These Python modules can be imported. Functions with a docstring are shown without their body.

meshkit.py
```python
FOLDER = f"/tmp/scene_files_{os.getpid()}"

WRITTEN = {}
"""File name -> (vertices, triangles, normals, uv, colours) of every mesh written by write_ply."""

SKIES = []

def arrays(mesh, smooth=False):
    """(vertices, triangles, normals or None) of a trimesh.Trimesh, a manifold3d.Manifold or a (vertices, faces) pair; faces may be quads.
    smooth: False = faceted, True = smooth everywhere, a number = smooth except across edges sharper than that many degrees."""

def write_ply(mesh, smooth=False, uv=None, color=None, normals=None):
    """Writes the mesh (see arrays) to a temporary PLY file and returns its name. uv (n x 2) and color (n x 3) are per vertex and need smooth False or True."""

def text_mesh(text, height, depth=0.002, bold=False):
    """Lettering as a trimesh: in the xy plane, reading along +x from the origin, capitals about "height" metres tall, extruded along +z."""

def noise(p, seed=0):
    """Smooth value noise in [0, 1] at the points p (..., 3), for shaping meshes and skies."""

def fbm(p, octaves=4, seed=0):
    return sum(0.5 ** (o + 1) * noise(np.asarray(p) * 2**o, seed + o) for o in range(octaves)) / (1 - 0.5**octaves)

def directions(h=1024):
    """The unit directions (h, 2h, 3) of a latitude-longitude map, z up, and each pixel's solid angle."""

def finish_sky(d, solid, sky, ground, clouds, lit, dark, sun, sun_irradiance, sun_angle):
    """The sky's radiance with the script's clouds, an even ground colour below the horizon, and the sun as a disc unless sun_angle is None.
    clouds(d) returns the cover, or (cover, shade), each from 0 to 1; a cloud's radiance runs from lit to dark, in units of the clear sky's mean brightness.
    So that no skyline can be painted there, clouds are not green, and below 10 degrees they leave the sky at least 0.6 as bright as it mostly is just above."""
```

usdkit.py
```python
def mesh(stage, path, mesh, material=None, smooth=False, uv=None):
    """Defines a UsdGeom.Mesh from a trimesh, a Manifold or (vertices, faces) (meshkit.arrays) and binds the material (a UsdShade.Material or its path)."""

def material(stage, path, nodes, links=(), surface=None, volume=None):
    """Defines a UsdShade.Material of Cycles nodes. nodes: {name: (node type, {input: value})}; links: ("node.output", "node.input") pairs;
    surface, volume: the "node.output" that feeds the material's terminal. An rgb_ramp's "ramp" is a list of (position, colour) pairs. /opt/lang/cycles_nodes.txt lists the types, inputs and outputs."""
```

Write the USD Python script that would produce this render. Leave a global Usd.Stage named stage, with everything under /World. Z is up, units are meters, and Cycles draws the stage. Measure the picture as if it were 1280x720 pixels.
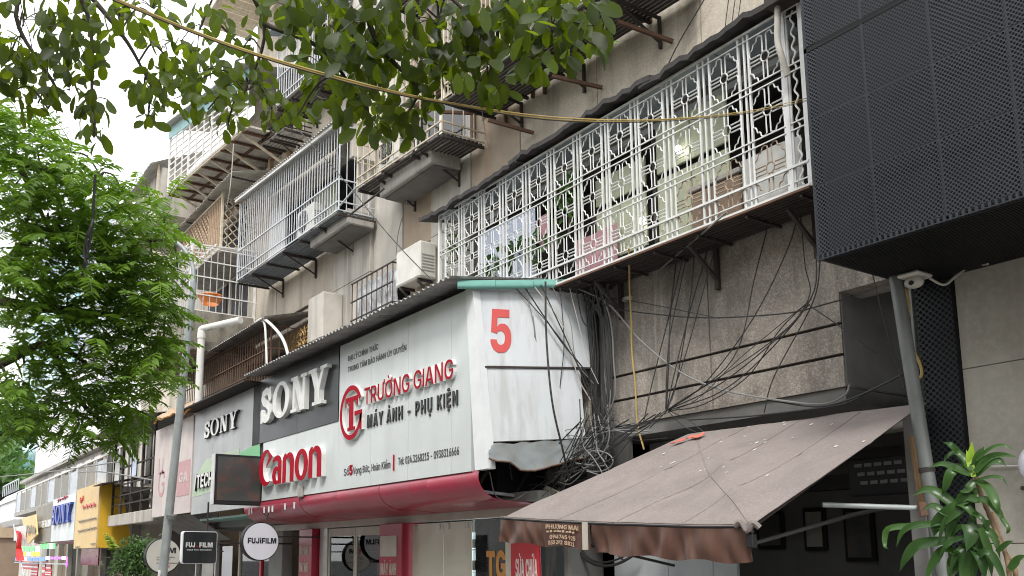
import math, random, glob
import numpy as np
import shapely
from shapely import affinity
from shapely.geometry import Polygon, LineString, Point, box as sbox
from shapely.ops import unary_union
import trimesh
import usdkit, meshkit
from pxr import Usd, UsdGeom, UsdLux, UsdShade, Gf, Sdf

random.seed(7)
RNG = np.random.default_rng(7)
stage = Usd.Stage.CreateInMemory()
UsdGeom.SetStageUpAxis(stage, UsdGeom.Tokens.z)
UsdGeom.SetStageMetersPerUnit(stage, 1.0)
stage.SetDefaultPrim(UsdGeom.Xform.Define(stage, '/World').GetPrim())

# ------------------------------------------------------------------ camera
F, CX, CY, HZ = 1133.0, 560.0, 514.0, 697.0            # lens in pixels of a 1280 x 720 picture
PITCH, HEAD = math.atan((HZ - CY) / F), math.atan((2343 - 560) / F)
EYE = np.array([0, 0, 1.6])
FW = np.array([-math.sin(HEAD) * math.cos(PITCH), math.cos(HEAD) * math.cos(PITCH), math.sin(PITCH)])
RT = np.array([math.cos(HEAD), math.sin(HEAD), 0.0])
UP = np.cross(RT, FW)
cam = UsdGeom.Camera.Define(stage, '/World/camera')
cam.AddTransformOp().Set(Gf.Matrix4d(*RT, 0, *UP, 0, *(-FW), 0, *EYE, 1))
cam.CreateHorizontalApertureAttr(36.0)
cam.CreateVerticalApertureAttr(20.25)
cam.CreateFocalLengthAttr(36.0 * F / 1280)
cam.CreateHorizontalApertureOffsetAttr(36.0 * (640 - CX) / 1280)
cam.CreateVerticalApertureOffsetAttr(36.0 * (CY - 360) / 1280)
cam.CreateClippingRangeAttr(Gf.Vec2f(0.05, 2000))
EXPOSURE = 0.9
cam.CreateExposureAttr(EXPOSURE)

# ------------------------------------------------------------------ sky and sun (bright overcast)
SUN = np.array([0.42, -0.46, 0.78]); SUN = SUN / np.linalg.norm(SUN)
sky_mat = usdkit.material(stage, '/World/Looks/sky_light', {
    'sky': ('sky_texture', {'sky_type': 'single_scattering', 'sun_disc': False, 'sun_elevation': math.asin(SUN[2]), 'sun_rotation': math.atan2(SUN[0], SUN[1])}),
    'tc': ('texture_coordinate', {}),
    'n': ('noise_texture', {'scale': 2.2, 'detail': 5, 'roughness': 0.55}),
    'cover': ('map_range', {'from_min': 0.25, 'from_max': 0.6, 'to_min': 0.86, 'to_max': 1.0, 'clamp': True}),
    'tone': ('rgb_ramp', {'ramp': [(0.3, (8.6, 8.9, 9.3)), (0.7, (10.8, 10.9, 11.0))]}),
    'm': ('mix_color', {'use_clamp': False}),
    'bg': ('background_shader', {'strength': 0.12})},
    [('tc.generated', 'n.vector'), ('n.fac', 'cover.value'), ('n.fac', 'tone.fac'), ('cover.result', 'm.fac'), ('sky.color', 'm.a'), ('tone.color', 'm.b'), ('m.result', 'bg.color')], surface='bg.background')
dome = UsdLux.DomeLight.Define(stage, '/World/sky')
UsdShade.MaterialBindingAPI.Apply(dome.GetPrim()).Bind(sky_mat)
dome.GetPrim().SetCustomDataByKey('kind', 'structure')
sun = UsdLux.DistantLight.Define(stage, '/World/sun')
sun.CreateIntensityAttr(0.4); sun.CreateAngleAttr(14.0); sun.CreateNormalizeAttr(True)
sun.CreateColorAttr(Gf.Vec3f(1.0, 0.96, 0.9))
zx = -(-SUN)                                            # the light shines along its own -z
ax = np.cross([0, 0, 1], zx); ax /= np.linalg.norm(ax); ay = np.cross(zx, ax)
sun.AddTransformOp().Set(Gf.Matrix4d(*ax, 0, *ay, 0, *zx, 0, *(SUN * 60), 1))
sun.GetPrim().SetCustomDataByKey('kind', 'structure')

# ------------------------------------------------------------------ helpers
def ray(u, v):
    return FW + RT * (u - CX) / F - UP * (v - CY) / F
def at(u, v, Y=None, X=None, Z=None, R=None):
    """A point of the street seen at a pixel, on a plane of given Y, X or Z, or R metres away."""
    d = ray(u, v)
    t = Y / d[1] if Y is not None else X / d[0] if X is not None else (Z - EYE[2]) / d[2] if Z is not None else R / np.linalg.norm(d)
    return EYE + d * t

class MB:
    def __init__(s): s.v, s.f, s.n = [], [], 0
    def add(s, v, f):
        v, f = np.asarray(v, float), np.asarray(f, int)
        if f.shape[1] == 4: f = np.vstack([f[:, [0, 1, 2]], f[:, [0, 2, 3]]])
        s.v.append(v); s.f.append(f + s.n); s.n += len(v); return s
    BF = np.array([[0, 2, 3, 1], [4, 5, 7, 6], [0, 1, 5, 4], [2, 6, 7, 3], [0, 4, 6, 2], [1, 3, 7, 5]])
    def box(s, x0, x1, y0, y1, z0, z1):
        x0, x1 = min(x0, x1), max(x0, x1); y0, y1 = min(y0, y1), max(y0, y1); z0, z1 = min(z0, z1), max(z0, z1)
        return s.add([(x, y, z) for z in (z0, z1) for y in (y0, y1) for x in (x0, x1)], s.BF)
    def hexa(s, c):
        """8 corners ordered z (y (x))."""
        return s.add(c, s.BF)
    def cbox(s, x0, x1, y0, y1, z0, z1, c=0.02):
        x0, x1 = min(x0, x1), max(x0, x1); y0, y1 = min(y0, y1), max(y0, y1); z0, z1 = min(z0, z1), max(z0, z1)
        P = []
        for x, a in ((x0, 1), (x1, -1)):
            for y, b in ((y0, 1), (y1, -1)):
                for z, d in ((z0, 1), (z1, -1)):
                    P += [(x + a * c, y + b * c, z), (x + a * c, y, z + d * c), (x, y + b * c, z + d * c)]
        h = trimesh.convex.convex_hull(np.array(P))
        return s.add(h.vertices, h.faces)
    def bar(s, p, q, w, h=None, up=(0, 0, 1)):
        p, q = np.asarray(p, float), np.asarray(q, float); d = q - p; L = np.linalg.norm(d)
        if L < 1e-9: return s
        d = d / L; h = h or w
        a = np.cross(d, up)
        if np.linalg.norm(a) < 1e-3: a = np.cross(d, (0, 1, 0))
        a /= np.linalg.norm(a); b = np.cross(a, d)
        return s.add([o + a * (i * w / 2) + b * (j * h / 2) for o in (p, q) for j in (-1, 1) for i in (-1, 1)], s.BF)
    def tube(s, path, r, n=6, cap=True):
        P = np.asarray(path, float); m = len(P)
        r = np.full(m, r) if np.ndim(r) == 0 else np.asarray(r, float)
        T = np.gradient(P, axis=0); T /= np.maximum(np.linalg.norm(T, axis=1, keepdims=True), 1e-9)
        a = np.cross(T[0], (0, 0, 1.0))
        if np.linalg.norm(a) < 1e-2: a = np.cross(T[0], (0, 1.0, 0))
        a /= np.linalg.norm(a); V = []
        for i in range(m):
            a = a - T[i] * (a @ T[i]); a /= max(np.linalg.norm(a), 1e-9); b = np.cross(T[i], a)
            for k in range(n):
                t = 2 * math.pi * k / n
                V.append(P[i] + r[i] * (a * math.cos(t) + b * math.sin(t)))
        Fq = [(i * n + k, i * n + (k + 1) % n, (i + 1) * n + (k + 1) % n, (i + 1) * n + k) for i in range(m - 1) for k in range(n)]
        s.add(V, Fq)
        if cap:
            s.f.append(np.array([(0, k + 1, k) for k in range(1, n - 1)]) + s.n - m * n)
            s.f.append(np.array([(0, k, k + 1) for k in range(1, n - 1)]) + s.n - n)
        return s
    def quad(s, a, b, c, d): return s.add([a, b, c, d], [(0, 1, 2, 3)])
    def grid(s, P):
        P = np.asarray(P, float); a, b = P.shape[:2]
        return s.add(P.reshape(-1, 3), [(i * b + j, i * b + j + 1, (i + 1) * b + j + 1, (i + 1) * b + j) for i in range(a - 1) for j in range(b - 1)])
    def sheet(s, P, t):
        """A grid of points made into a slab of thickness vector t."""
        P = np.asarray(P, float); Q = P + np.asarray(t, float); a, b = P.shape[:2]
        s.grid(P); s.grid(Q[:, ::-1])
        for e, g in ((P[0], Q[0]), (Q[-1], P[-1]), (Q[:, 0], P[:, 0]), (P[:, -1], Q[:, -1])):
            s.grid(np.stack([g, e]))
        return s
    def poly(s, g, depth, place):
        """A shapely shape extruded, then placed by place(x, y, d)."""
        for p in getattr(g, 'geoms', [g]):
            if p.is_empty or p.geom_type != 'Polygon' or p.area < 1e-9: continue
            m = trimesh.creation.extrude_polygon(p, depth, engine='earcut')
            V = m.vertices
            s.add(np.stack(place(V[:, 0], V[:, 1], V[:, 2]), 1), m.faces)
        return s
    def mesh(s): return np.vstack(s.v), np.vstack(s.f)

front = lambda x0, y0, z0: (lambda x, y, d: (x0 + x, y0 - d, z0 + y))          # faces the street (-Y)
side = lambda x0, y0, z0: (lambda x, y, d: (x0 + d, y0 + x, z0 + y))           # faces +X, read from there

COUNT, LOC = {}, {}
NTH = ['first', 'second', 'third', 'fourth', 'fifth', 'sixth', 'seventh', 'eighth', 'ninth', 'tenth', 'eleventh', 'twelfth', 'thirteenth', 'fourteenth', 'fifteenth', 'sixteenth', 'seventeenth', 'eighteenth', 'nineteenth', 'twentieth', 'twenty-first', 'twenty-second', 'twenty-third', 'twenty-fourth']
def fresh(parent, name):
    k = COUNT.get((parent, name), 0); COUNT[(parent, name)] = k + 1
    return f'{parent}/{name}' + (f'_{k:03d}' if k else '')
def tag(p, **kw):
    for k, t in kw.items():
        if t: p.SetCustomDataByKey(k, t)
def thing(name, label, cat, loc=(0, 0, 0), group=None):
    path = fresh('/World', name)
    x = UsdGeom.Xform.Define(stage, path); x.AddTranslateOp().Set(Gf.Vec3d(*map(float, loc)))
    LOC[path] = np.asarray(loc, float); tag(x.GetPrim(), label=label, category=cat, group=group)
    return x.GetPrim()
def put(name, mb, mat, parent=None, smooth=False, **kw):
    base = parent.GetPath().pathString if parent else '/World'
    path = fresh(base, name); loc = LOC.get(base, np.zeros(3)); LOC[path] = loc
    v, f = mb.mesh() if isinstance(mb, MB) else mb
    m = usdkit.mesh(stage, path, (v - loc, f), MAT[mat], smooth=smooth)
    tag(m.GetPrim(), **kw)
    return m.GetPrim()
def dup(src, loc, label, rotz=None, group=None):
    path = fresh('/World', src.GetName())
    x = UsdGeom.Xform.Define(stage, path); p = x.GetPrim()
    p.GetReferences().AddInternalReference(src.GetPath()); p.SetInstanceable(True)
    x.ClearXformOpOrder()
    x.AddTranslateOp().Set(Gf.Vec3d(*map(float, loc)))
    if rotz: x.AddRotateZOp().Set(rotz)
    tag(p, label=label, category=src.GetCustomDataByKey('category'), group=group or src.GetCustomDataByKey('group'))
    return p

MAT = {}
def mat(name, c1, c2=None, rough=0.6, metal=0.0, scale=3.0, streak=None, samt=0.5, fine=None, fscale=120.0, famt=0.5, bump=0.0, bscale=80.0, spec=0.5, coat=0.0, emit=None, estr=0.0, stretch=(2.2, 2.2, 0.16), island=0.0, patch=None, pamt=0.5, drip=None):
    """A surface with two tones from noise, vertical rain streaks, a fine grain and a little relief."""
    c2 = c2 or tuple(x * 0.82 for x in c1)
    N = {'g': ('geometry', {}), 'p': ('principled_bsdf', {'roughness': rough, 'metallic': metal, 'specular_ior_level': spec, 'coat_weight': coat}),
         'n': ('noise_texture', {'scale': scale, 'detail': 5, 'roughness': 0.6}),
         'r': ('rgb_ramp', {'ramp': [(0.32, c1), (0.68, c2)]})}
    L = [('g.position', 'n.vector'), ('n.fac', 'r.fac')]; out = 'r.color'
    if island:
        N['io'] = ('map_range', {'to_min': 1 - island, 'to_max': 1 + island}); N['im'] = ('mix_color', {'blend_type': 'multiply', 'fac': 1.0, 'use_clamp': False})
        L += [('g.random_per_island', 'io.value'), (out, 'im.a'), ('io.result', 'im.b')]; out = 'im.result'
    if fine:
        N['fn'] = ('noise_texture', {'scale': fscale, 'detail': 2, 'roughness': 0.7}); N['fr'] = ('map_range', {'from_min': 0.45, 'from_max': 0.62, 'to_max': famt, 'clamp': True})
        N['fm'] = ('mix_color', {'b': fine})
        L += [('g.position', 'fn.vector'), ('fn.fac', 'fr.value'), ('fr.result', 'fm.fac'), (out, 'fm.a')]; out = 'fm.result'
    if streak:
        N['sm'] = ('mapping', {'scale': stretch}); N['sn'] = ('noise_texture', {'scale': 1.6, 'detail': 6, 'roughness': 0.65}); N['sr'] = ('map_range', {'from_min': 0.47, 'from_max': 0.68, 'to_max': samt, 'clamp': True})
        N['smx'] = ('mix_color', {'b': streak})
        L += [('g.position', 'sm.vector'), ('sm.vector', 'sn.vector'), ('sn.fac', 'sr.value'), ('sr.result', 'smx.fac'), (out, 'smx.a')]; out = 'smx.result'
    if patch:                                              # large uneven fading and grime
        N['pn'] = ('noise_texture', {'scale': 0.55, 'detail': 7, 'roughness': 0.7, 'distortion': 0.6}); N['pr'] = ('map_range', {'from_min': 0.48, 'from_max': 0.66, 'to_max': pamt, 'clamp': True}); N['pm'] = ('mix_color', {'b': patch})
        L += [('g.position', 'pn.vector'), ('pn.fac', 'pr.value'), ('pr.result', 'pm.fac'), (out, 'pm.a')]; out = 'pm.result'
    if drip:                                               # pale lime runs
        N['dm'] = ('mapping', {'scale': (2.6, 2.6, 0.22), 'location': (7.3, 1.1, 3.7)}); N['dn'] = ('noise_texture', {'scale': 1.3, 'detail': 4, 'roughness': 0.6}); N['dr'] = ('map_range', {'from_min': 0.62, 'from_max': 0.74, 'to_max': 0.7, 'clamp': True}); N['dx'] = ('mix_color', {'b': drip})
        L += [('g.position', 'dm.vector'), ('dm.vector', 'dn.vector'), ('dn.fac', 'dr.value'), ('dr.result', 'dx.fac'), (out, 'dx.a')]; out = 'dx.result'
    L.append((out, 'p.base_color'))
    N['rr'] = ('map_range', {'to_min': max(rough - 0.12, 0.03), 'to_max': min(rough + 0.15, 1)}); L += [('n.fac', 'rr.value'), ('rr.result', 'p.roughness')]
    if bump:
        N['bn'] = ('noise_texture', {'scale': bscale, 'detail': 3}); N['b'] = ('bump', {'strength': 0.6, 'distance': bump})
        L += [('g.position', 'bn.vector'), ('bn.fac', 'b.height'), ('b.normal', 'p.normal')]
    if emit: N['p'][1].update({'emission_color': emit, 'emission_strength': estr})
    MAT[name] = usdkit.material(stage, '/World/Looks/' + name, N, L, surface='p.BSDF')

def leaf_mat(name, dark, light, trans, rough=0.4, tw=0.4, lo=0.12, hi=0.75):
    MAT[name] = usdkit.material(stage, '/World/Looks/' + name, {
        'g': ('geometry', {}), 'o': ('object_info', {}), 'n': ('noise_texture', {'scale': 1.1, 'detail': 3}),
        'a': ('math', {'math_type': 'multiply_add', 'value2': 0.45}), 'a2': ('math', {'math_type': 'multiply_add', 'value2': 0.25}), 'sub': ('math', {'math_type': 'subtract', 'value2': 0.12}),
        'r': ('rgb_ramp', {'ramp': [(lo, dark), (hi, light)]}),
        'tr': ('rgb_ramp', {'ramp': [(lo, tuple(x * 0.45 for x in trans)), (hi, trans)]}),
        'p': ('principled_bsdf', {'roughness': rough, 'specular_ior_level': 0.3}), 't': ('translucent_bsdf', {}), 'm': ('mix_closure', {'fac': tw})},
        [('g.position', 'n.vector'), ('g.random_per_island', 'a.value1'), ('n.fac', 'sub.value1'), ('sub.value', 'a.value3'), ('o.random', 'a2.value1'), ('a.value', 'a2.value3'), ('a2.value', 'r.fac'), ('a2.value', 'tr.fac'),
         ('r.color', 'p.base_color'), ('tr.color', 't.color'), ('p.BSDF', 'm.closure1'), ('t.BSDF', 'm.closure2')], surface='m.closure')

mat('asphalt', (0.055, 0.055, 0.058), (0.04, 0.04, 0.042), 0.85, fine=(0.09, 0.09, 0.09), fscale=160, bump=0.004, bscale=200)
mat('paving', (0.26, 0.25, 0.235), (0.2, 0.19, 0.18), 0.85, bump=0.002)
mat('facade_plaster', (0.57, 0.505, 0.415), (0.46, 0.41, 0.335), 0.9, scale=0.8, streak=(0.2, 0.175, 0.145), samt=0.7, fine=(0.72, 0.65, 0.55), fscale=36, famt=0.5, patch=(0.33, 0.29, 0.24), pamt=0.55, drip=(0.68, 0.64, 0.57), bump=0.006, bscale=80, stretch=(1.1, 1.1, 0.14))
mat('facade_pale', (0.6, 0.56, 0.5), (0.5, 0.47, 0.42), 0.9, scale=1.1, streak=(0.2, 0.185, 0.165), samt=0.75, patch=(0.36, 0.34, 0.31), pamt=0.5, drip=(0.7, 0.67, 0.62), bump=0.002, bscale=120, stretch=(1.4, 1.4, 0.12))
mat('facade_ochre', (0.47, 0.38, 0.29), (0.38, 0.315, 0.25), 0.9, scale=1.3, patch=(0.3, 0.26, 0.22), pamt=0.5, streak=(0.4, 0.24, 0.14), samt=0.6, stretch=(1.3, 1.3, 0.12), bump=0.002, bscale=120)
mat('pebbledash', (0.33, 0.295, 0.255), (0.23, 0.205, 0.178), 0.95, scale=1.2, streak=(0.1, 0.09, 0.08), samt=0.75, stretch=(1.2, 1.2, 0.25), patch=(0.15, 0.135, 0.12), pamt=0.6, drip=(0.55, 0.51, 0.46), fine=(0.54, 0.48, 0.43), fscale=46, famt=0.65, bump=0.012, bscale=75)
mat('groove_dark', (0.07, 0.06, 0.055), None, 0.95)
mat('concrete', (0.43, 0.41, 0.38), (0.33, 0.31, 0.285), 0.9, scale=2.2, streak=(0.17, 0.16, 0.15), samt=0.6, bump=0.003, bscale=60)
mat('mossy_concrete', (0.3, 0.27, 0.22), (0.16, 0.145, 0.12), 0.95, scale=3.5, streak=(0.06, 0.06, 0.05), samt=0.75, bump=0.006, bscale=30)
mat('smooth_concrete', (0.42, 0.395, 0.34), (0.34, 0.32, 0.28), 0.75, scale=1.3, streak=(0.27, 0.245, 0.21), samt=0.45, fine=(0.46, 0.43, 0.38), fscale=14, famt=0.5, bump=0.001, bscale=25)
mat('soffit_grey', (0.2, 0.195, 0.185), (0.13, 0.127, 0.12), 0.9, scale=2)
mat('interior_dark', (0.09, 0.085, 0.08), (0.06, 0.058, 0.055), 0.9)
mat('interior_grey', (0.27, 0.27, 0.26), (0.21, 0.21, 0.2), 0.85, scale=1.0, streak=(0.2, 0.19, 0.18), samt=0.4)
mat('shaded_wall', (0.17, 0.17, 0.165), (0.125, 0.125, 0.12), 0.85, scale=1.0)  # shaded end of the wall under the awning, shade put into the colour
mat('lit_wall', (0.48, 0.51, 0.54), (0.38, 0.41, 0.43), 0.55, scale=0.9, streak=(0.4, 0.41, 0.41), samt=0.4)  # lit end of that same wall, its brightness put into the colour
mat('white_paint', (0.76, 0.76, 0.74), (0.66, 0.65, 0.62), 0.55, scale=9, streak=(0.42, 0.35, 0.28), samt=0.45, stretch=(9, 9, 2))
mat('grille_paint', (0.7, 0.71, 0.7), (0.6, 0.61, 0.6), 0.5, scale=6, streak=(0.4, 0.33, 0.25), samt=0.3, stretch=(6, 6, 3))
mat('grille_rusty', (0.42, 0.36, 0.28), (0.24, 0.17, 0.12), 0.8, scale=14)
mat('galvanised', (0.55, 0.58, 0.6), (0.44, 0.47, 0.5), 0.5, 0.35, scale=7, streak=(0.3, 0.29, 0.27), samt=0.3)
mat('blue_grey_paint', (0.6, 0.63, 0.66), (0.5, 0.53, 0.56), 0.55, 0.1, scale=8)
mat('cream_paint', (0.64, 0.58, 0.46), (0.5, 0.43, 0.32), 0.7, scale=9, streak=(0.3, 0.17, 0.09), samt=0.45, stretch=(9, 9, 2))
mat('tan_slat', (0.5, 0.36, 0.24), (0.38, 0.26, 0.17), 0.75, scale=8)
mat('gold_paint', (0.55, 0.36, 0.14), (0.38, 0.24, 0.1), 0.6, 0.2, scale=14)
mat('rust_iron', (0.1, 0.065, 0.05), (0.17, 0.085, 0.05), 0.85, 0.1, scale=9)
mat('dark_iron', (0.032, 0.029, 0.028), (0.06, 0.043, 0.036), 0.8, 0.1, scale=7)
mat('dark_slat', (0.09, 0.075, 0.065), (0.05, 0.043, 0.04), 0.9, scale=6)
mat('corrugated_grey', (0.42, 0.41, 0.4), (0.3, 0.29, 0.28), 0.6, 0.2, scale=3, streak=(0.1, 0.085, 0.075), samt=0.5)
mat('corrugated_pale', (0.55, 0.54, 0.5), (0.43, 0.42, 0.39), 0.6, 0.1, scale=3, streak=(0.26, 0.24, 0.2), samt=0.5)
mat('corrugated_blue', (0.4, 0.45, 0.5), (0.33, 0.38, 0.43), 0.6, 0.1, scale=3)
mat('teal_sheet', (0.3, 0.55, 0.54), (0.24, 0.46, 0.46), 0.55, scale=3, streak=(0.3, 0.33, 0.32), samt=0.5)
mat('green_cap', (0.16, 0.36, 0.31), (0.12, 0.29, 0.25), 0.5, scale=4)
mat('panel_grey', (0.6, 0.64, 0.64), (0.55, 0.59, 0.59), 0.38, scale=0.7, streak=(0.47, 0.48, 0.46), samt=0.4, patch=(0.52, 0.54, 0.53), pamt=0.5, stretch=(1.6, 1.6, 0.25))
mat('panel_side', (0.62, 0.65, 0.67), (0.54, 0.57, 0.59), 0.45, scale=0.9, patch=(0.45, 0.46, 0.45), pamt=0.5, streak=(0.36, 0.35, 0.33), samt=0.5, stretch=(4, 4, 0.3))
mat('trim_white', (0.74, 0.76, 0.77), (0.66, 0.68, 0.69), 0.4, scale=3)
mat('panel_black', (0.02, 0.022, 0.024), (0.03, 0.033, 0.035), 0.3, scale=1.5, spec=0.2, streak=(0.06, 0.06, 0.06), samt=0.35)
mat('panel_steel', (0.36, 0.37, 0.37), (0.3, 0.31, 0.31), 0.4, 0.2, scale=0.9, streak=(0.24, 0.25, 0.25), samt=0.5)
mat('letter_white', (0.74, 0.74, 0.72), (0.66, 0.66, 0.64), 0.45, scale=5, streak=(0.4, 0.39, 0.36), samt=0.4, stretch=(5, 5, 0.6))
mat('letter_black', (0.02, 0.02, 0.022), None, 0.4)
mat('letter_red', (0.4, 0.008, 0.025), (0.34, 0.007, 0.02), 0.7, spec=0.12, scale=6)
mat('number_red', (0.62, 0.09, 0.085), (0.56, 0.08, 0.075), 0.5, scale=6)
mat('fascia_red', (0.42, 0.028, 0.066), (0.35, 0.024, 0.055), 0.3, scale=1.6, streak=(0.26, 0.07, 0.08), samt=0.6, patch=(0.3, 0.05, 0.07), pamt=0.5, coat=0.15)
mat('pillar_red', (0.36, 0.016, 0.04), (0.3, 0.014, 0.034), 0.35, scale=2)
mat('sign_red', (0.55, 0.02, 0.035), (0.5, 0.02, 0.03), 0.45, scale=4)
mat('beige_strip', (0.5, 0.47, 0.41), (0.42, 0.39, 0.34), 0.55, scale=3)
mat('cream_panel', (0.62, 0.6, 0.5), (0.56, 0.54, 0.45), 0.3, scale=0.8, coat=0.3)
mat('black_metal', (0.022, 0.025, 0.031), (0.032, 0.036, 0.043), 0.45, 0.1, spec=0.35, scale=1.2, island=0.0)
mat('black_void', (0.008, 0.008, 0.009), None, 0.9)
mat('black_plastic', (0.014, 0.014, 0.015), (0.02, 0.02, 0.021), 0.55, spec=0.3)
mat('cable_black', (0.022, 0.022, 0.023), (0.035, 0.034, 0.033), 0.6)
mat('cable_grey', (0.24, 0.24, 0.23), (0.17, 0.17, 0.165), 0.6)
mat('cable_pale', (0.5, 0.47, 0.42), (0.4, 0.37, 0.33), 0.6)
mat('cable_yellow', (0.5, 0.36, 0.1), (0.34, 0.24, 0.09), 0.55, scale=3)
mat('canvas', (0.24, 0.203, 0.19), (0.195, 0.165, 0.155), 0.85, scale=1.6, fine=(0.36, 0.31, 0.29), fscale=40, famt=0.3, streak=(0.19, 0.16, 0.15), samt=0.5, patch=(0.16, 0.135, 0.125), pamt=0.5, stretch=(2.6, 0.7, 2.0), bump=0.003, bscale=22)
mat('valance', (0.098, 0.046, 0.032), (0.068, 0.032, 0.022), 0.5, scale=3, streak=(0.17, 0.095, 0.07), samt=0.4, stretch=(4, 4, 0.5))
mat('valance_print', (0.55, 0.4, 0.28), (0.4, 0.27, 0.18), 0.7, scale=25)
mat('patch_red', (0.62, 0.16, 0.1), (0.55, 0.13, 0.09), 0.8, scale=12)
mat('steel_pole', (0.42, 0.46, 0.46), (0.34, 0.37, 0.37), 0.5, 0.3, scale=4, streak=(0.17, 0.17, 0.16), samt=0.4)
mat('pipe_grey', (0.18, 0.19, 0.185), (0.14, 0.148, 0.142), 0.5, 0.2, scale=4)
mat('timber', (0.42, 0.27, 0.14), (0.33, 0.21, 0.11), 0.7, scale=4, stretch=(20, 20, 1), streak=(0.22, 0.13, 0.07), samt=0.6)
mat('ac_white', (0.66, 0.65, 0.6), (0.57, 0.56, 0.51), 0.5, scale=4, streak=(0.4, 0.36, 0.3), samt=0.35)
mat('ac_grille', (0.3, 0.3, 0.29), (0.22, 0.22, 0.215), 0.6)
mat('shutter_green', (0.52, 0.55, 0.4), (0.44, 0.47, 0.34), 0.55, scale=1.5, streak=(0.36, 0.38, 0.28), samt=0.4)
mat('cloth_blue', (0.6, 0.66, 0.8), (0.52, 0.58, 0.74), 0.8, scale=4)
mat('cloth_pink', (0.55, 0.3, 0.33), (0.48, 0.26, 0.3), 0.8, scale=6)
mat('cloth_white', (0.66, 0.66, 0.64), (0.58, 0.58, 0.56), 0.85, scale=6)
mat('cloth_green', (0.2, 0.4, 0.3), (0.15, 0.33, 0.25), 0.85, scale=6)
mat('orange_plastic', (0.75, 0.25, 0.06), (0.65, 0.2, 0.05), 0.5)
mat('pvc_white', (0.7, 0.7, 0.66), (0.62, 0.61, 0.57), 0.4, scale=4, streak=(0.45, 0.42, 0.36), samt=0.4)
mat('poster_faded', (0.62, 0.56, 0.53), (0.55, 0.5, 0.48), 0.65, scale=1.4, streak=(0.5, 0.36, 0.35), samt=0.5, stretch=(1.4, 1.4, 0.5))
mat('poster_pink', (0.5, 0.27, 0.29), (0.55, 0.36, 0.36), 0.65, scale=7)
mat('green_print', (0.1, 0.42, 0.17), (0.16, 0.45, 0.2), 0.45, scale=2)
mat('pale_green_print', (0.36, 0.5, 0.3), (0.38, 0.45, 0.36), 0.45, scale=2)
mat('yellow_sign', (0.72, 0.5, 0.2), (0.66, 0.46, 0.19), 0.5, scale=2, streak=(0.55, 0.4, 0.2), samt=0.4)
mat('yellow_side', (0.7, 0.42, 0.02), (0.62, 0.37, 0.02), 0.5, scale=2)
mat('sony_blue', (0.03, 0.06, 0.3), None, 0.4)
mat('faded_red', (0.6, 0.15, 0.17), None, 0.6)
mat('faded_grey', (0.3, 0.28, 0.24), None, 0.7)
mat('white_wall', (0.76, 0.76, 0.74), (0.7, 0.7, 0.68), 0.8, scale=0.5, streak=(0.58, 0.57, 0.54), samt=0.4)
mat('tan_wall', (0.5, 0.38, 0.26), (0.42, 0.32, 0.22), 0.8, scale=1)
mat('brown_wall', (0.3, 0.22, 0.16), (0.25, 0.18, 0.13), 0.8, scale=1)
mat('bark', (0.09, 0.075, 0.06), (0.06, 0.05, 0.04), 0.9, scale=9, bump=0.01, bscale=25)
mat('twig', (0.07, 0.06, 0.045), (0.05, 0.042, 0.032), 0.85)
mat('cane', (0.25, 0.17, 0.09), (0.14, 0.09, 0.05), 0.7, scale=14, bump=0.004, bscale=40)
mat('pot', (0.2, 0.1, 0.06), None, 0.7)
mat('screen_dark', (0.05, 0.052, 0.055), (0.05, 0.055, 0.045), 0.2, scale=3, streak=(0.2, 0.05, 0.03), samt=0.4, stretch=(1, 2.2, 3.5), spec=0.5)
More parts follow.
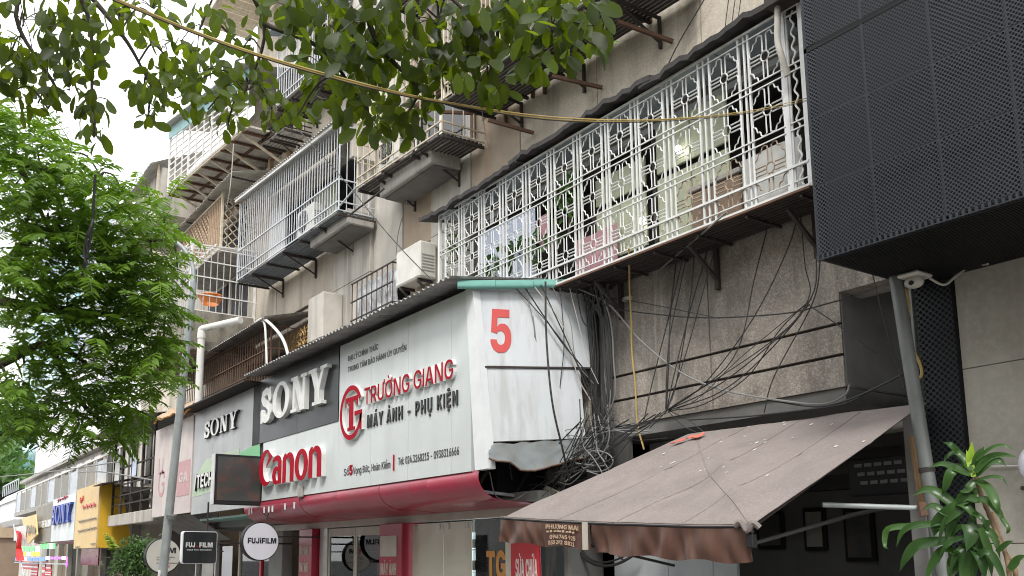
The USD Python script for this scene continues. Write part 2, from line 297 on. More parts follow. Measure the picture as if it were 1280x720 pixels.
mat('case_light', (0.8, 0.82, 0.85), None, 0.6, emit=(0.8, 0.92, 1.0), estr=1.0)
mat('lamp_strip', (0.9, 0.9, 0.9), None, 0.5, emit=(0.9, 0.96, 1.0), estr=2.5)
mat('bulb', (0.9, 0.9, 0.85), None, 0.5, emit=(1.0, 0.98, 0.85), estr=6.0)
mat('led_green', (0.1, 0.8, 0.2), None, 0.5, emit=(0.25, 1.0, 0.3), estr=0.55)
mat('led_yellow', (0.8, 0.7, 0.05), None, 0.5, emit=(1.0, 0.85, 0.1), estr=0.55)
mat('led_blue', (0.1, 0.2, 0.8), None, 0.5, emit=(0.15, 0.3, 1.0), estr=0.6)
mat('led_violet', (0.5, 0.1, 0.8), None, 0.5, emit=(0.75, 0.2, 1.0), estr=0.6)
mat('flag_red', (0.7, 0.03, 0.03), None, 0.7)
mat('light_face', (0.66, 0.66, 0.72), (0.6, 0.6, 0.66), 0.3, scale=1.5, coat=0.2)
mat('dull_face', (0.52, 0.5, 0.45), (0.44, 0.42, 0.38), 0.45, scale=2.5)
mat('orange_decal', (0.7, 0.3, 0.05), None, 0.4)
mat('picture_paper', (0.36, 0.35, 0.32), (0.24, 0.24, 0.23), 0.6, scale=5)
mat('picture_dark', (0.06, 0.07, 0.08), (0.14, 0.12, 0.11), 0.5, scale=5)
mat('chalk_grey', (0.16, 0.16, 0.155), None, 0.8)
mat('aluminium', (0.55, 0.55, 0.54), (0.48, 0.48, 0.47), 0.4, 0.5, scale=4)
mat('floor_tile', (0.3, 0.28, 0.26), None, 0.5)
mat('flap_grey', (0.2, 0.225, 0.23), (0.14, 0.155, 0.155), 0.55, scale=3, streak=(0.16, 0.14, 0.12), samt=0.6, stretch=(4, 4, 1))
mat('floor_steel', (0.13, 0.145, 0.16), (0.09, 0.1, 0.11), 0.6, 0.2, scale=5)
mat('tar', (0.022, 0.02, 0.019), (0.045, 0.04, 0.037), 0.8, scale=9, bump=0.01, bscale=20)
MAT['glass'] = usdkit.material(stage, '/World/Looks/glass', {'t': ('transparent_bsdf', {'color': (0.84, 0.9, 0.88)}), 'g': ('glossy_bsdf', {'roughness': 0.02, 'color': (0.9, 0.9, 0.9)}), 'f': ('fresnel', {'IOR': 1.6}), 'm': ('mix_closure', {})},
    [('f.fac', 'm.fac'), ('t.BSDF', 'm.closure1'), ('g.BSDF', 'm.closure2')], surface='m.closure')
mat('tower_glass', (0.2, 0.4, 0.46), (0.28, 0.5, 0.56), 0.12, 0.2, scale=0.6, spec=0.8)
leaf_mat('leaf_broad', (0.009, 0.018, 0.005), (0.085, 0.13, 0.015), (0.38, 0.54, 0.015), 0.45, 0.42, 0.36, 1.0)
leaf_mat('leaf_feather', (0.016, 0.045, 0.007), (0.17, 0.3, 0.03), (0.27, 0.5, 0.025), 0.45, 0.33)
leaf_mat('leaf_dracaena', (0.015, 0.042, 0.014), (0.06, 0.13, 0.03), (0.09, 0.24, 0.03), 0.28, 0.25)
leaf_mat('leaf_young', (0.2, 0.36, 0.03), (0.34, 0.5, 0.05), (0.4, 0.6, 0.06), 0.35, 0.35)
leaf_mat('leaf_shrub', (0.03, 0.07, 0.02), (0.1, 0.18, 0.05), (0.12, 0.26, 0.05), 0.5, 0.3)

# ---- lettering
_FONT, _GL = {}, {}
def font(w):
    from PIL import ImageFont
    if w not in _FONT:
        f = ImageFont.truetype(glob.glob('/opt/blender-*/*/datafiles/fonts/Inter.woff2')[0], 132)
        f.set_variation_by_axes([14, w]); _FONT[w] = f
    return _FONT[w]
def glyph(ch, w):
    """(outline with capitals 1 high, advance)."""
    if (ch, w) in _GL: return _GL[ch, w]
    st = 0.1 + 0.14 * (w - 400) / 500
    if ch in 'IÍ':
        g = sbox(0.07, 0, 0.07 + st, 1)
        if ch == 'Í': g = unary_union([g, Polygon([(0.05, 1.1), (0.14, 1.1), (0.28, 1.3), (0.14, 1.3)])])
        r = (g, st + 0.14)
    else:
        from PIL import Image, ImageDraw
        f = font(w); cap = 0.727 * 132; x0, y0, x1, y1 = f.getbbox(ch, anchor='ls')
        if x1 <= x0 or y1 <= y0: r = (None, f.getlength(ch) / cap)
        else:
            im = Image.new('L', (x1 - x0 + 8, y1 - y0 + 8)); ImageDraw.Draw(im).text((4 - x0, 4 - y0), ch, 255, font=f, anchor='ls')
            on = np.pad(np.asarray(im) > 127, ((0, 0), (1, 1))).astype(np.int8)
            a, b = np.nonzero(np.diff(on, axis=1) == 1); e = np.nonzero(np.diff(on, axis=1) == -1)[1]
            g = shapely.union_all(shapely.box(b, -a - 1, e, -a)).buffer(0.8).buffer(-0.8).simplify(0.8)
            r = (affinity.affine_transform(g, [1 / cap, 0, 0, 1 / cap, (x0 - 4) / cap, (4 - y0) / cap]), f.getlength(ch) / cap)
    _GL[ch, w] = r
    return r
def text_shapes(s, w=700, gap=0.0):
    out, x = [], 0.0
    for ch in s:
        g, adv = glyph(ch, w)
        if g is not None: out.append(affinity.translate(g, x, 0))
        x += adv + gap
    return out
def fit(shapes, width, height):
    x0 = min(g.bounds[0] for g in shapes); x1 = max(g.bounds[2] for g in shapes); k = width / (x1 - x0)
    return [affinity.affine_transform(g, [k, 0, 0, height, -x0 * k, 0]) for g in shapes]
def letters(parent, shapes, place, depth, m, name='letter', one=False, back=None, back_depth=0.0):
    """Each letter a part; with back, each has a deeper body behind its face."""
    if one:
        mb = MB()
        for g in shapes: mb.poly(g, depth, place)
        return put(name, mb, m, parent)
    for g in shapes:
        if back:
            b = put(name, MB().poly(g, back_depth, place), back, parent)
            put('letter_face', MB().poly(g.buffer(-0.006) if g.area > 0.01 else g, 0.006, lambda x, y, d: place(x, y, d + back_depth)), m, b)
        else: put(name, MB().poly(g, depth, place), m, parent)
def sign_text(parent, s, u0, v0, u1, v1, hpx, Y, depth, m, w=700, one=True, gap=0.0, shapes=None, back=None, back_depth=0.0, name=None):
    """Lettering on a board facing the street, between two points of its baseline."""
    p, q, t = at(u0, v0, Y), at(u1, v1, Y), at(u0, v0 - hpx, Y)
    sh = fit(shapes or text_shapes(s, w, gap), q[0] - p[0], t[2] - p[2])
    return letters(parent, sh, front(p[0], Y - 0.002, (p[2] + q[2]) / 2), depth, m, name or ('lettering' if one else 'letter'), one, back, back_depth)
def slab_sony():
    def ell(cx, rx, ry, cy=0.5): return affinity.translate(affinity.scale(Point(0, 0).buffer(1, 24), rx, ry), cx, cy)
    O = ell(0.55, 0.55, 0.53).difference(ell(0.55, 0.3, 0.43))
    c = [(0.66, 0.7), (0.6, 0.86), (0.42, 0.93), (0.22, 0.87), (0.17, 0.72), (0.26, 0.6), (0.45, 0.52), (0.6, 0.42), (0.66, 0.27), (0.58, 0.12), (0.4, 0.07), (0.2, 0.12), (0.13, 0.3)]
    S = unary_union([LineString(c).buffer(0.105, 8), sbox(0.62, 0.66, 0.73, 1.02), sbox(0.04, -0.02, 0.15, 0.34)])
    N = unary_union([sbox(0.12, 0, 0.24, 1), sbox(0.72, 0, 0.84, 1), Polygon([(0.1, 1), (0.4, 1), (0.84, 0), (0.58, 0)]), sbox(0, 0, 0.36, 0.09), sbox(0.6, 0.91, 0.96, 1), sbox(0, 0.91, 0.3, 1)])
    Yg = unary_union([Polygon([(0.1, 1), (0.4, 1), (0.62, 0.48), (0.62, 0.4), (0.38, 0.4)]), Polygon([(0.78, 1), (0.9, 1), (0.62, 0.36), (0.48, 0.42)]), sbox(0.37, 0, 0.63, 0.45), sbox(0.24, 0, 0.76, 0.09), sbox(0, 0.91, 0.46, 1), sbox(0.66, 0.91, 1.02, 1)])
    out, x = [], 0
    for g, a in ((S, 0.86), (O, 1.2), (N, 1.06), (Yg, 1)): out.append(affinity.translate(g, x, 0)); x += a
    return out
def canon_logo():
    def ell(cx, cy, rx, ry): return affinity.translate(affinity.scale(Point(0, 0).buffer(1, 24), rx, ry), cx, cy)
    C = ell(0.42, 0.5, 0.42, 0.5).difference(ell(0.56, 0.52, 0.34, 0.44)).difference(sbox(0.66, 0.3, 1.2, 0.72))
    C = unary_union([C, Polygon([(0.52, 0.98), (0.8, 0.78), (0.44, 0.52), (0.62, 0.78)])])
    def stem(x, w=0.17, h=0.76): return Polygon([(x, 0), (x + w, 0), (x + w, h), (x + w * 0.6, h), (x, h - 0.1)])
    a = unary_union([sbox(0.34, 0, 0.51, 0.6), ell(0.22, 0.23, 0.22, 0.24).difference(ell(0.28, 0.22, 0.1, 0.15)), ell(0.25, 0.56, 0.26, 0.21).difference(sbox(-0.2, 0.2, 0.34, 0.62)).difference(ell(0.2, 0.53, 0.14, 0.12))])
    n = unary_union([stem(0), ell(0.36, 0.5, 0.24, 0.27).difference(sbox(0, 0, 0.7, 0.5)).difference(ell(0.28, 0.5, 0.15, 0.15)), sbox(0.42, 0, 0.6, 0.52)])
    o = ell(0.33, 0.38, 0.33, 0.4).difference(ell(0.33, 0.38, 0.15, 0.3))
    out, x = [], 0
    C, a, n, o = (g_.buffer(0.018) for g_ in (C, a, n, o))
    for g, ad in ((C, 0.84), (a, 0.6), (n, 0.68), (o, 0.72), (n, 0.6)): out.append(affinity.translate(g, x, 0)); x += ad
    return out

def spline(P, n=8):
    P = np.asarray(P, float); Q = np.vstack([2 * P[0] - P[1], P, 2 * P[-1] - P[-2]]); out = []
    for i in range(1, len(Q) - 2):
        a, b, c, d = Q[i - 1:i + 3]
        for t in np.linspace(0, 1, n, endpoint=False):
            out.append(0.5 * (2 * b + (c - a) * t + (2 * a - 5 * b + 4 * c - d) * t * t + (3 * b - a - 3 * c + d) * t ** 3))
    return np.array(out + [Q[-2]])
def sag(p, q, s, n=14):
    p, q = np.asarray(p, float), np.asarray(q, float); t = np.linspace(0, 1, n)[:, None]
    P = p * (1 - t) + q * t; P[:, 2] -= s * 4 * (t * (1 - t))[:, 0]
    return P
def corrugated(x0, x1, a, b, pitch=0.13, amp=0.02, z_of=None, thick=0.003):
    """A corrugated sheet whose waves run from point a=(y,z) to b=(y,z) between x0 and x1."""
    n = max(int((x1 - x0) / pitch * 6), 2); xs = np.linspace(x0, x1, n + 1)
    d = np.array([b[0] - a[0], b[1] - a[1]]); L = np.linalg.norm(d); nn = np.array([-d[1], d[0]]) / L
    if nn[1] < 0: nn = -nn
    w = amp * np.sin(2 * math.pi * xs / pitch); P = np.zeros((2, n + 1, 3))
    for i, (y, z) in enumerate((a, b)):
        P[i, :, 0] = xs; P[i, :, 1] = y + nn[0] * w; P[i, :, 2] = z + nn[1] * w
        if z_of: P[i, :, 2] += [z_of(x) for x in xs]
    return MB().sheet(P, (0, nn[0] * thick, nn[1] * thick))
def roof_sheets(parent, x0, x1, a, b, m, each=0.85, name='roof_sheet', **kw):
    n = max(1, round((x1 - x0) / each)); e = (x1 - x0) / n
    for i in range(n):
        k = 0.006 * (i % 2) + random.uniform(0, 0.004); dy = random.uniform(-0.02, 0.02)
        put(name, corrugated(x0 + i * e, x0 + (i + 1) * e + (0.03 if i < n - 1 else 0), (a[0] + dy, a[1] + k), (b[0], b[1] + k), **kw), m, parent)

# ================================================================== the setting
put('ground', MB().quad((-400, -300, -0.004), (300, -300, -0.004), (300, 300, -0.004), (-400, 300, -0.004)), 'asphalt', kind='structure')
road = MB(); road.box(-140, 30, -1.2, 4.2, -0.3, 0.0); put('road', road, 'asphalt', kind='structure')
pv = put('pavement', MB().box(-140, 30, 4.22, 12, -0.3, 0.13), 'paving', kind='structure')
for i in range(30):
    put('kerb_stone', MB().cbox(-30 + i, -30 + i + 0.985, 4.02, 4.2, -0.2, 0.145, 0.012), 'concrete', pv)

# ================================================================== the old apartment block
YW = 8.6                                                 # face of its wall
AX0, AX1, ATOP = -24.2, -4.72, 17.4
blk = thing('apartment_building', 'old stained beige apartment block with caged balconies above the camera shops', 'building', (-14, YW, 0))
openings = [(-12.75, -5.75, 5.75, 7.34), (-22.3, -17.3, 9.15, 10.75), (-15.3, -12.9, 9.2, 10.7), (-12.4, -7.4, 9.25, 10.9),
            (-20.1, -17.4, 12.6, 14.1), (-15.2, -8.2, 12.5, 14.2), (-24.0, -18.95, 5.4, 6.9), (-16.55, -15.0, 5.9, 7.2), (-23.6, -21.2, 12.4, 13.8)]
hole = unary_union([sbox(a, c, b, d) for a, b, c, d in openings])
def wall_piece(x0, x1, z0, z1, m, y=YW, name='wall_panel', t=0.22):
    g = sbox(x0, z0, x1, z1).difference(hole)
    for q in getattr(g, 'geoms', [g]):
        if q.area > 1e-4: put(name, MB().poly(q, t, front(0, y + t, 0)), m, blk)
G = 0.018
# the pebbledash spandrel with its two recessed grooves, right of the signs
for x0, x1 in ((-9.32, -7.5), (-7.5 + G, -5.7)):
    for z0, z1 in ((3.39, 3.72), (3.755, 4.06), (4.095, 5.46)): wall_piece(x0, x1, z0, z1, 'pebbledash')
put('groove_backing', MB().box(-9.3, -5.72, YW + 0.05, YW + 0.2, 3.42, 5.4), 'groove_dark', blk)
wall_piece(-9.32, AX1, 5.478, 7.6, 'pebbledash')
put('spandrel_end', MB().box(-5.7 + 0.003, AX1, YW, YW + 0.22, 4.42, 5.46), 'pebbledash', blk)
# upper wall: precast panels of two tones, some standing a little proud
for x0, x1, m, dy in ((-24.2, -22.0, 'facade_plaster', 0), (-22.0, -20.2, 'facade_plaster', 0.012), (-20.2, -18.4, 'facade_plaster', 0), (-18.4, -16.55, 'facade_pale', -0.05), (-16.55, -15.3, 'facade_pale', 0.03),
                      (-15.3, -14.12, 'facade_ochre', 0.05), (-14.12, -12.75, 'facade_pale', -0.02), (-12.75, -11.3, 'facade_ochre', 0.0), (-11.3, -9.4, 'facade_plaster', 0.006), (-9.4, -7.4, 'facade_plaster', 0.0), (-7.4, AX1, 'facade_plaster', 0.006)):
    for z0, z1 in ((3.39 if x1 < -9 else 7.6 + G, 7.6), (7.6 + G, 10.9), (10.9 + G, 14.2), (14.2 + G, ATOP)):
        if z1 > z0: wall_piece(x0 + G / 2, x1 - G / 2, z0, z1, m, YW + dy)
put('joint_backing', MB().poly(sbox(AX0, 3.4, -9.34, ATOP - 0.1).difference(hole), 0.03, front(0, YW + 0.2, 0)), 'groove_dark', blk)
put('joint_backing', MB().poly(sbox(-9.34, 5.48, AX1 - 0.02, ATOP - 0.1).difference(hole), 0.03, front(0, YW + 0.2, 0)), 'groove_dark', blk)
for z in (7.42, 7.62):
    put('ledge', MB().box(-24.1, -19.2, YW - 0.05, YW + 0.06, z, z + 0.035), 'dark_iron', blk)
# rooms behind the openings
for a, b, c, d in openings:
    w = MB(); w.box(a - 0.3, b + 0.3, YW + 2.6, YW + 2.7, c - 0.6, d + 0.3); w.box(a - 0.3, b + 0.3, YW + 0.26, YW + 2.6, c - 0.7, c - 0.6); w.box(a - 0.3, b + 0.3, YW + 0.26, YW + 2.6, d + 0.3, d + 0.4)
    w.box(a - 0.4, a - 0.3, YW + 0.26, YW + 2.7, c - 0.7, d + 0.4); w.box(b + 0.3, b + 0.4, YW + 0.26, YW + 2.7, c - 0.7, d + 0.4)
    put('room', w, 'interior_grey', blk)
# return at the alley, slab, soffit, beams, roof and far sides
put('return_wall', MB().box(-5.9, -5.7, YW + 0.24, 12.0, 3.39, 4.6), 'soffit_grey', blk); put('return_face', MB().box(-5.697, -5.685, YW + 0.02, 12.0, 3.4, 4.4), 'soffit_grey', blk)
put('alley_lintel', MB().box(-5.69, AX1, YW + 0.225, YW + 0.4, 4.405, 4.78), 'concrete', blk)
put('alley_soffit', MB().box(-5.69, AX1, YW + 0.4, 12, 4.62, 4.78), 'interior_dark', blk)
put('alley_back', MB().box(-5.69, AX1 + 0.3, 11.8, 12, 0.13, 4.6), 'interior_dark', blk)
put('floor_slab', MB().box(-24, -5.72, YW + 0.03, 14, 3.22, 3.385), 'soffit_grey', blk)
put('soffit_beam', MB().cbox(-9.3, -4.74, 9.3, 9.62, 2.98, 3.21, 0.015), 'concrete', blk)
put('soffit_beam', MB().cbox(-9.3, -4.74, 10.4, 10.7, 2.95, 3.21, 0.015), 'soffit_grey', blk)
put('roof_slab', MB().box(AX0 - 0.1, AX1 + 0.2, YW - 0.02, 18, ATOP + 0.002, ATOP + 0.25), 'concrete', blk)
put('end_wall', MB().box(AX0 - 0.02, AX0 + 0.18, YW + 0.25, 18, 3.4, ATOP), 'facade_plaster', blk)
put('rear_wall', MB().box(AX0, AX1, 17.8, 18, 0.13, ATOP), 'facade_plaster', blk)
# the roof's eave over the top floor
ev = thing('roof_eave', 'cream ribbed eave jutting out at the very top of the apartment block', 'eave', (-21, 8.2, ATOP))
for i in range(22):
    put('eave_board', MB().box(-25 + i * 0.36, -25 + i * 0.36 + 0.34, 7.2, YW - 0.04, ATOP - 0.06 + 0.004 * (i % 2), ATOP - 0.025), 'cream_paint', ev)
put('eave_fascia', MB().box(-25, -17.1, 7.12, 7.19, ATOP - 0.1, ATOP + 0.14), 'facade_pale', ev)
for x in (-24.5, -21.5, -18.5): put('eave_strut', MB().bar((x, 7.4, ATOP - 0.08), (x, YW - 0.06, ATOP - 0.9), 0.05), 'dark_iron', ev)

# concrete boxes under the balconies
for x0, x1, z0, z1, lab in ((-18.25, -16.36, 8.5, 8.83, 'concrete ledge box under the right end of the blue-grey cage'), (-14.94, -13.0, 8.55, 8.86, 'concrete ledge box under the small yellow cage with an air conditioner')):
    t = thing('concrete_ledge', lab, 'ledge', (x0, YW - 0.05, z0))
    put('ledge_box', MB().cbox(x0, x1, 7.9, YW - 0.055, z0, z1, 0.02), 'concrete', t)
    put('ledge_lip', MB().box(x0 + 0.06, x1 - 0.06, 8.0, YW - 0.06, z0 - 0.03, z0 - 0.002), 'soffit_grey', t)
t = thing('concrete_block', 'pale concrete block jutting from the wall beside the golden lattice', 'block', (-18.5, YW - 0.05, 6.3))
put('block', MB().cbox(-18.62, -17.82, 8.05, YW - 0.052, 6.38, 7.42, 0.02), 'facade_pale', t)

# ---- windows behind the bars
def window(parent, x0, x1, z0, z1, y, n=2, pane='glass', frame='white_paint'):
    for i in range(n):
        a, b = x0 + (x1 - x0) * i / n, x0 + (x1 - x0) * (i + 1) / n
        f = MB(); w = 0.05
        f.box(a, a + w, y, y + 0.05, z0, z1); f.box(b - w, b - 0.004, y, y + 0.05, z0, z1); f.box(a + w, b - w, y, y + 0.05, z0, z0 + w); f.box(a + w, b - w, y, y + 0.05, z1 - w, z1)
        q = put('window', f, frame, parent)
        put('pane', MB().box(a + w, b - w, y + 0.02, y + 0.028, z0 + w, z1 - w), pane, q)
window(blk, -21.1, -20.4, 9.3, 10.7, YW + 0.25, 2); window(blk, -20.2, -18.9, 9.2, 10.7, YW + 0.25, 2, 'shutter_green')
window(blk, -12.2, -9.0, 9.3, 10.8, YW + 0.25, 4, 'shutter_green'); window(blk, -15.2, -13.2, 9.3, 10.6, YW + 0.25, 2)
window(blk, -20.0, -17.6, 12.7, 14.0, YW + 0.25, 3); window(blk, -15.1, -9.1, 12.6, 14.1, YW + 0.25, 5)

# ================================================================== the caged balconies
def cage(name, label, cat, xl, xr, yf, zb, zt, nb, m, rails=(0.08, 0.5), nside=5, floor=None, roof=None, base=None, br=0.011, brackets=0, bm='dark_iron', posts=True, slat_n=14, rail_r=0.012, slat_along=True, left_side=False, roof_drop=0.35):
    """zb and zt give the heights of floor and top at the left and right end: these hang a little out of level."""
    t = thing(name, label, cat, ((xl + xr) / 2, YW, zb[0]))
    Z = lambda x, k: (zb[0] + (zb[1] - zb[0]) * (x - xl) / (xr - xl)) * (1 - k) + (zt[0] + (zt[1] - zt[0]) * (x - xl) / (xr - xl)) * k
    for i in range(nb + 1):
        x = xl + (xr - xl) * i / nb; j = random.uniform(-0.006, 0.006)
        put('bar', MB().tube([(x, yf, Z(x, 0)), (x + j, yf + j, Z(x, 0.5)), (x, yf, Z(x, 1))], br if 0 < i < nb else br * 1.9, 5), m, t)
    for k in list(rails) + [0.0, 1.0]:
        r = MB(); r.bar((xl, yf - 0.014, Z(xl, k)), (xr, yf - 0.014, Z(xr, k)), rail_r * 2); put('rail', r, m, t)
        for x, on in ((xr, True), (xl, left_side)):
            if on: put('side_rail', MB().bar((x, yf, Z(x, k)), (x, YW - 0.02, Z(x, k)), rail_r * 2), m, t)
    for x, on in ((xr, True), (xl, left_side)):
        if on:
            for i in range(1, nside):
                y = yf + (YW - 0.03 - yf) * i / nside
                put('side_bar', MB().tube([(x, y, Z(x, 0)), (x, y, Z(x, 1))], br, 5), m, t)
    if floor:
        for i in range(slat_n):
            if slat_along:
                y = yf + 0.02 + (YW - 0.06 - yf) * i / slat_n; w = (YW - 0.06 - yf) / slat_n * 0.72; j = random.uniform(-0.012, 0.004)
                c = [(x, yy, Z(x, 0) + z) for z in (-0.05 + j, -0.02 + j) for yy in (y, y + w) for x in (xl + 0.01, xr - 0.01)]
            else:
                x = xl + (xr - xl) * i / slat_n; w = (xr - xl) / slat_n * 0.8; j = random.uniform(-0.01, 0.004)
                c = [(xx, yy, Z(xx, 0) + z) for z in (-0.05 + j, -0.02 + j) for yy in (yf + 0.01, YW - 0.04) for xx in (x, x + w)]
            put('floor_slat', MB().hexa(c), floor, t)
        nj = max(3, int((xr - xl) / 0.9))
        for i in range(nj + 1):
            x = xl + 0.03 + (xr - xl - 0.06) * i / nj
            put('floor_joist', MB().bar((x, yf, Z(x, 0) - 0.085), (x, YW - 0.02, Z(x, 0) - 0.085), 0.045), bm, t)
    for i in range(brackets):
        x = xl + (xr - xl) * (i + 0.5) / brackets; zz = Z(x, 0) - 0.11
        b = MB(); b.bar((x, yf + 0.12, zz), (x, YW - 0.03, zz - 0.36), 0.03); b.bar((x, YW - 0.03, zz - 0.45), (x, YW - 0.03, zz + 0.02), 0.04); b.bar((x, yf + 0.02, zz), (x, YW - 0.03, zz), 0.035)
        put('bracket', b, bm, t)
    if roof:
        zl, slope = Z(xl, 1), (Z(xr, 1) - Z(xl, 1)) / (xr - xl)
        roof_sheets(t, xl - 0.12, xr + 0.05, (yf - roof_drop, zl + 0.03), (YW - 0.06, zl + 0.34), roof, z_of=lambda x: slope * (x - xl))
    return t, Z

# third floor, middle: the long blue-grey bar cage
c1, Z1 = cage('balcony_cage', 'long blue-grey bar cage with a white air conditioner inside, left of the sign tops', 'balcony cage', -22.5, -16.35, 7.7, (8.83, 8.74), (11.05, 10.62), 44, 'blue_grey_paint', (0.1, 0.36), 5, 'floor_steel', 'corrugated_pale', brackets=3, slat_n=12, br=0.0095, roof_drop=0.16)
put('roof_edge', MB().bar((-22.6, 7.6, 11.06), (-16.3, 7.6, 10.62), 0.05, 0.09), 'white_paint', c1)
put('end_panel', MB().box(-22.3, -21.2, 8.45, 8.5, 9.0, 10.8), 'white_wall', c1)
put('side_panel', MB().box(-16.5, -16.34, 8.0, YW - 0.06, 10.0, 10.95), 'facade_pale', blk)
# third floor, right of it: small yellowish cage
c2, Z2 = cage('balcony_cage', 'small yellowed cage with an air conditioner, above the concrete ledge box', 'balcony cage', -15.5, -12.3, 7.7, (8.93, 8.8), (10.7, 10.55), 13, 'cream_paint', (0.1, 0.3, 0.52, 0.76), 4, 'dark_slat', None, brackets=2, slat_n=10, br=0.01, left_side=True)
# third floor, right: the big dark floored cage on diagonal struts
c3, Z3 = cage('balcony_cage', 'large cage of close yellowish bars on a dark slatted floor, hanging behind the leafy branch', 'balcony cage', -12.0, -7.3, 7.55, (9.2, 8.98), (11.2, 11.0), 38, 'cream_paint', (0.12, 0.45, 0.7), 5, 'dark_slat', 'corrugated_grey', brackets=3, bm='dark_iron', slat_n=14, left_side=True)
for (u0, v0), (u1, v1) in (((690, 95), (710, 137)), ((772, 27), (799, 79)), ((610, 150), (630, 190)), ((553, 140), (560, 175))):
    p, q = at(u0, v0, 7.9), at(u1, v1, YW - 0.04); q[0] = p[0] + 0.35
    put('strut', MB().bar(p, q, 0.045, 0.05), 'rust_iron', c3)
for u, v in ((592, 165), (666, 115), (681, 110), (812, 20), (756, 68), (632, 150)):
    p = at(u, v, YW - 0.045); put('drop_post', MB().bar(p + (0, 0, 0.45), p - (0, 0, 0.1), 0.05), 'rust_iron', c3)
# fourth floor
c4, Z4 = cage('balcony_cage', 'grey bar cage on a wire shelf high under the eave, half hidden by leaves', 'balcony cage', -20.2, -17.6, 7.75, (12.75, 12.5), (14.6, 14.2), 17, 'blue_grey_paint', (0.1, 0.4), 5, 'dark_slat', 'corrugated_blue', brackets=2, slat_n=8, br=0.012)
c5, Z5 = cage('balcony_cage', 'pale rail cage at the top right behind the leaves', 'balcony cage', -14.6, -8.6, 7.7, (12.5, 12.3), (14.2, 14.0), 34, 'cream_paint', (0.1, 0.3, 0.5, 0.75), 5, 'dark_slat', 'corrugated_grey', brackets=4, slat_n=10)
c6, Z6 = cage('balcony_cage', 'small wire rack cage under the grey cage, seen from below between leaves', 'balcony cage', -21.4, -19.9, 7.85, (12.3, 12.15), (12.55, 12.4), 8, 'dark_iron', (0.5,), 4, 'concrete', None, brackets=1, slat_n=7)

# ---- the big ornamental white grille of the second floor
YG, GX0, GX1, GZ0, GZ1 = 8.0, -12.85, -5.52, 5.47, 7.47
gr = thing('balcony_grille', 'long white ornamental window grille across the second floor, rusty at its right end', 'grille', (-9.2, YG, GZ0))
def motif(cx, cz, w, h):
    m = MB(); r = 0.0098; cx += random.uniform(-0.012, 0.012); cz += random.uniform(-0.01, 0.01); w *= random.uniform(0.95, 1.03)
    for sx in (-1, 1):
        for sz in (-1, 1):
            P = [(0.13, 0.2), (0.13, 0.9), (0.3, 0.97), (0.46, 0.93), (0.5, 0.8), (0.56, 0.74), (0.7, 0.72), (0.75, 0.58), (0.82, 0.5), (0.95, 0.46), (0.97, 0.3), (0.9, 0.16), (0.3, 0.16)]
            m.tube([(cx + sx * x * w / 2, YG, cz + sz * z * h / 2) for x, z in P], r, 4)
    m.tube([(cx + 0.13 * w * math.cos(a), YG, cz + 0.11 * h * math.sin(a)) for a in np.linspace(0, 2 * math.pi, 11)], r, 4)
    for s in (-1, 1):
        m.tube([(cx + s * 0.13 * w, YG, cz), (cx + s * 0.47 * w, YG, cz)], r, 4)
    return m
cols = [-11.86, -11.27, -10.67, -10.07, -9.48, -8.9, -8.33, -7.76, -7.17, -6.57, -6.0]
rows = [(GZ0 + 0.06, GZ0 + 0.64), (GZ0 + 0.72, GZ0 + 1.3), (GZ0 + 1.38, GZ0 + 1.95)]
for i, cx in enumerate([-12.45] + cols):
    for k, (z0, z1) in enumerate(rows):
        put('grille_motif', motif(cx, (z0 + z1) / 2, 0.43, z1 - z0), 'grille_rusty' if (i >= 9 and k == 0) else 'grille_paint', gr)
    for s in (-0.215, 0.215, 0.295):
        put('upright', MB().bar((cx + s, YG, GZ0 - 0.03), (cx + s, YG, GZ1 + 0.03), 0.024 if s != 0.295 else 0.02), 'grille_rusty' if False else 'grille_paint', gr)
for z0, z1 in rows:
    for z in (z0, z1): put('rail', MB().bar((GX0, YG - 0.014, z), (GX1, YG - 0.014, z), 0.013), 'grille_paint', gr)
for z in (GZ0 - 0.03, GZ1 + 0.04, GZ0 + 0.23): put('rail', MB().bar((GX0, YG - 0.02, z), (GX1, YG - 0.02, z), 0.026), 'grille_paint', gr)
for x in (GX0, -5.74, GX1): put('corner_post', MB().bar((x, YG, GZ0 - 0.05), (x, YG, GZ1 + 0.05), 0.05), 'grille_paint', gr)
for x in (GX0, GX1):                                      # the two returns to the wall
    for z in np.linspace(GZ0, GZ1, 9): put('return_rail', MB().bar((x, YG, z), (x, YW - 0.02, z), 0.02), 'grille_paint', gr)
    for y in (8.15, 8.3, 8.45): put('return_bar', MB().bar((x, y, GZ0), (x, y, GZ1), 0.02), 'grille_paint', gr)
zz = [GZ0 + (GZ1 - GZ0) * k / 24 for k in range(25)]
put('twisted_bar', MB().tube(spline([(-5.63 + 0.02 * (-1) ** k, YG, z) for k, z in enumerate(zz)], 4), 0.011, 5), 'grille_paint', gr)
for i in range(13):                                       # its floor of dark slats, seen from below
    y = YG - 0.02 + i * 0.047; put('floor_slat', MB().box(GX0, GX1, y, y + 0.04, GZ0 - 0.085 - 0.008 * (i % 3), GZ0 - 0.05), 'dark_iron', gr)
for i in range(11):
    x = GX0 + 0.1 + i * 0.71; put('floor_joist', MB().bar((x, YG - 0.01, GZ0 - 0.11), (x, YW - 0.01, GZ0 - 0.11), 0.03), 'dark_iron', gr)
put('floor_edge', MB().box(GX0, GX1, YG - 0.05, YG - 0.012, GZ0 - 0.075, GZ0 - 0.05), 'rust_iron', gr)
for x in (-11.2, -9.0, -7.3, -5.9):
    b = MB(); b.bar((x, YG + 0.1, GZ0 - 0.15), (x, YW - 0.03, GZ0 - 0.5), 0.04); b.bar((x, YW - 0.03, GZ0 - 0.62), (x, YW - 0.03, GZ0 - 0.1), 0.055); put('bracket', b, 'dark_iron', gr)
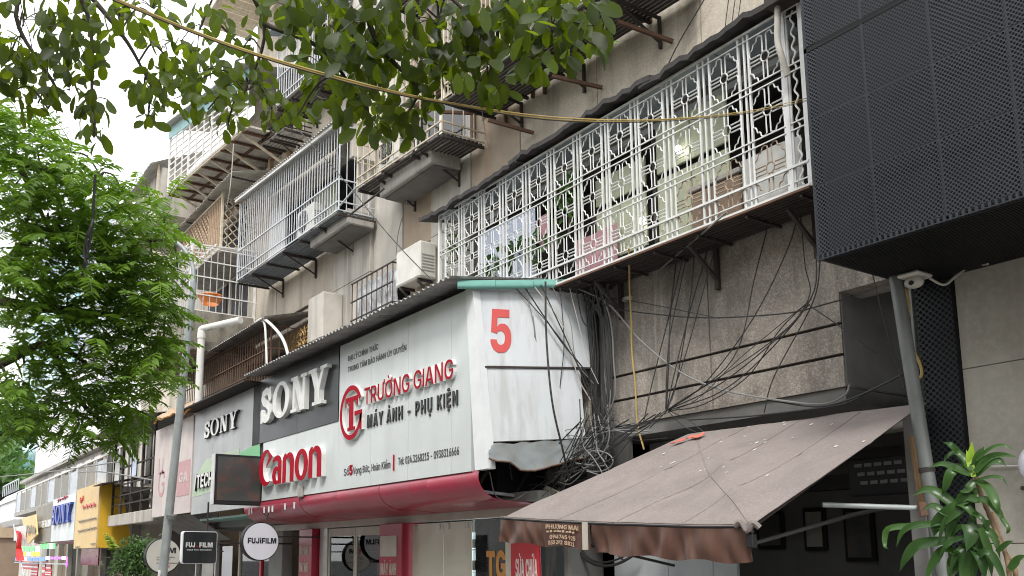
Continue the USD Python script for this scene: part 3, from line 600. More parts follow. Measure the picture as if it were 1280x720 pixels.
for x, z in ((-8.9, 5.08), (-5.85, 5.17)): put('bracket_plate', MB().cbox(x - 0.02, x + 0.13, YW - 0.09, YW - 0.01, z, z + 0.06, 0.008), 'concrete', gr)
# its tarred, sagging roof strip
rs = thing('roof_strip', 'dark sagging tarred roof edge above the white ornamental grille', 'roof edge', (-9.2, 8.2, 7.55))
def strip(x0, x1, n, seed, m, dz, y0, y1, name):
    rr = np.random.default_rng(seed); P = np.zeros((3, n, 3)); xs = np.linspace(x0, x1, n); w = np.cumsum(rr.normal(0, 0.012, n)); w -= np.linspace(w[0], w[-1], n)
    for i, (y, z) in enumerate(((y0, 7.53 + dz), ((y0 + y1) / 2, 7.6 + dz), (y1, 7.68 + dz))):
        P[i, :, 0] = xs; P[i, :, 1] = y + rr.normal(0, 0.01, n); P[i, :, 2] = z + w * (1 if i == 0 else 0.6) + rr.normal(0, 0.014, n)
    put(name, MB().sheet(P, (0, 0, 0.07)), m, rs)
strip(-13.35, -10.4, 26, 3, 'tar', 0.0, 7.84, 8.58, 'roof_felt'); strip(-10.6, -7.6, 26, 4, 'tar', 0.02, 7.83, 8.58, 'roof_felt'); strip(-7.8, -5.3, 22, 5, 'tar', 0.0, 7.84, 8.58, 'roof_felt')
for i in range(6): put('ceiling_sheet', MB().box(-13.0 + i * 1.25, -11.76 + i * 1.25, 8.05, 8.57, 7.545 + 0.004 * (i % 2), 7.56), 'corrugated_blue', rs)
# what stands behind the grille
def hung(name, label, cat, x0, x1, z0, z1, y, m, wave=0.02, n=18):
    xs = np.linspace(x0, x1, n); P = np.zeros((4, n, 3))
    for i, z in enumerate(np.linspace(z1, z0, 4)):
        P[i, :, 0] = xs; P[i, :, 1] = y + wave * np.sin(np.linspace(0, 9 + x0, n) * 1.7) * (0.4 + 0.2 * i); P[i, :, 2] = z + 0.01 * np.sin(xs * 9 + i)
    p = put(name, MB().sheet(P, (0, 0.006, 0)), m, smooth=40); tag(p, label=label, category=cat); return p
def px_box(u0, v0, u1, v1, Y):
    p, q = at(u0, v0, Y), at(u1, v1, Y); return min(p[0], q[0]), max(p[0], q[0]), min(p[2], q[2]), max(p[2], q[2])
hung('plastic_sheet', 'pale blue plastic sheet hung behind the left end of the white grille', 'sheet', -12.05, -10.5, 5.75, 6.95, 8.25, 'cloth_blue')
hung('curtain', 'dusty pink cloth behind the middle of the white grille', 'cloth', -9.6, -8.75, 5.5, 6.12, 8.3, 'cloth_pink')
hung('towel', 'pinkish towel hung beside the pale blue sheet', 'towel', -10.45, -10.2, 6.2, 6.75, 8.3, 'cloth_pink', 0.01)
hung('white_cloth', 'whitish cloth hung behind the rusty right end of the grille', 'cloth', -6.55, -5.75, 5.5, 6.15, 8.2, 'cloth_white', 0.01)
bx = thing('cardboard_box', 'greyish box behind the rusty bars at the grille end', 'box', (-6.9, 8.4, 5.5)); put('box_body', MB().cbox(-7.35, -6.6, 8.2, 8.55, 5.5, 6.02), 'brown_wall', bx); put('box_lid', MB().cbox(-7.37, -6.58, 8.18, 8.56, 6.024, 6.09, 0.01), 'concrete', bx)
for x0, x1, z0, z1, lab in ((-9.3, -8.3, 6.05, 6.95, 'pale green window shutters left of the lit bulb behind the grille'), (-8.1, -6.9, 5.85, 7.25, 'pale green double shutters behind the grille, nearest the rusty end')):
    t = thing('window_shutter', lab, 'shutter', (x0, YW, z0)); n = 2; w = (x1 - x0) / n
    for i in range(n):
        a, b = x0 + i * w, x0 + (i + 1) * w - 0.02; mid = (z0 + z1) / 2
        put('shutter_leaf', MB().cbox(a, b, 8.42, 8.46, z0 - 0.35, mid - 0.03, 0.008), 'shutter_green', t); put('shutter_leaf', MB().cbox(a, b, 8.42, 8.46, mid + 0.05, z1, 0.008), 'shutter_green', t)
    put('shutter_post', MB().box(x0 - 0.06, x0 - 0.01, 8.4, 8.47, z0 - 0.4, z1), 'dark_iron', t)
for u, v, lab in ((803, 276, 'glowing bulb low behind the white grille'), (848, 187, 'glowing bulb high behind the white grille')):
    p = at(u, v, 8.32); s = trimesh.creation.icosphere(2, 0.045); t = thing('light_bulb', lab, 'bulb', p)
    put('bulb_glass', MB().add(s.vertices * [1, 1, 1.25] + p, s.faces), 'bulb', t, smooth=True); put('bulb_socket', MB().tube([p + (0, 0, 0.05), p + (0, 0, 0.12)], 0.022, 8), 'white_paint', t)
put('window_head', MB().box(-12.7, -5.8, 8.5, 8.58, 7.3, 7.38), 'blue_grey_paint', blk)
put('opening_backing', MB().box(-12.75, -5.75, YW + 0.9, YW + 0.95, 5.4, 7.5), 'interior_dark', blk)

# ---- air conditioners
def ac_unit(label, x0, x1, y0, y1, z0, z1, fan=True):
    t = thing('air_conditioner', label, 'air conditioner', ((x0 + x1) / 2, (y0 + y1) / 2, z0))
    put('case', MB().cbox(x0, x1, y0, y1, z0, z1, 0.03), 'ac_white', t)
    cx, cz, r = x0 + (x1 - x0) * 0.4, (z0 + z1) / 2, min(z1 - z0, x1 - x0) * 0.4
    if fan:
        put('fan_opening', MB().tube([(cx, y0 - 0.001, cz), (cx, y0 - 0.012, cz)], r, 24), 'black_plastic', t)
        g = MB()
        for k in range(1, 5): g.tube([(cx + r * k / 4.3 * math.cos(a), y0 - 0.02, cz + r * k / 4.3 * math.sin(a)) for a in np.linspace(0, 2 * math.pi, 21)], 0.006, 4)
        for a in np.linspace(0, math.pi, 6, endpoint=False): g.bar((cx - r * math.cos(a), y0 - 0.022, cz - r * math.sin(a)), (cx + r * math.cos(a), y0 - 0.022, cz + r * math.sin(a)), 0.007)
        put('fan_guard', g, 'ac_grille', t)
    for k in range(6): put('vent_slot', MB().box(x1 + 0.001, x1 + 0.006, y0 + 0.05, y1 - 0.05, z0 + 0.12 + k * 0.06, z0 + 0.145 + k * 0.06), 'ac_grille', t)
    for x in (x0 + 0.1, x1 - 0.14): put('foot', MB().box(x, x + 0.04, y0 + 0.02, y1 - 0.02, z0 - 0.05, z0), 'dark_iron', t)
    return t
ac_unit('white air conditioner inside the long blue-grey bar cage', -19.4, -18.5, 8.05, 8.4, 9.1, 9.75)
ac_unit('air conditioner in the small yellowed cage above the concrete ledge', -15.2, -14.4, 8.0, 8.35, 9.2, 9.85)
a3 = ac_unit('cream air conditioner on the wall at the left end of the white grille', -14.75, -13.85, 8.18, 8.55, 6.72, 7.42, fan=False)
put('bracket', MB().bar((-14.6, 8.2, 6.66), (-14.6, YW + 0.04, 6.35), 0.04).bar((-13.95, 8.2, 6.66), (-13.95, YW + 0.04, 6.35), 0.04), 'dark_iron', a3)
ac_unit('beige air conditioner on the wire shelf high under the eave', -18.6, -17.9, 7.95, 8.3, 12.75, 13.3)

# ---- small barred window of the second floor, left of the cream air conditioner
wb = thing('barred_window', 'bulging window guard stuffed with silvery bags, left of the cream air conditioner', 'window guard', (-15.8, YW, 5.9))
for i in range(9): put('bar', MB().tube([(-16.7 + i * 0.22, 8.22, 5.6), (-16.7 + i * 0.22, 8.22, 7.32)], 0.012, 5), 'rust_iron', wb)
for k in range(5): put('rail', MB().bar((-16.72, 8.2, 5.7 + k * 0.4), (-14.92, 8.2, 5.7 + k * 0.4), 0.025), 'dark_iron', wb)
for z in (5.7, 6.5, 7.3): put('side_rail', MB().bar((-14.93, 8.2, z), (-14.93, YW, z), 0.025), 'dark_iron', wb)
for i in range(8):
    x = -16.6 + i * 0.21; rr = np.random.default_rng(i); P = np.zeros((7, 5, 3))
    for a in range(7):
        for b in range(5): P[a, b] = (x + b * 0.045 + rr.normal(0, 0.012), 8.3 + rr.normal(0, 0.03), 5.6 + a * 0.27 + rr.normal(0, 0.03))
    p = put('hanging_bag', MB().sheet(P, (0, 0.03, 0)), 'galvanised'); tag(p, label=f'silvery plastic bag in the bulging window guard, {NTH[i]} from the left', category='bag', group='silvery bags in the window guard')

# ---- dark rusty bar cage behind the SONY signs, with its tin roof
dc, ZD = cage('bar_cage', 'low dark cage of rusty bars between the two tin roofs behind the SONY signs', 'balcony cage', -26.4, -19.55, 7.55, (5.55, 5.55), (6.95, 6.95), 40, 'rust_iron', (0.3, 0.62), 5, None, None, br=0.012)
tr = thing('tin_roof', 'upper grey tin roof over the dark cage of rusty bars', 'roof', (-23, 8, 7.1))
roof_sheets(tr, -26.7, -19.2, (7.25, 7.02), (8.55, 7.36), 'corrugated_grey')
put('roof_beam', MB().bar((-26.7, 7.6, 6.99), (-19.3, 7.6, 6.99), 0.06), 'dark_iron', tr)
gl = thing('gold_lattice', 'gilded scroll lattice window guard below the concrete block', 'window guard', (-19.2, 8.3, 6.0))
rr = np.random.default_rng(5)
for i in range(8): put('lattice_bar', MB().bar((-20.25 + i * 0.21, 8.22, 5.5), (-20.25 + i * 0.21, 8.22, 6.95), 0.02), 'gold_paint', gl)
for k in range(7): put('lattice_rail', MB().bar((-20.3, 8.21, 5.55 + k * 0.22), (-18.72, 8.21, 5.55 + k * 0.22), 0.018), 'gold_paint', gl)
for i in range(7):
    for k in range(6):
        cx, cz = -20.15 + i * 0.21, 5.67 + k * 0.22; a0 = rr.uniform(0, 6.28)
        put('scroll', MB().tube([(cx + 0.085 * (1 - t * 0.6) * math.cos(a0 + 7 * t), 8.2 - 0.02 * t, cz + 0.09 * (1 - t * 0.6) * math.sin(a0 + 7 * t)) for t in np.linspace(0, 1, 12)], 0.013, 4), 'gold_paint', gl)
for pts, r, m, lab in (([(320, 403), (330, 399), (345, 412), (355, 427), (362, 450)], 0.035, 'pvc_white', 'bent white plastic pipe arching over the rusty bars'), ([(326, 400), (331, 406), (333, 440), (334, 468)], 0.028, 'pvc_white', 'thin cream pipe running down beside the arched white pipe')):
    t = thing('drain_pipe', lab, 'pipe', at(*pts[-1], 7.3)); put('pipe', MB().tube(spline([at(u, v, 7.3) for u, v in pts], 6), r, 8), m, t, smooth=50); put('pipe_collar', MB().tube([at(*pts[-1], 7.3), at(*pts[-1], 7.3) + (0, 0, 0.1)], r * 1.35, 8), m, t)
t = thing('drain_pipe', 'thick white drain pipe with an elbow at the left end of the grey SONY sign', 'pipe', at(248, 512, 7.0))
p, q = at(252, 414, 7.0), at(247, 520, 7.0); put('pipe', MB().tube([(p[0], 7.0, p[2]), (p[0], 7.0, q[2] - 1)], 0.1, 12), 'pvc_white', t, smooth=50)
put('elbow', MB().tube(spline([(p[0], 7.0, p[2] - 0.1), (p[0], 7.0, p[2] + 0.05), (p[0] + 0.25, 7.15, p[2] + 0.08), (p[0] + 1.3, 7.6, p[2] + 0.1)], 6), 0.09, 12), 'pvc_white', t, smooth=50)
put('pipe_collar', MB().tube([(p[0], 7.0, p[2] - 0.2), (p[0], 7.0, p[2] - 0.05)], 0.115, 12), 'pvc_white', t)

# ================================================================== left block, standing forward of the apartment wall
XB = -23.75
lb = thing('stepped_block', 'older left wing with a mossy side wall and wire balconies, half behind the feathery tree', 'building', (-28, 7, 0))
put('wall', MB().box(-36.5, XB, 8.75, 16, 5.2, 14.6), 'facade_plaster', lb)
put('mossy_parapet', MB().box(-28.2, -23.4, 6.75, 8.5, 7.3, 8.12), 'mossy_concrete', lb)
put('balcony_slab', MB().box(-28.3, -23.38, 6.7, 8.7, 7.05, 7.29), 'mossy_concrete', lb)
put('roof', MB().box(-36.8, -23.9, 8.76, 16.2, 14.62, 14.8), 'concrete', lb)
for x0, x1, z0, z1 in ((-28.2, -26.4, 8.3, 9.9), (-25.9, -24.3, 8.3, 9.9), (-28.0, -25.0, 10.6, 11.7)):
    f = put('window', MB().box(x0, x1, 8.7, 8.74, z0, z1), 'interior_dark', lb); put('window_frame', MB().bar((x0, 8.69, z0), (x1, 8.69, z0), 0.05).bar((x0, 8.69, z1), (x1, 8.69, z1), 0.05).bar(((x0 + x1) / 2, 8.69, z0), ((x0 + x1) / 2, 8.69, z1), 0.05), 'white_paint', f)
# wire balcony seen from its end
d1 = thing('wire_balcony', 'white wire balcony cage seen end-on above the mossy parapet, an orange basket inside', 'balcony cage', (-25.8, 7.6, 8.1))
for i in range(11): put('end_bar', MB().tube([(-23.5, 6.75 + i * 0.18, 8.1), (-23.5, 6.75 + i * 0.18, 9.95)], 0.012, 5), 'galvanised', d1)
for z in (8.15, 8.6, 9.1, 9.55, 9.93): put('end_rail', MB().bar((-23.49, 6.75, z), (-23.49, 8.6, z), 0.03), 'white_paint', d1)
for i in range(24): put('front_bar', MB().tube([(-23.5 - i * 0.2, 6.75, 8.1), (-23.5 - i * 0.2, 6.75, 9.95)], 0.012, 5), 'galvanised', d1)
for z in (8.15, 9.0, 9.93): put('front_rail', MB().bar((-28.1, 6.74, z), (-23.5, 6.74, z), 0.03), 'white_paint', d1)
for i in range(13): put('roof_bar', MB().bar((-23.5 - i * 0.36, 6.7, 9.97), (-23.5 - i * 0.36, 8.7, 10.1), 0.035), 'white_paint', d1)
for y in (6.72, 7.4, 8.1): put('roof_rail', MB().bar((-28.1, y, 10.02 + (y - 6.7) * 0.06), (-23.45, y, 10.02 + (y - 6.7) * 0.06), 0.035), 'white_paint', d1)
for x in (-23.5,):
    for y in (6.75, 8.55): put('corner_post', MB().bar((x, y, 7.9), (x, y, 10.0), 0.06), 'white_paint', d1)
bk = thing('basket', 'orange plastic basket hung inside the white wire balcony', 'basket', at(263, 376, 7.4))
p = at(263, 376, 7.4); n = 14
put('basket_body', MB().add([(p[0] + r * math.cos(a), p[1] + r * math.sin(a), p[2] + z) for r, z in ((0.22, -0.1), (0.34, 0.12)) for a in np.linspace(0, 2 * math.pi, n, endpoint=False)], [(i, (i + 1) % n, n + (i + 1) % n, n + i) for i in range(n)]), 'orange_plastic', bk)
put('basket_rim', MB().tube([(p[0] + 0.34 * math.cos(a), p[1] + 0.34 * math.sin(a), p[2] + 0.12) for a in np.linspace(0, 2 * math.pi, n + 1)], 0.02, 5), 'orange_plastic', bk)
# lattice balcony above it under a tin awning
d2 = thing('lattice_balcony', 'balcony screened by crossed tan laths and cream diamond lattice under a tin awning', 'balcony cage', (-25.5, 7.6, 10.1))
def lattice(parent, place, w, h, step, m, name, r=0.014):
    for s in (1, -1):
        k = -h
        while k < w:
            a, b = max(k, 0), min(k + h, w)
            if b > a:
                z0, z1 = (a - k), (b - k)
                if s < 0: z0, z1 = h - z0, h - z1
                put(name, MB().bar(place(a, z0), place(b, z1), r * 2), m, parent)
            k += step
lattice(d2, lambda s, z: (-27.6 + s, 7.6, 10.12 + z), 2.7, 1.55, 0.24, 'tan_slat', 'lath')
lattice(d2, lambda s, z: (-23.7, 7.6 + s, 10.12 + z), 1.0, 1.45, 0.26, 'cream_paint', 'diamond_bar', 0.013)
for i in range(8): put('upright', MB().bar((-24.85 + 0.15 * i, 7.6, 10.1), (-24.85 + 0.15 * i, 7.6, 11.6), 0.03), 'tan_slat', d2)
for z in (10.1, 11.62): put('rail', MB().bar((-27.7, 7.59, z), (-23.68, 7.59, z), 0.05), 'cream_paint', d2)
put('corner_post', MB().bar((-23.7, 7.6, 9.95), (-23.7, 7.6, 11.7), 0.06), 'cream_paint', d2)
put('floor', MB().box(-27.7, -23.6, 7.55, 8.7, 10.0, 10.08), 'concrete', d2)
ta = thing('tin_awning', 'curved grey tin awning over the lath-screened balcony', 'awning', (-24.2, 8, 11.9))
roof_sheets(ta, -27.9, -22.3, (7.35, 11.72), (8.55, 12.05), 'corrugated_pale')
for x in (-26.5, -24.4, -22.5): put('awning_frame', MB().bar((x, 7.4, 11.68), (x, 8.55, 11.68), 0.04).bar((x, 8.5, 11.4), (x, 8.5, 12.1), 0.04), 'dark_iron', ta)
# top balcony: white rails, teal roof, plank floor on struts
d3 = thing('rail_balcony', 'top floor balcony of white horizontal rails under a teal sheet, floor boards on cream struts', 'balcony cage', (-24.5, 7.7, 12.9))
zf = lambda x: 13.15 - 0.1 * (x + 28)
zt_ = lambda x: 15.3 - 0.2 * (x + 28)
for k in range(10): q = (k + 0.4) / 10; put('rail', MB().bar((-28.2, 7.25, zf(-28.2) * (1 - q) + zt_(-28.2) * q), (-20.9, 7.25, zf(-20.9) * (1 - q) + zt_(-20.9) * q), 0.035), 'white_paint', d3)
for i in range(11): put('upright', MB().bar((-28.2 + i * 0.73, 7.24, zf(-28.2 + i * 0.73)), (-28.2 + i * 0.73, 7.24, zt_(-28.2 + i * 0.73)), 0.06 if i % 3 == 0 else 0.04), 'white_paint', d3)
for i in range(19): put('floor_board', MB().hexa([(x, y, zf(x) + z) for z in (-0.05, 0) for y in (7.2, 8.66) for x in (-28.2 + i * 0.385, -28.2 + i * 0.385 + 0.365)]), 'facade_pale', d3)
for i in range(9): x = -28.0 + i * 0.85; put('floor_joist', MB().bar((x, 7.22, zf(x) - 0.1), (x, 8.7, zf(x) - 0.1), 0.06), 'rust_iron', d3)
for y in (7.25, 7.9): put('floor_beam', MB().bar((-28.2, y, zf(-28.2) - 0.06), (-20.9, y, zf(-20.9) - 0.06), 0.07), 'cream_paint' if y < 7.5 else 'rust_iron', d3)
for i in range(6): x = -27.6 + i * 1.25; put('strut', MB().bar((x, 7.3, zf(x) - 0.12), (x, 8.68, zf(x) - 0.75), 0.055), 'cream_paint', d3); put('wall_post', MB().box(x - 0.08, x + 0.08, 8.5, 8.68, zf(x) - 1.0, zf(x) - 0.13), 'tan_slat', d3)
put('top_sheet', MB().hexa([(x, y, zt_(x) + z) for z in (-0.3, 0.05) for y in (7.2, 7.23) for x in (-28.3, -20.8)]), 'teal_sheet', d3)
roof_sheets(d3, -28.6, -20.6, (6.95, 15.36), (8.7, 15.7), 'corrugated_pale', z_of=lambda x: -0.2 * (x + 28))
rk = thing('rooftop_shed', 'tilted pale roof sheets of a shed at the far end of the left wing', 'roof', (-32, 8, 14.5))
roof_sheets(rk, -33.5, -29.2, (6.9, 14.5), (8.7, 15.4), 'corrugated_pale'); put('shed_wall', MB().box(-33.3, -29.3, 7.3, 8.7, 12.9, 14.5), 'facade_pale', rk)
for x in (-33.2, -31.2, -29.4): put('shed_post', MB().bar((x, 7.2, 12.5), (x, 7.2, 14.6), 0.07), 'cream_paint', rk)

# ================================================================== the main shop sign
YS = 6.8
SX0, SX1, SZ0, SZ1 = -17.86, -9.86, 2.75, 5.3
ms = thing('shop_sign', 'large pale grey shop sign reading TRƯỜNG GIANG, with big SONY and Canon lettering', 'shop sign', (-14, YS + 0.1, SZ0))
edges = [SX0, -16.1, -14.27, -13.05, -11.83, -10.6, -10.12]
for i in range(len(edges) - 1):
    a, b = edges[i] + 0.004, edges[i + 1] - 0.004
    if i < 2: put('face_panel', MB().box(a, b, YS, YS + 0.06, SZ0, 3.955), 'panel_grey', ms)
    else: put('face_panel', MB().box(a, b, YS, YS + 0.06, SZ0, SZ1), 'panel_grey', ms)
put('edge_trim', MB().hexa([(x, y, z) for z, xa, xb in ((SZ0, -10.0, -9.69), (SZ1, -10.22, -10.04)) for y in (YS - 0.02, YS + 0.1) for x in (xa, xb)]), 'trim_white', ms)
for a, b in ((SX0 - 0.2, -16.1), (-16.096, -14.28)): put('black_panel', MB().box(a, b - 0.002, YS - 0.012, YS + 0.06, 3.96, SZ1 + 0.01), 'panel_black', ms)
put('black_panel', MB().box(-18.5, SX0 - 0.204, YS - 0.012, YS + 0.06, 3.96, SZ1 + 0.01), 'black_plastic', ms)
put('box_frame', MB().box(SX0, -10.35, YS + 0.06, YS + 0.3, SZ0 + 0.02, SZ1 - 0.02), 'soffit_grey', ms)
sign_text(ms, '', 331, 528.5, 414, 504, 40, YS - 0.012, 0.1, 'letter_white', one=False, shapes=slab_sony())
sign_text(ms, '', 329, 608, 408, 596, 43, YS, 0.1, 'letter_red', one=False, shapes=canon_logo(), back='letter_white', back_depth=0.1)
sign_text(ms, 'ĐẠI LÝ CHÍNH THỨC', 435, 452, 473, 436.5, 6.5, YS, 0.004, 'letter_black', 520)
sign_text(ms, 'TRUNG TÂM BẢO HÀNH ỦY QUYỀN', 435, 466, 508, 437.5, 6.5, YS, 0.004, 'letter_black', 520)
sign_text(ms, 'TRƯỜNG GIANG', 459, 506, 571, 474, 21, YS, 0.006, 'letter_red', 640, one=False, gap=-0.02, back='letter_white', back_depth=0.055)
sign_text(ms, 'MÁY ẢNH - PHỤ KIỆN', 460, 535.5, 573, 506, 16, YS, 0.02, 'letter_black', 640, one=False, gap=0.22)
sign_text(ms, 'Số', 430, 595, 436.5, 593.5, 8.5, YS, 0.004, 'letter_black', 520)
sign_text(ms, '5', 437.2, 594, 441, 593, 12, YS, 0.014, 'letter_red', 720)
sign_text(ms, 'Vọng Đức, Hoàn Kiếm', 441.5, 593, 488, 585, 8.5, YS, 0.004, 'letter_black', 520)
sign_text(ms, '|', 491.8, 584.5, 493.2, 584.2, 12, YS, 0.01, 'letter_red', 400)
sign_text(ms, 'Tel: 024.3268215 - 0938316666', 498, 582, 574, 567.5, 9, YS, 0.004, 'letter_black', 520)
# the round emblem: an open ring with a slab T and the bar of a G
pc = at(442.5, 516, YS); ph = at(442.5, 482, YS); pr_ = at(456.5, 516, YS); pl_ = at(428.5, 516, YS)
Rz, Rx = ph[2] - pc[2], (pr_[0] - pl_[0]) / 2
ring = Point(0, 0).buffer(1, 40).difference(Point(0, 0).buffer(0.8, 40)).difference(Polygon([(0.1, 0.05), (1.4, 0.75), (1.4, -0.12), (0.1, -0.12)]))
tee = unary_union([sbox(-0.5, 0.38, 0.62, 0.58), sbox(-0.5, 0.2, -0.38, 0.45), sbox(0.5, 0.2, 0.62, 0.45), sbox(-0.16, -0.6, 0.24, 0.5), sbox(-0.3, -0.66, 0.4, -0.52)])
gbar = unary_union([sbox(0.32, -0.16, 0.98, 0.02), sbox(0.78, -0.7, 0.96, -0.1)])
em = [affinity.affine_transform(g, [Rx, 0, 0, Rz, 0, 0]) for g in (ring, tee, gbar)]
letters(ms, em, front(pc[0], YS - 0.002, pc[2]), 0.006, 'letter_red', 'emblem', False, 'letter_white', 0.055)
put('junction_box', MB().cbox(*px_box(373, 608, 378, 621, YS - 0.03)[:2], YS - 0.05, YS - 0.002, *px_box(373, 608, 378, 621, YS - 0.03)[2:], 0.01), 'concrete', ms)
# the returned side with the number 5
sd = thing('side_panel', 'white side panel of the shop sign with a big red number 5', 'sign panel', (-9.9, 7.8, 3.1))
XS = -9.9
NP = np.cross(at(742, 460, 8.5) - at(604, 458, 6.86), at(613, 552, 6.86) - at(604, 458, 6.86)); NP /= np.linalg.norm(NP); NP = NP * np.sign(NP[0])
def on_side(u, v, off=0.0):
    d = ray(u, v); p0 = at(604, 458, 6.86) + NP * off; return EYE + d * (((p0 - EYE) @ NP) / (d @ NP))
def slab_x(parent, name, pts, off, m, t=0.05):
    a = np.array([on_side(u, v, off) for u, v in pts]); b = a - NP * t
    put(name, MB().add(np.vstack([a, b]), [(0, 1, 2, 3), (7, 6, 5, 4), (0, 4, 5, 1), (1, 5, 6, 2), (2, 6, 7, 3), (3, 7, 4, 0)]), m, parent)
slab_x(sd, 'upper_panel', [(603, 457), (742, 459), (742, 366), (594, 359)], 0.012, 'panel_side')
slab_x(sd, 'lower_panel', [(613, 552), (732, 547.5), (725, 462), (604, 460)], 0, 'panel_side')
slab_x(sd, 'panel_trim', [(603, 459.7), (742, 461), (742, 459.3), (603, 457.4)], 0.018, 'dark_iron', 0.03)
slab_x(sd, 'top_trim', [(593, 362), (742, 369), (742, 363), (592, 356)], 0.024, 'trim_white', 0.04)
p, q, tt = on_side(613, 440, 0.014), on_side(639, 441, 0.014), on_side(613, 386, 0.014)
ex = (q - p); ez = (tt - p)
letters(sd, fit(text_shapes('5', 800), 1.0, 1.0), lambda x, y, d: tuple((p[:, None] + ex[:, None] * x + ez[:, None] * y + NP[:, None] * d)), 0.006, 'number_red', 'number', True)
for k in range(3):
    us = np.linspace(572 + k * 47.5, 572 + (k + 1) * 47.5 - 0.5, 5); P = np.zeros((7, 5, 3))
    for i in range(7):
        t_ = i / 6
        for j, u in enumerate(us): P[i, j] = on_side(u, 350.5 + 0.3 * (k % 2) - 0.012 * (u - 572) + 10.5 * t_, 0.03 + 0.12 * math.sin(math.pi * (0.15 + 0.55 * t_)))
    put('cap_sheet', MB().sheet(P, -NP * 0.01), 'green_cap', sd, smooth=40)
# the crumpled metal flap and junk below the number panel
fl = thing('metal_flap', 'crumpled grey sheet flap hanging below the number 5 panel', 'metal sheet', (-9.8, 7.9, 2.9))
nx, nz = 14, 5; P = np.zeros((nz, nx, 3)); rr = np.random.default_rng(12)
prof = spline([(612, 572), (636, 580), (658, 588), (690, 583), (725, 574), (762, 566)], 3); nx = len(prof); P = np.zeros((nz, nx, 3))
for i in range(nx):
    u = 612 + 150 * i / (nx - 1); a = on_side(u, 555 - 8 * i / (nx - 1), -0.02); c = on_side(prof[i][0], prof[i][1], 0.12)
    for k in range(nz): P[k, i] = a + (c - a) * k / (nz - 1) + rr.normal(0, 0.01, 3)
put('flap_sheet', MB().sheet(P, (0.008, 0, 0)), 'flap_grey', fl, smooth=35)
put('flap_edge', MB().tube([P[-1, i] for i in range(nx)], 0.012, 5), 'rust_iron', fl)
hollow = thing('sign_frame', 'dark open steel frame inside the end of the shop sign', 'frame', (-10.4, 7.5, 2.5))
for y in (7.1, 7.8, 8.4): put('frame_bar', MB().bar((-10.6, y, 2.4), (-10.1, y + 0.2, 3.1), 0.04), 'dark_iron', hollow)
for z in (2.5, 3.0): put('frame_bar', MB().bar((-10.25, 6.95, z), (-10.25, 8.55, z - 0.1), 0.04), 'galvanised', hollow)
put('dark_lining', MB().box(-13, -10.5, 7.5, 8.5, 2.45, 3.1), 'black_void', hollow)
# curved red fascia under the sign
rf = thing('curved_fascia', 'glossy crimson rounded fascia in segments under the shop sign', 'fascia', (-14.5, 7.1, 2.3))
segs = [-18.9, -17.9, -16.9, -15.9, -14.3, -12.75, -11.3, -9.95]
for i in range(7):
    a, b = segs[i] + 0.006, segs[i + 1] - 0.006
    prof = [(6.83, 2.75)] + [(7.22 - 0.42 * math.cos(t), 2.66 - 0.3 * math.sin(t)) for t in np.linspace(-0.12, math.pi / 2, 11)] + [(7.6, 2.345), (7.95, 2.32)]
    j = 0.004 * (i % 2)
    P = np.array([[(x, y + j, z + j) for x in np.linspace(a, b, 5)] for y, z in prof])
    put('fascia_segment', MB().sheet(P[:, ::-1], (0, 0.008, 0.008)), 'fascia_red', rf, smooth=50)
put('fascia_end', MB().poly(Polygon([(6.84, 2.74)] + [(7.22 - 0.41 * math.cos(t), 2.66 - 0.29 * math.sin(t)) for t in np.linspace(0, math.pi / 2, 9)] + [(7.95, 2.36), (7.95, 2.74)]), 0.01, lambda x, y, d: (-18.9 + d, x, y)), 'fascia_red', rf)
for x, z in ((-18.55, 2.62), (-18.4, 2.63), (-17.7, 2.62), (-17.45, 2.62), (-17.25, 2.62), (-16.6, 2.64), (-16.15, 2.64)): put('clip', MB().box(x, x + 0.035, 6.785, 6.805, z - 0.12, z), 'trim_white', rf)
# tin roof along the sign
sr = thing('tin_roof', 'dark corrugated tin roof running along the top of the SONY and TRƯỜNG GIANG sign', 'roof', (-14, 7.2, 5.4))
roof_sheets(sr, -18.1, -10.0, (6.38, 5.36), (8.15, 5.62), 'corrugated_grey')
for y in (7.3,): put('roof_batten', MB().bar((-18.0, y, 5.335 + (y - 6.4) * 0.147), (-10.1, y, 5.335 + (y - 6.4) * 0.147), 0.04), 'dark_iron', sr)

# ---- grey SONY sign and faded sign to its left
s2 = thing('shop_sign', 'steel grey sign with small SONY letters and green print left of the black panel', 'shop sign', (-20.4, YS, 2.66))
for a, b in ((-22.7, -21.1), (-21.096, -19.5), (-19.496, -18.1)): put('face_panel', MB().box(a, b - 0.002, YS, YS + 0.08, 2.66, 5.24), 'panel_steel', s2)
put('flashing', MB().hexa([(x, y, z) for z in (5.26, 5.29) for y in (6.42, 8.0) for x in (-22.9, -18.1)]), 'dark_iron', s2)
sign_text(s2, '', 258, 550, 299.5, 533, 20, YS, 0.07, 'letter_white', one=False, shapes=slab_sony(), back='letter_black', back_depth=0.06)
sign_text(s2, '/TECH', 245.5, 612, 268.5, 606.5, 17, YS, 0.006, 'letter_white', 850, one=False, back='letter_black', back_depth=0.06)
gp = lambda pts: Polygon([(at(u, v, YS)[0], at(u, v, YS)[2]) for u, v in pts])
put('green_band', MB().poly(gp([(300, 566), (325, 553), (325, 600), (296, 606)]), 0.004, front(0, YS, 0)), 'green_print', s2)
put('pale_band', MB().poly(gp([(243, 600), (258, 574), (299.5, 560), (295, 606), (240, 622)]), 0.004, front(0, YS - 0.001, 0)), 'pale_green_print', s2)
put('side', MB().box(-22.71, -22.7, YS + 0.002, YS + 0.5, 2.7, 5.2), 'panel_steel', s2)
s3 = thing('shop_sign', 'faded whitish poster sign with washed-out pink print behind the lamp post', 'shop sign', (-24.5, YS, 2.7))
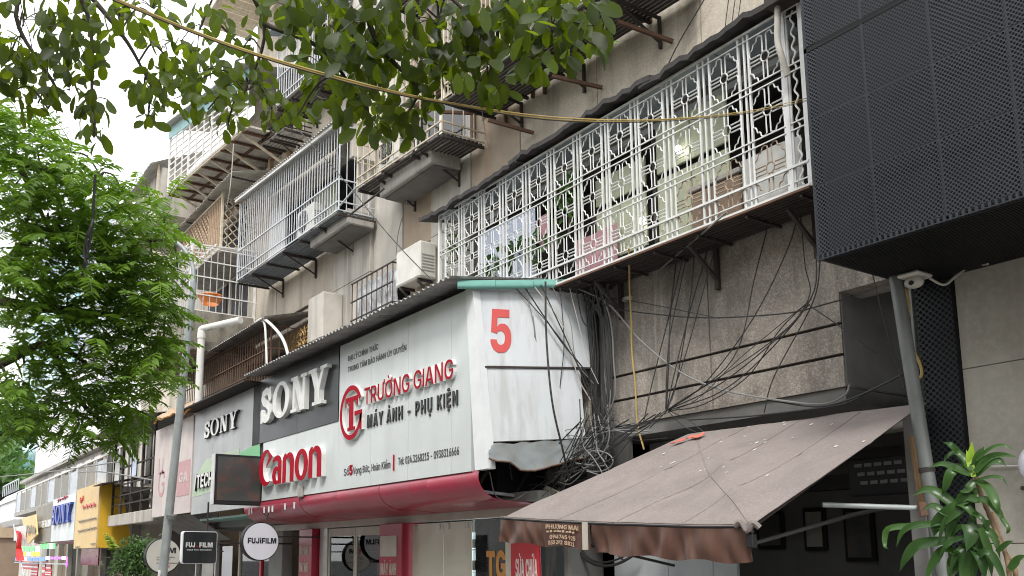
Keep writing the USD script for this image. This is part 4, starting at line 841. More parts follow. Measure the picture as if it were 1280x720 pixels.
put('face_panel', MB().box(-26.35, -24.6, YS - 0.02, YS + 0.06, 2.72, 5.2), 'poster_faded', s3); put('face_panel', MB().box(-24.596, -22.75, YS - 0.02, YS + 0.06, 2.72, 5.2), 'poster_faded', s3)
b = px_box(222, 578, 236, 618, YS - 0.03); put('pink_print', MB().box(b[0], b[1], YS - 0.026, YS - 0.021, b[2], b[3]), 'poster_pink', s3)
sign_text(s3, 'GA', 223.5, 604, 234.5, 601, 12, YS - 0.027, 0.003, 'poster_faded', 800)
sign_text(s3, 'G', 197, 622, 205, 619, 32, YS - 0.022, 0.003, 'poster_pink', 500); sign_text(s3, 'LL', 198, 594, 206, 591, 20, YS - 0.022, 0.003, 'poster_pink', 400)
t = thing('torn_awning', 'torn orange brown tarp edge behind the lamp post above the faded sign', 'tarp', (-25, 6.6, 5.3))
P = np.zeros((3, 12, 3)); rr = np.random.default_rng(3)
for k in range(3):
    for i in range(12): P[k, i] = at(193 + 45 * i / 11 + 3 * k, 527 - 16 * i / 11 + rr.normal(0, 1.2) - 5 * k, 6.5 + 0.35 * k)
put('tarp_sheet', MB().sheet(P, (0, 0, 0.02)), 'tan_slat', t); put('tarp_edge', MB().tube(P[0], 0.03, 5), 'orange_decal', t)
t = thing('sloped_soffit', 'scratched grey sheet sloping back under the faded sign', 'soffit', (-24.5, 7.4, 2.4))
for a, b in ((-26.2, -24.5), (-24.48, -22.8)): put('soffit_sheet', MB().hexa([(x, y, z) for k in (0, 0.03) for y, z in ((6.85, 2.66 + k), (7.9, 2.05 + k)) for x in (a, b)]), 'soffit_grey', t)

# ---- blade signs
lbx = thing('display_board', 'dark rectangular display board with faint red smears hung edge-on from the sign', 'display board', (-17.95, 6.3, 2.7))
put('board_case', MB().cbox(-18.1, -17.92, 5.82, 6.84, 2.66, 3.68, 0.012), 'black_plastic', lbx)
put('screen', MB().box(-17.918, -17.912, 5.87, 6.79, 2.74, 3.63), 'screen_dark', lbx)
put('board_edge', MB().box(-18.11, -17.905, 5.8, 5.815, 2.66, 3.68), 'aluminium', lbx)
put('bracket', MB().bar((-18.0, 6.6, 3.6), (-18.0, 6.85, 3.6), 0.05), 'dark_iron', lbx)
fs = thing('blade_sign', 'square black light box sign reading FUJIFILM', 'sign', (-18.75, 5.8, 1.4))
sq = Polygon([(5.47, 1.47), (6.2, 1.47), (6.2, 2.14), (5.47, 2.14)]).buffer(-0.06).buffer(0.06, 6)
put('light_box', MB().poly(sq, 0.14, lambda x, y, d: (-18.9 + d, x, y)), 'trim_white', fs); put('face', MB().poly(sq.buffer(-0.018), 0.012, lambda x, y, d: (-18.758 + d, x, y)), 'panel_black', fs)
letters(fs, fit(text_shapes('FUJ', 900), 0.19, 0.1), side(-18.745, 5.54, 1.81), 0.003, 'letter_white', 'lettering', True)
letters(fs, fit(text_shapes('FILM', 900), 0.28, 0.1), side(-18.745, 5.82, 1.81), 0.003, 'letter_white', 'lettering', True)
put('mark', MB().poly(Polygon([(0, 0), (0.045, 0.02), (0.03, 0.05), (0.01, 0.04)]), 0.003, side(-18.745, 5.755, 1.8)), 'letter_red', fs)
letters(fs, fit(text_shapes('Value from Innovation', 600), 0.52, 0.03), side(-18.745, 5.56, 1.745), 0.003, 'letter_white', 'lettering', True)
put('bracket', MB().bar((-18.83, 6.15, 1.9), (-18.83, 7.9, 1.9), 0.035).bar((-18.83, 6.0, 2.13), (-18.83, 6.0, 2.75), 0.03), 'dark_iron', fs)
def round_sign(label, x, cy, cz, r, face):
    t = thing('blade_sign', label, 'sign', (x, cy, cz - r)); c = Point(0, 0).buffer(r, 24)
    put('rim', MB().poly(c, 0.16, lambda a, b, d: (x - 0.17 + d, cy + a, cz + b)), 'black_plastic', t, smooth=40)
    put('face', MB().poly(c.buffer(-0.02), 0.012, lambda a, b, d: (x - 0.008 + d, cy + a, cz + b)), face, t)
    put('bracket', MB().bar((x - 0.08, cy + r * 0.8, cz + 0.1), (x - 0.08, cy + r + 1.0, cz + 0.1), 0.03).bar((x - 0.08, cy + 0.1, cz + r * 0.9), (x - 0.08, cy + 0.2, cz + r + 0.3), 0.03), 'dark_iron', t)
    return t
r1 = round_sign('round white light box sign reading FUJIFILM', -17.5, 6.68, 1.92, 0.385, 'light_face')
letters(r1, fit(text_shapes('FUJiFILM', 900), 0.6, 0.11), side(-17.494, 6.4, 1.88), 0.003, 'letter_black', 'lettering', True)
r2 = round_sign('round dull white sign with BM lettering behind the lamp post', -20.6, 5.6, 1.64, 0.39, 'dull_face')
letters(r2, fit(text_shapes('B', 850), 0.13, 0.12), side(-20.594, 5.55, 1.7), 0.003, 'sign_red', 'lettering', True); letters(r2, fit(text_shapes('M', 850), 0.17, 0.12), side(-20.594, 5.7, 1.7), 0.003, 'letter_black', 'lettering', True)
for k, (z, w) in enumerate(((1.6, 0.4), (1.55, 0.3), (1.47, 0.5))): put('print_line', MB().box(-20.594, -20.59, 5.45, 5.45 + w, z, z + 0.018), 'faded_grey', r2)
put('print_line', MB().box(-20.594, -20.59, 5.55, 5.75, 1.39, 1.43), 'faded_red', r2)

# ================================================================== shop fronts under the signs
YF = 8.0
sf = thing('camera_shop', 'camera shop of red pillars and glass doors below the crimson fascia', 'shop', (-14.5, YF, 0.13))
put('ceiling', MB().box(-26, -9.7, 7.6, 12.4, 2.36, 2.5), 'interior_grey', sf)
put('back_wall', MB().box(-26, -9.7, 12.3, 12.4, 0.13, 2.36), 'interior_grey', sf)
put('floor', MB().box(-26, -9.7, 8.0, 12.3, 0.131, 0.16), 'floor_tile', sf)
put('header', MB().box(-20.9, -10.05, YF - 0.03, YF + 0.1, 2.2, 2.34), 'beige_strip', sf)
for k, (x0, x1) in enumerate(((-18.3, -17.62), (-14.66, -13.83))):
    pl = put('pillar', MB().cbox(x0, x1, YF - 0.16, YF + 0.3, 0.13, 2.2, 0.012), 'pillar_red', sf)
    for z0, z1, w in ((1.62, 1.98, 0), (1.27, 1.5, 1), (0.55, 0.83, 1)):
        if not w and k: put('plate', MB().box(x0 + 0.06, x1 - 0.18, YF - 0.17, YF - 0.161, z0, z1), 'beige_strip', pl)
        else: letters(pl, fit(text_shapes('MÁY ẢNH', 800), x1 - x0 - 0.26, 0.2), front(x0 + 0.07, YF - 0.161, z0 + 0.03), 0.004, 'beige_strip', 'lettering', True)
put('white_column', MB().cbox(-20.3, -19.5, YF - 0.05, YF + 0.2, 0.13, 2.2, 0.01), 'interior_grey', sf)
put('dark_gap', MB().box(-19.4, -18.35, YF + 0.35, YF + 0.4, 0.13, 2.2), 'interior_dark', sf)
put('door_post', MB().cbox(-17.55, -17.18, YF - 0.02, YF + 0.12, 0.13, 2.2, 0.01), 'aluminium', sf)
for x0, x1 in ((-17.15, -15.95), (-15.93, -14.7)):
    d = put('door_leaf', MB().box(x0, x0 + 0.05, YF, YF + 0.05, 0.16, 2.18).box(x1 - 0.05, x1, YF, YF + 0.05, 0.16, 2.18).box(x0 + 0.052, x1 - 0.052, YF, YF + 0.05, 2.02, 2.18).box(x0 + 0.052, x1 - 0.052, YF, YF + 0.05, 0.16, 0.26), 'beige_strip', sf)
    put('pane', MB().box(x0 + 0.05, x1 - 0.05, YF + 0.02, YF + 0.03, 0.26, 2.02), 'glass', d)
for x0, x1 in ((-13.75, -12.75), (-12.73, -11.92)):
    d = put('frosted_leaf', MB().box(x0, x1, YF + 0.01, YF + 0.03, 0.2, 2.17), 'cream_panel', sf)
    for xx in (x0 + 0.1, x1 - 0.16): put('clamp', MB().cbox(xx, xx + 0.08, YF - 0.01, YF + 0.04, 2.06, 2.15, 0.01), 'aluminium', d)
put('edge_post', MB().box(-10.98, -10.76, YF - 0.02, YF + 0.1, 0.13, 2.2), 'cream_panel', sf)
put('pane', MB().box(-11.9, -11.0, YF + 0.02, YF + 0.03, 0.2, 2.18), 'glass', sf)
put('end_partition', MB().box(-10.05, -9.95, YF + 0.32, 12.3, 0.13, 2.36), 'interior_grey', sf)
for x0, x1 in ((-20.9, -20.35), (-22.4, -21.0)):
    d = put('pane', MB().box(x0, x1, YF + 0.02, YF + 0.03, 0.2, 2.18), 'glass', sf)
for x, m in ((-26.0, 'aluminium'), (-24.3, 'aluminium'), (-22.45, 'beige_strip'), (-20.96, 'sign_red')): put('mullion', MB().box(x, x + 0.09, YF - 0.02, YF + 0.08, 0.13, 2.25), m, sf)
put('poster', MB().box(-23.9, -23.1, YF + 0.05, YF + 0.06, 0.7, 1.9), 'light_face', sf); put('poster', MB().box(-22.2, -21.2, YF + 0.1, YF + 0.12, 0.4, 2.0), 'white_wall', sf)
put('green_ceiling', MB().box(-22.6, -18.4, 7.0, 7.6, 2.5, 2.55), 'green_cap', sf)
put('poster', MB().box(-25.6, -24.6, YF + 0.05, YF + 0.06, 0.4, 1.7), 'dull_face', sf)
# lit display case
ds = thing('display_case', 'lit glass display case of boxed camera lenses right of the frosted doors', 'display case', (-11.45, 8.6, 0.16))
put('case_back', MB().box(-13.4, -11.0, 8.62, 8.66, 0.2, 2.15), 'case_light', ds)
for z in (0.55, 0.98, 1.36, 1.72): put('shelf', MB().box(-13.4, -11.0, 8.3, 8.6, z, z + 0.02), 'trim_white', ds); put('shelf_lamp', MB().box(-13.38, -11.02, 8.29, 8.3, z + 0.022, z + 0.034), 'lamp_strip', ds)
put('header_board', MB().box(-13.3, -11.0, 8.18, 8.2, 2.0, 2.12), 'chalk_grey', ds)
letters(ds, fit(text_shapes('RF', 850), 0.22, 0.1), front(-12.1, 8.178, 2.02), 0.004, 'lamp_strip', 'lettering', True); letters(ds, fit(text_shapes('LENSES', 700), 0.34, 0.05), front(-11.84, 8.178, 2.02), 0.004, 'lamp_strip', 'lettering', True)
for k, z in enumerate((0.575, 1.005, 1.385, 1.745)):
    for i in range(5):
        x = -13.0 + i * 0.42; h = random.uniform(0.12, 0.19)
        p = put('lens_box', MB().cbox(x, x + 0.15, 8.42, 8.54, z, z + h, 0.006), 'black_plastic' if (i + k) % 4 else 'chalk_grey'); tag(p, label=f"{'black' if (i + k) % 4 else 'grey'} lens carton, {NTH[i]} from the left on the {('lowest', 'second', 'third', 'top')[k]} stocked shelf of the display case", category='box', group='lens cartons in the display case')
dk = thing('window_decal', 'orange TG decal on the glass of the lit display case', 'decal', (-11.2, 8.0, 1.2)); letters(dk, fit(text_shapes('TG', 900), 0.5, 0.42), front(-11.52, YF + 0.015, 1.28), 0.003, 'orange_decal', 'letter')
rs2 = thing('repair_sign', 'red vertical sign with white SỬA CHỮA lettering beside the awning', 'sign', (-10.4, 7.9, 0.9))
put('board', MB().cbox(-10.74, -10.08, 7.9, 7.94, 0.7, 1.84, 0.006), 'sign_red', rs2); letters(rs2, fit(text_shapes('SỬA', 700), 0.2, 0.26), front(-10.62, 7.9, 1.32), 0.004, 'letter_white', 'lettering', True); letters(rs2, fit(text_shapes('CHỮA', 700), 0.26, 0.26), front(-10.38, 7.9, 1.32), 0.004, 'letter_white', 'lettering', True)
cb = thing('cream_board', 'cream board leaning behind the left end of the brown awning', 'board', (-8.9, 7.8, 2.3)); put('board', MB().hexa([(at(u, v, 7.8 + k)[0], 7.8 + k, at(u, v, 7.8)[2]) for v_ in (0, 1) for k in (0, 0.03) for u, v in (((672, 640), (702, 640)) if v_ == 0 else ((681, 606), (707, 618)))]), 'cream_panel', cb); put('board_clip', MB().box(*px_box(688, 613, 696, 617, 7.79)[:2], 7.785, 7.798, *px_box(688, 613, 696, 617, 7.79)[2:]), 'faded_grey', cb)

# ---- the open front under the awning
of = thing('open_shop', 'dim open-fronted room under the old block behind the brown awning', 'room', (-7.3, 9.5, 0.13))
put('rear_wall', MB().box(-9.5, -4.96, 10.9, 11.0, 0.161, 3.2), 'shaded_wall', of)
for a, b in ((-9.45, -8.45), (-8.446, -7.35)): put('partition_board', MB().box(a, b - 0.004, 8.72, 8.77, 0.161, 2.2), 'lit_wall', of); put('left_wall', MB().box(-9.6, -9.5, 8.65, 11, 0.13, 3.2), 'interior_grey', of); put('right_wall', MB().box(-4.95, -4.86, 8.75, 11, 0.13, 3.38), 'interior_dark', of)  # pale boards added as the lit end of the one rear wall
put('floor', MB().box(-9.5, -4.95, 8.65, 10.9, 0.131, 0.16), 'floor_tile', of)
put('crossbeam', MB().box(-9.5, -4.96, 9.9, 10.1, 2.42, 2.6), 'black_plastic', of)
for u0, v0, u1, v1, m, lab in ((945, 640, 981, 686, 'picture_dark', 'dark framed picture at the left edge of the dim room'), (1003, 636, 1034, 688, 'picture_paper', 'pale framed ink drawing on the rear wall of the dim room'), (1053, 636, 1096, 702, 'picture_dark', 'large framed portrait picture on the rear wall of the dim room')):
    b = px_box(u0, v0, u1, v1, 10.85); t = thing('framed_picture', lab, 'picture', ((b[0] + b[1]) / 2, 10.85, b[2]))
    put('frame', MB().cbox(b[0], b[1], 10.84, 10.89, b[2], b[3], 0.01), 'black_plastic', t); put('picture', MB().box(b[0] + 0.05, b[1] - 0.05, 10.83, 10.838, b[2] + 0.05, b[3] - 0.05), m, t)
b = px_box(1058, 575, 1138, 617, 9.5); t = thing('menu_board', 'black board with dim chalk lines under the soffit', 'board', (b[0], 9.5, b[2])); put('board', MB().cbox(b[0], b[1], 9.5, 9.54, b[2], b[3], 0.02), 'black_plastic', t)
for k in range(3):
    for j in range(5): x = b[0] + 0.1 + j * 0.12 + 0.03 * k; put('chalk_line', MB().box(x, x + 0.09, 9.492, 9.499, b[3] - 0.1 - k * 0.1, b[3] - 0.06 - k * 0.1), 'chalk_grey', t)
# white strip door frame, timber, grey pipe, arm
t = thing('door_post', 'pale door post with a bare timber lath beside the leaning grey pipe', 'post', (-4.95, 8.4, 0.13))
put('post', MB().cbox(-5.0, -4.84, 8.42, 8.6, 0.13, 3.0, 0.008), 'interior_grey', t); p, q = at(1141, 545, 8.33), at(1155, 640, 8.33); put('lath', MB().bar(p, q, 0.09, 0.03), 'timber', t)
t = thing('leaning_pipe', 'slanting grey steel pipe in front of the awning corner', 'pipe', (-4.62, 8.15, 0.13))
p, q = at(1122, 360, 8.1), at(1167, 640, 8.1); d = (q - p) / (p[2] - q[2]); e = q + d * (q[2] - 0.14)
put('pipe', MB().tube([p - d * 0.3, q, e], 0.062, 14), 'pipe_grey', t, smooth=50)
for v in (590,): c = p + (q - p) * (v - 360) / 280; put('clip', MB().tube([c + d * 0.02, c - d * 0.02], 0.07, 14), 'dark_iron', t)
t = thing('awning_arm', 'short grey steel tube sticking out level from the leaning pipe', 'tube', at(1145, 633, 7.95)); put('tube', MB().tube([at(1028, 631, 7.4), at(1152, 635, 8.05)], 0.024, 10), 'steel_pole', t, smooth=50); put('wire_tie', MB().tube([at(1152, 628, 8.0), at(1155, 645, 8.0)], 0.04, 8), 'rust_iron', t)
t = thing('awning_arm', 'dark strut rising to the right inside the dim room', 'tube', at(1060, 645, 8.6)); put('tube', MB().tube([at(940, 680, 8.2), at(1068, 643, 9.0), at(1120, 632, 9.3)], 0.022, 8), 'chalk_grey', t, smooth=50); put('cap', MB().tube([at(940, 680, 8.2), at(944, 679, 8.22)], 0.03, 8), 'dark_iron', t)

# ================================================================== the brown awning
aw = thing('brown_awning', 'dusty brown canvas awning with a printed valance and a red patch', 'awning', (-6.5, 7.2, 2.0))
A, D, B, Cc = at(627, 648, 6.0), at(937, 660, 6.0), at(860, 543, 8.4), at(1157, 503, 8.4)
apex = at(884, 560, 8.0)
nu, nv = 80, 44; P = np.zeros((nv, nu, 3)); rr = np.random.default_rng(2)
for j in range(nv):
    for i in range(nu):
        s, t_ = i / (nu - 1), j / (nv - 1)
        q = (A * (1 - s) + D * s) * (1 - t_) + (B * (1 - s) + Cc * s) * t_
        q[2] += -0.012 * math.sin(math.pi * s) * (1 - t_) ** 2 - 0.06 * math.sin(math.pi * s) * math.sin(math.pi * t_)
        rid = math.exp(-((s - (0.04 + 0.12 * t_)) / 0.05) ** 2) * 0.05 + math.exp(-abs(s - (1 - 0.82 * t_)) / 0.06) * 0.07 + math.exp(-abs(s - 0.45 + 0.3 * t_) / 0.02) * 0.022 + math.exp(-abs(s - 0.62 + 0.42 * t_) / 0.015) * 0.012 - math.exp(-abs(t_ - 0.55 - 0.1 * s) / 0.012) * 0.01 - 0.03 * math.exp(-((s - 0.75 + 0.5 * t_) / 0.06) ** 2)
        rid *= (1 - t_ ** 6) * min(1, 0.1 + t_ * 5)
        P[j, i] = q + (0, 0, rid + 0.012 * (meshkit.fbm(np.array([s * 7, t_ * 5, 0.3]), 3) - 0.5) * 2)
put('canvas', MB().sheet(P, (0, 0, -0.006)), 'canvas', aw, smooth=60)
edge = P[0]
def valance(i0, i1, drop, name):
    k = 7; n = int((i1 - i0) * 5); V = np.zeros((k, n, 3)); rr = np.random.default_rng(int(i0) + 1); xs = np.linspace(i0, i1, n)
    for c, x in enumerate(xs):
        x *= (nu - 1) / 39; a = int(min(x, nu - 2)); x_ = x; e = edge[a] * (1 - (x - a)) + edge[a + 1] * (x - a)
        for r in range(k):
            f = r / (k - 1); z_ = xs[c]; fold = (0.034 * math.sin(z_ * 1.1 + 1.9 * math.sin(z_ * 0.45) + 2.4 * f) + 0.016 * math.sin(z_ * 2.3 - 3.5 * f + math.sin(z_))) * f ** 0.7 * (0.3 if i0 == 0 and z_ > 8.5 else 1)
            V[r, c] = e + np.array([0.006 * math.sin(xs[c] * 3), -0.012 - fold, -drop * f * (1 + 0.05 * math.sin(xs[c] * 0.9)) - 0.01])
    return V, put(name, MB().sheet(V, (0, 0.004, 0)), 'valance', aw, smooth=70)
VL, v1 = valance(0, 17, 0.245, 'valance'); VR, v2 = valance(17.35, 39, 0.275, 'valance')
def on_valance(x, z): c = min(int(x * (VL.shape[1] - 1)), VL.shape[1] - 2); f = x * (VL.shape[1] - 1) - c; r = min(int(z * 6), 5); g = z * 6 - r; return (VL[r, c] * (1 - f) + VL[r, c + 1] * f) * (1 - g) + (VL[r + 1, c] * (1 - f) + VL[r + 1, c + 1] * f) * g
for s_, x0, x1, z1, h in (('PHƯƠNG MAI', 0.56, 0.9, 0.26, 0.045), ('0948 745 925', 0.6, 0.87, 0.68, 0.042), ('035 292 8811', 0.58, 0.86, 0.92, 0.042)):
    mb = MB()
    for g in fit(text_shapes(s_, 700), 1, h):
        for pgn in getattr(g, 'geoms', [g]):
            m = trimesh.creation.extrude_polygon(pgn, 0.002, engine='earcut')
            W = []
            for a, b_, d_ in m.vertices: W.append(on_valance(x0 + (x1 - x0) * a, max(z1 - b_ / 0.245, 0.01)) + (0, -0.02 - d_, 0))
            mb.add(W, m.faces)
    put('lettering', mb, 'valance_print', v1)
for k in range(9): q = on_valance(0.57 + k * 0.034, 0.4); put('print_line', MB().box(q[0], q[0] + 0.034, q[1] - 0.024, q[1] - 0.02, q[2], q[2] + 0.016 + 0.006 * (k % 2)), 'valance_print', v1)
put('edge_tape', MB().tube(edge + (0, -0.008, 0.0), 0.012, 6), 'black_plastic', aw); put('edge_piping', MB().tube(edge + (0, -0.012, 0.022), 0.008, 6), 'canvas', aw)
e = edge[int(17.2 * (nu - 1) / 39)]; put('strap', MB().hexa([e + (x, y, z) for z in (-0.26, 0.01) for y in (-0.06, -0.045) for x in (-0.035, 0.035)]), 'beige_strip', aw)
rr = np.random.default_rng(8)
def on_canvas(s, t_):
    x, y = s * (nu - 1), t_ * (nv - 1); i, j = min(int(x), nu - 2), min(int(y), nv - 2); f, g = x - i, y - j
    return (P[j, i] * (1 - f) + P[j, i + 1] * f) * (1 - g) + (P[j + 1, i] * (1 - f) + P[j + 1, i + 1] * f) * g
for s0, s1 in ((0.27, 0.3), (0.52, 0.54), (0.77, 0.78)): put('seam', MB().tube([on_canvas(s0 + (s1 - s0) * k / 20, 0.01 + 0.98 * k / 20) + (0, 0, 0.002) for k in range(21)], 0.006, 5), 'canvas', aw)
put('seam', MB().tube([on_canvas(0.985 - 0.83 * k / 24, 0.02 + 0.86 * k / 24) + (0, 0, 0.003) for k in range(25)], 0.008, 5), 'canvas', aw)
for k in range(26):
    q = on_canvas(rr.uniform(0.1, 0.98), 1 - abs(rr.normal(0, 0.25)) % 0.9); a = rr.uniform(0.006, 0.016); put('dropping', MB().sheet(np.array([[q + (a * i, 1.6 * a * j, 0.004 + 0.7 * a * j) for i in (-1, 1)] for j in (-1, 1)]), (0, 0, 0.002)), 'cloth_white', aw)
for ss, tt0, w, h in ((0.1, 0.85, 0.055, 0.045), (0.155, 0.875, 0.06, 0.04)):
    Q = np.array([[on_canvas(ss + w * (a / 6 - 0.5) + rr.normal(0, 0.003), tt0 + h * (b_ / 3 - 0.5) + rr.normal(0, 0.004)) + (0, -0.02, 0.02 + rr.uniform(0, 0.02)) for a in range(7)] for b_ in range(4)])
    put('patch', MB().sheet(Q, (0, 0, 0.006)), 'patch_red', aw)
put('corner_knot', MB().tube(spline([D + (-0.12, -0.02, 0.02), D + (-0.05, -0.04, 0.05), D + (0.0, -0.03, -0.02), D + (0.06, -0.03, 0.04), D + (0.1, 0, 0.0)], 5), 0.025, 6), 'canvas', aw)
put('frame_tube', MB().tube([A + (0, 0.03, -0.03), (A + D) / 2 + (0, 0.03, -0.06), D + (0, 0.03, -0.03)], 0.018, 8), 'dark_iron', aw); put('frame_tube', MB().tube([D + (-0.12, 0.05, -0.05), Cc + (-0.12, 0.0, -0.05)], 0.016, 8), 'dark_iron', aw); put('frame_tube', MB().tube([A + (0, 0.03, -0.04), B + (0, 0.0, -0.04)], 0.018, 8), 'dark_iron', aw); put('frame_tube', MB().tube([B + (0, 0.1, -0.03), Cc + (0, 0.1, -0.03)], 0.02, 8), 'dark_iron', aw)
put('hinge', MB().cbox(D[0] - 0.03, D[0] + 0.04, 5.98, 6.04, D[2] - 0.16, D[2] - 0.05, 0.008), 'black_plastic', aw)
for x in (A[0] + 0.03,): put('stay', MB().bar((x, 6.05, A[2] - 0.08 if x < -6 else D[2] - 0.06), (x, 8.66, 1.5), 0.03), 'dark_iron', aw)

# ================================================================== the black perforated building
BX0, BY, BZ0, BZ1 = -4.86, 7.05, 4.26, 9.6
bb = thing('black_building', 'modern building clad above in black perforated metal panels, bare concrete below', 'building', (-2, 8.5, 0))
def perforated(w, h, px, rfrac):
    """A staggered field of round holes: each hole's diamond cell is a ring."""
    nx_, nz_ = int(round(w / px)), int(round(h / px)); ax_, az_ = w / nx_, h / nz_; mb = MB(); V, Fq = [], []
    n = 8; ang = np.arange(n) * 2 * math.pi / n
    out = np.array([(math.cos(a), math.sin(a)) for a in ang]); k = np.abs(out).sum(1, keepdims=True); dia = out / k
    inn = out * rfrac / math.sqrt(2)
    for i in range(nx_ + 1):
        for j in range(nz_ + 1):
            if (i + j) % 2: continue
            b0 = len(V); c = np.array([i * ax_, j * az_])
            for q in np.vstack([dia, inn]):
                p = c + q * (ax_, az_); V.append((min(max(p[0], 0), w), 0, min(max(p[1], 0), h)))
            Fq += [(b0 + a, b0 + (a + 1) % n, b0 + n + (a + 1) % n, b0 + n + a) for a in range(n)]
    return mb.add(V, Fq)
PW, PH = 0.585, 0.66
pm = perforated(PW - 0.012, PH - 0.012, 0.0195, 0.8)
xcol = [BX0 + PW * i for i in range(10)]
zrow = [BZ0 + 0.03 + PH * k for k in range(8)]
v_, f_ = pm.mesh()
for i, x in enumerate(xcol):
    for k, z in enumerate(zrow):
        off = np.array([x + 0.006, BY - 0.002 * ((i + k) % 2), z + 0.006 + (0.05 if k > 2 else 0)])
        put('perforated_panel', (v_ + off, f_), 'black_metal', bb)
put('cladding_backing', MB().box(BX0 + 0.05, xcol[-1] + PW, BY + 0.1, BY + 0.14, BZ0 + 0.03, BZ1), 'black_void', bb)
for k, z in enumerate((zrow[3],)): put('shadow_gap', MB().box(BX0, xcol[-1] + PW, BY + 0.004, BY + 0.03, z + 0.004, z + 0.05), 'black_void', bb)
for i, x in enumerate(xcol[1:], 1): put('seam_rib', MB().box(x - 0.012, x + 0.012, BY + 0.006, BY + 0.03, BZ0 + 0.03, BZ1), 'black_metal', bb)
for k in range(1, 8):
    if k != 3: put('seam_rib', MB().box(BX0, xcol[-1] + PW, BY + 0.009, BY + 0.028, zrow[k] - 0.012 + (0.05 if k > 3 else 0), zrow[k] + 0.012 + (0.05 if k > 3 else 0)), 'black_metal', bb)
x = BX0; 
tm = MB()
while x < xcol[-1] + PW:
    tm.box(x, x + 0.022, BY - 0.006, BY + 0.02, BZ0 - 0.012, BZ0 + 0.034); tm.box(x + 0.022, x + 0.05, BY - 0.004, BY + 0.018, BZ0 - 0.01, BZ0); x += 0.05
put('bottom_trim', tm, 'black_metal', bb, kind='stuff')
put('side_cladding', MB().box(BX0, BX0 + 0.03, BY + 0.004, YW + 1.5, BZ0 + 0.002, BZ1), 'black_metal', bb)
for i in range(46):
    y = BY + 0.05 + i * 0.034; put('soffit_rib', MB().box(BX0 + 0.04, 1.0, y, y + 0.014, BZ0 - 0.012, BZ0 + 0.02), 'black_plastic', bb)
put('soffit', MB().box(BX0 + 0.03, 1.0, BY + 0.03, 9.2, BZ0 + 0.022, BZ0 + 0.06), 'black_plastic', bb)
put('upper_body', MB().box(BX0 + 0.06, 1.0, BY + 0.2, 16, BZ0 + 0.07, BZ1), 'black_void', bb)
# strip of the same metal below and the concrete wall beside it
st = perforated(0.37, 4.05, 0.03, 0.82); v_, f_ = st.mesh(); put('perforated_strip', (v_ + (-4.81, 8.46, 0.17), f_), 'black_metal', bb)
put('strip_backing', MB().box(-4.83, -4.43, 8.53, 8.56, 0.13, 4.25), 'black_void', bb)
put('strip_edge', MB().box(-4.84, -4.815, 8.44, 8.58, 0.13, 4.25), 'pipe_grey', bb)
for x0, x1 in ((-4.42, -2.9), (-2.894, -1.4), (-1.394, 0.3)):
    for z0, z1 in ((0.13, 1.72), (1.728, 3.33), (3.338, 4.26)): put('concrete_panel', MB().box(x0, x1 - 0.003, 8.5, 8.75, z0, z1), 'smooth_concrete', bb)
put('tie_hole', MB().tube([(-4.0, 8.502, 2.2), (-4.0, 8.495, 2.2)], 0.02, 8), 'groove_dark', bb)
# camera, round lamp, tube lamp
cc = thing('security_camera', 'cream security camera under the corner of the black cladding', 'security camera', at(1148, 345, 8.2))
p = at(1148, 347, 8.2); put('mount', MB().cbox(p[0] - 0.08, p[0] + 0.08, 8.16, 8.3, p[2] + 0.01, p[2] + 0.1, 0.02), 'ac_white', cc)
put('hood', MB().cbox(p[0] - 0.1, p[0] + 0.11, 8.0, 8.26, p[2] - 0.02, p[2] + 0.02, 0.015), 'ac_white', cc); s = trimesh.creation.icosphere(2, 0.075); put('dome', MB().add(s.vertices * [1.2, 1, 0.8] + (p[0], 8.12, p[2] - 0.06), s.faces), 'ac_white', cc, smooth=True)
put('lens', MB().tube([(p[0] + 0.02, 8.04, p[2] - 0.08), (p[0] + 0.025, 8.02, p[2] - 0.09)], 0.022, 10), 'black_plastic', cc)
wl = thing('wall_lamp', 'round frosted white wall lamp at the right edge on the concrete wall', 'lamp', at(1291, 580, 8.3)); p = at(1298, 580, 8.25); s = trimesh.creation.icosphere(3, 0.15)
put('globe', MB().add(s.vertices * [1, 0.8, 1.15] + p, s.faces), 'light_face', wl, smooth=True); put('wall_plate', MB().tube([(p[0], 8.5, p[2]), (p[0], 8.4, p[2])], 0.08, 14), 'steel_pole', wl); put('conduit', MB().tube([at(1236, 583, 8.47), at(1275, 582, 8.47)], 0.007, 6), 'pvc_white', wl)

# ================================================================== lamp post
lp = thing('lamp_post', 'slim grey steel lamp post leaning slightly, its top lost in the feathery tree', 'lamp post', (-18.75, 5, 0.13))
p, q = at(242, 352, 5.0), at(203, 720, 5.0); d = (p - q) / (p[2] - q[2]); base = q + d * (0.13 - q[2])
put('pole', MB().tube([base + d * h for h in np.linspace(0, p[2] - base[2], 9)], np.linspace(0.098, 0.068, 9), 14), 'steel_pole', lp, smooth=50)
put('arm', MB().tube(spline([p, p + (0.0, -0.05, 0.35), p + (-0.12, -0.3, 0.75), p + (-0.4, -0.9, 1.0)], 6), 0.045, 10), 'steel_pole', lp, smooth=50)
h = p + (-0.4, -0.9, 1.0); put('lamp_head', MB().cbox(h[0] - 0.12, h[0] + 0.12, h[1] - 0.6, h[1] + 0.02, h[2] - 0.05, h[2] + 0.05, 0.03), 'ac_white', lp)
c = at(214, 646, 5.0); put('band', MB().tube([c - d * 0.04, c + d * 0.04], 0.1, 14), 'pipe_grey', lp); put('flange', MB().tube([base, base + (0, 0, 0.03)], 0.18, 14), 'steel_pole', lp)
c = at(206, 715, 5.0); put('sticker', MB().box(c[0] - 0.06, c[0] + 0.07, c[1] - 0.112, c[1] - 0.1, c[2] - 0.1, c[2] + 0.04), 'white_paint', lp)

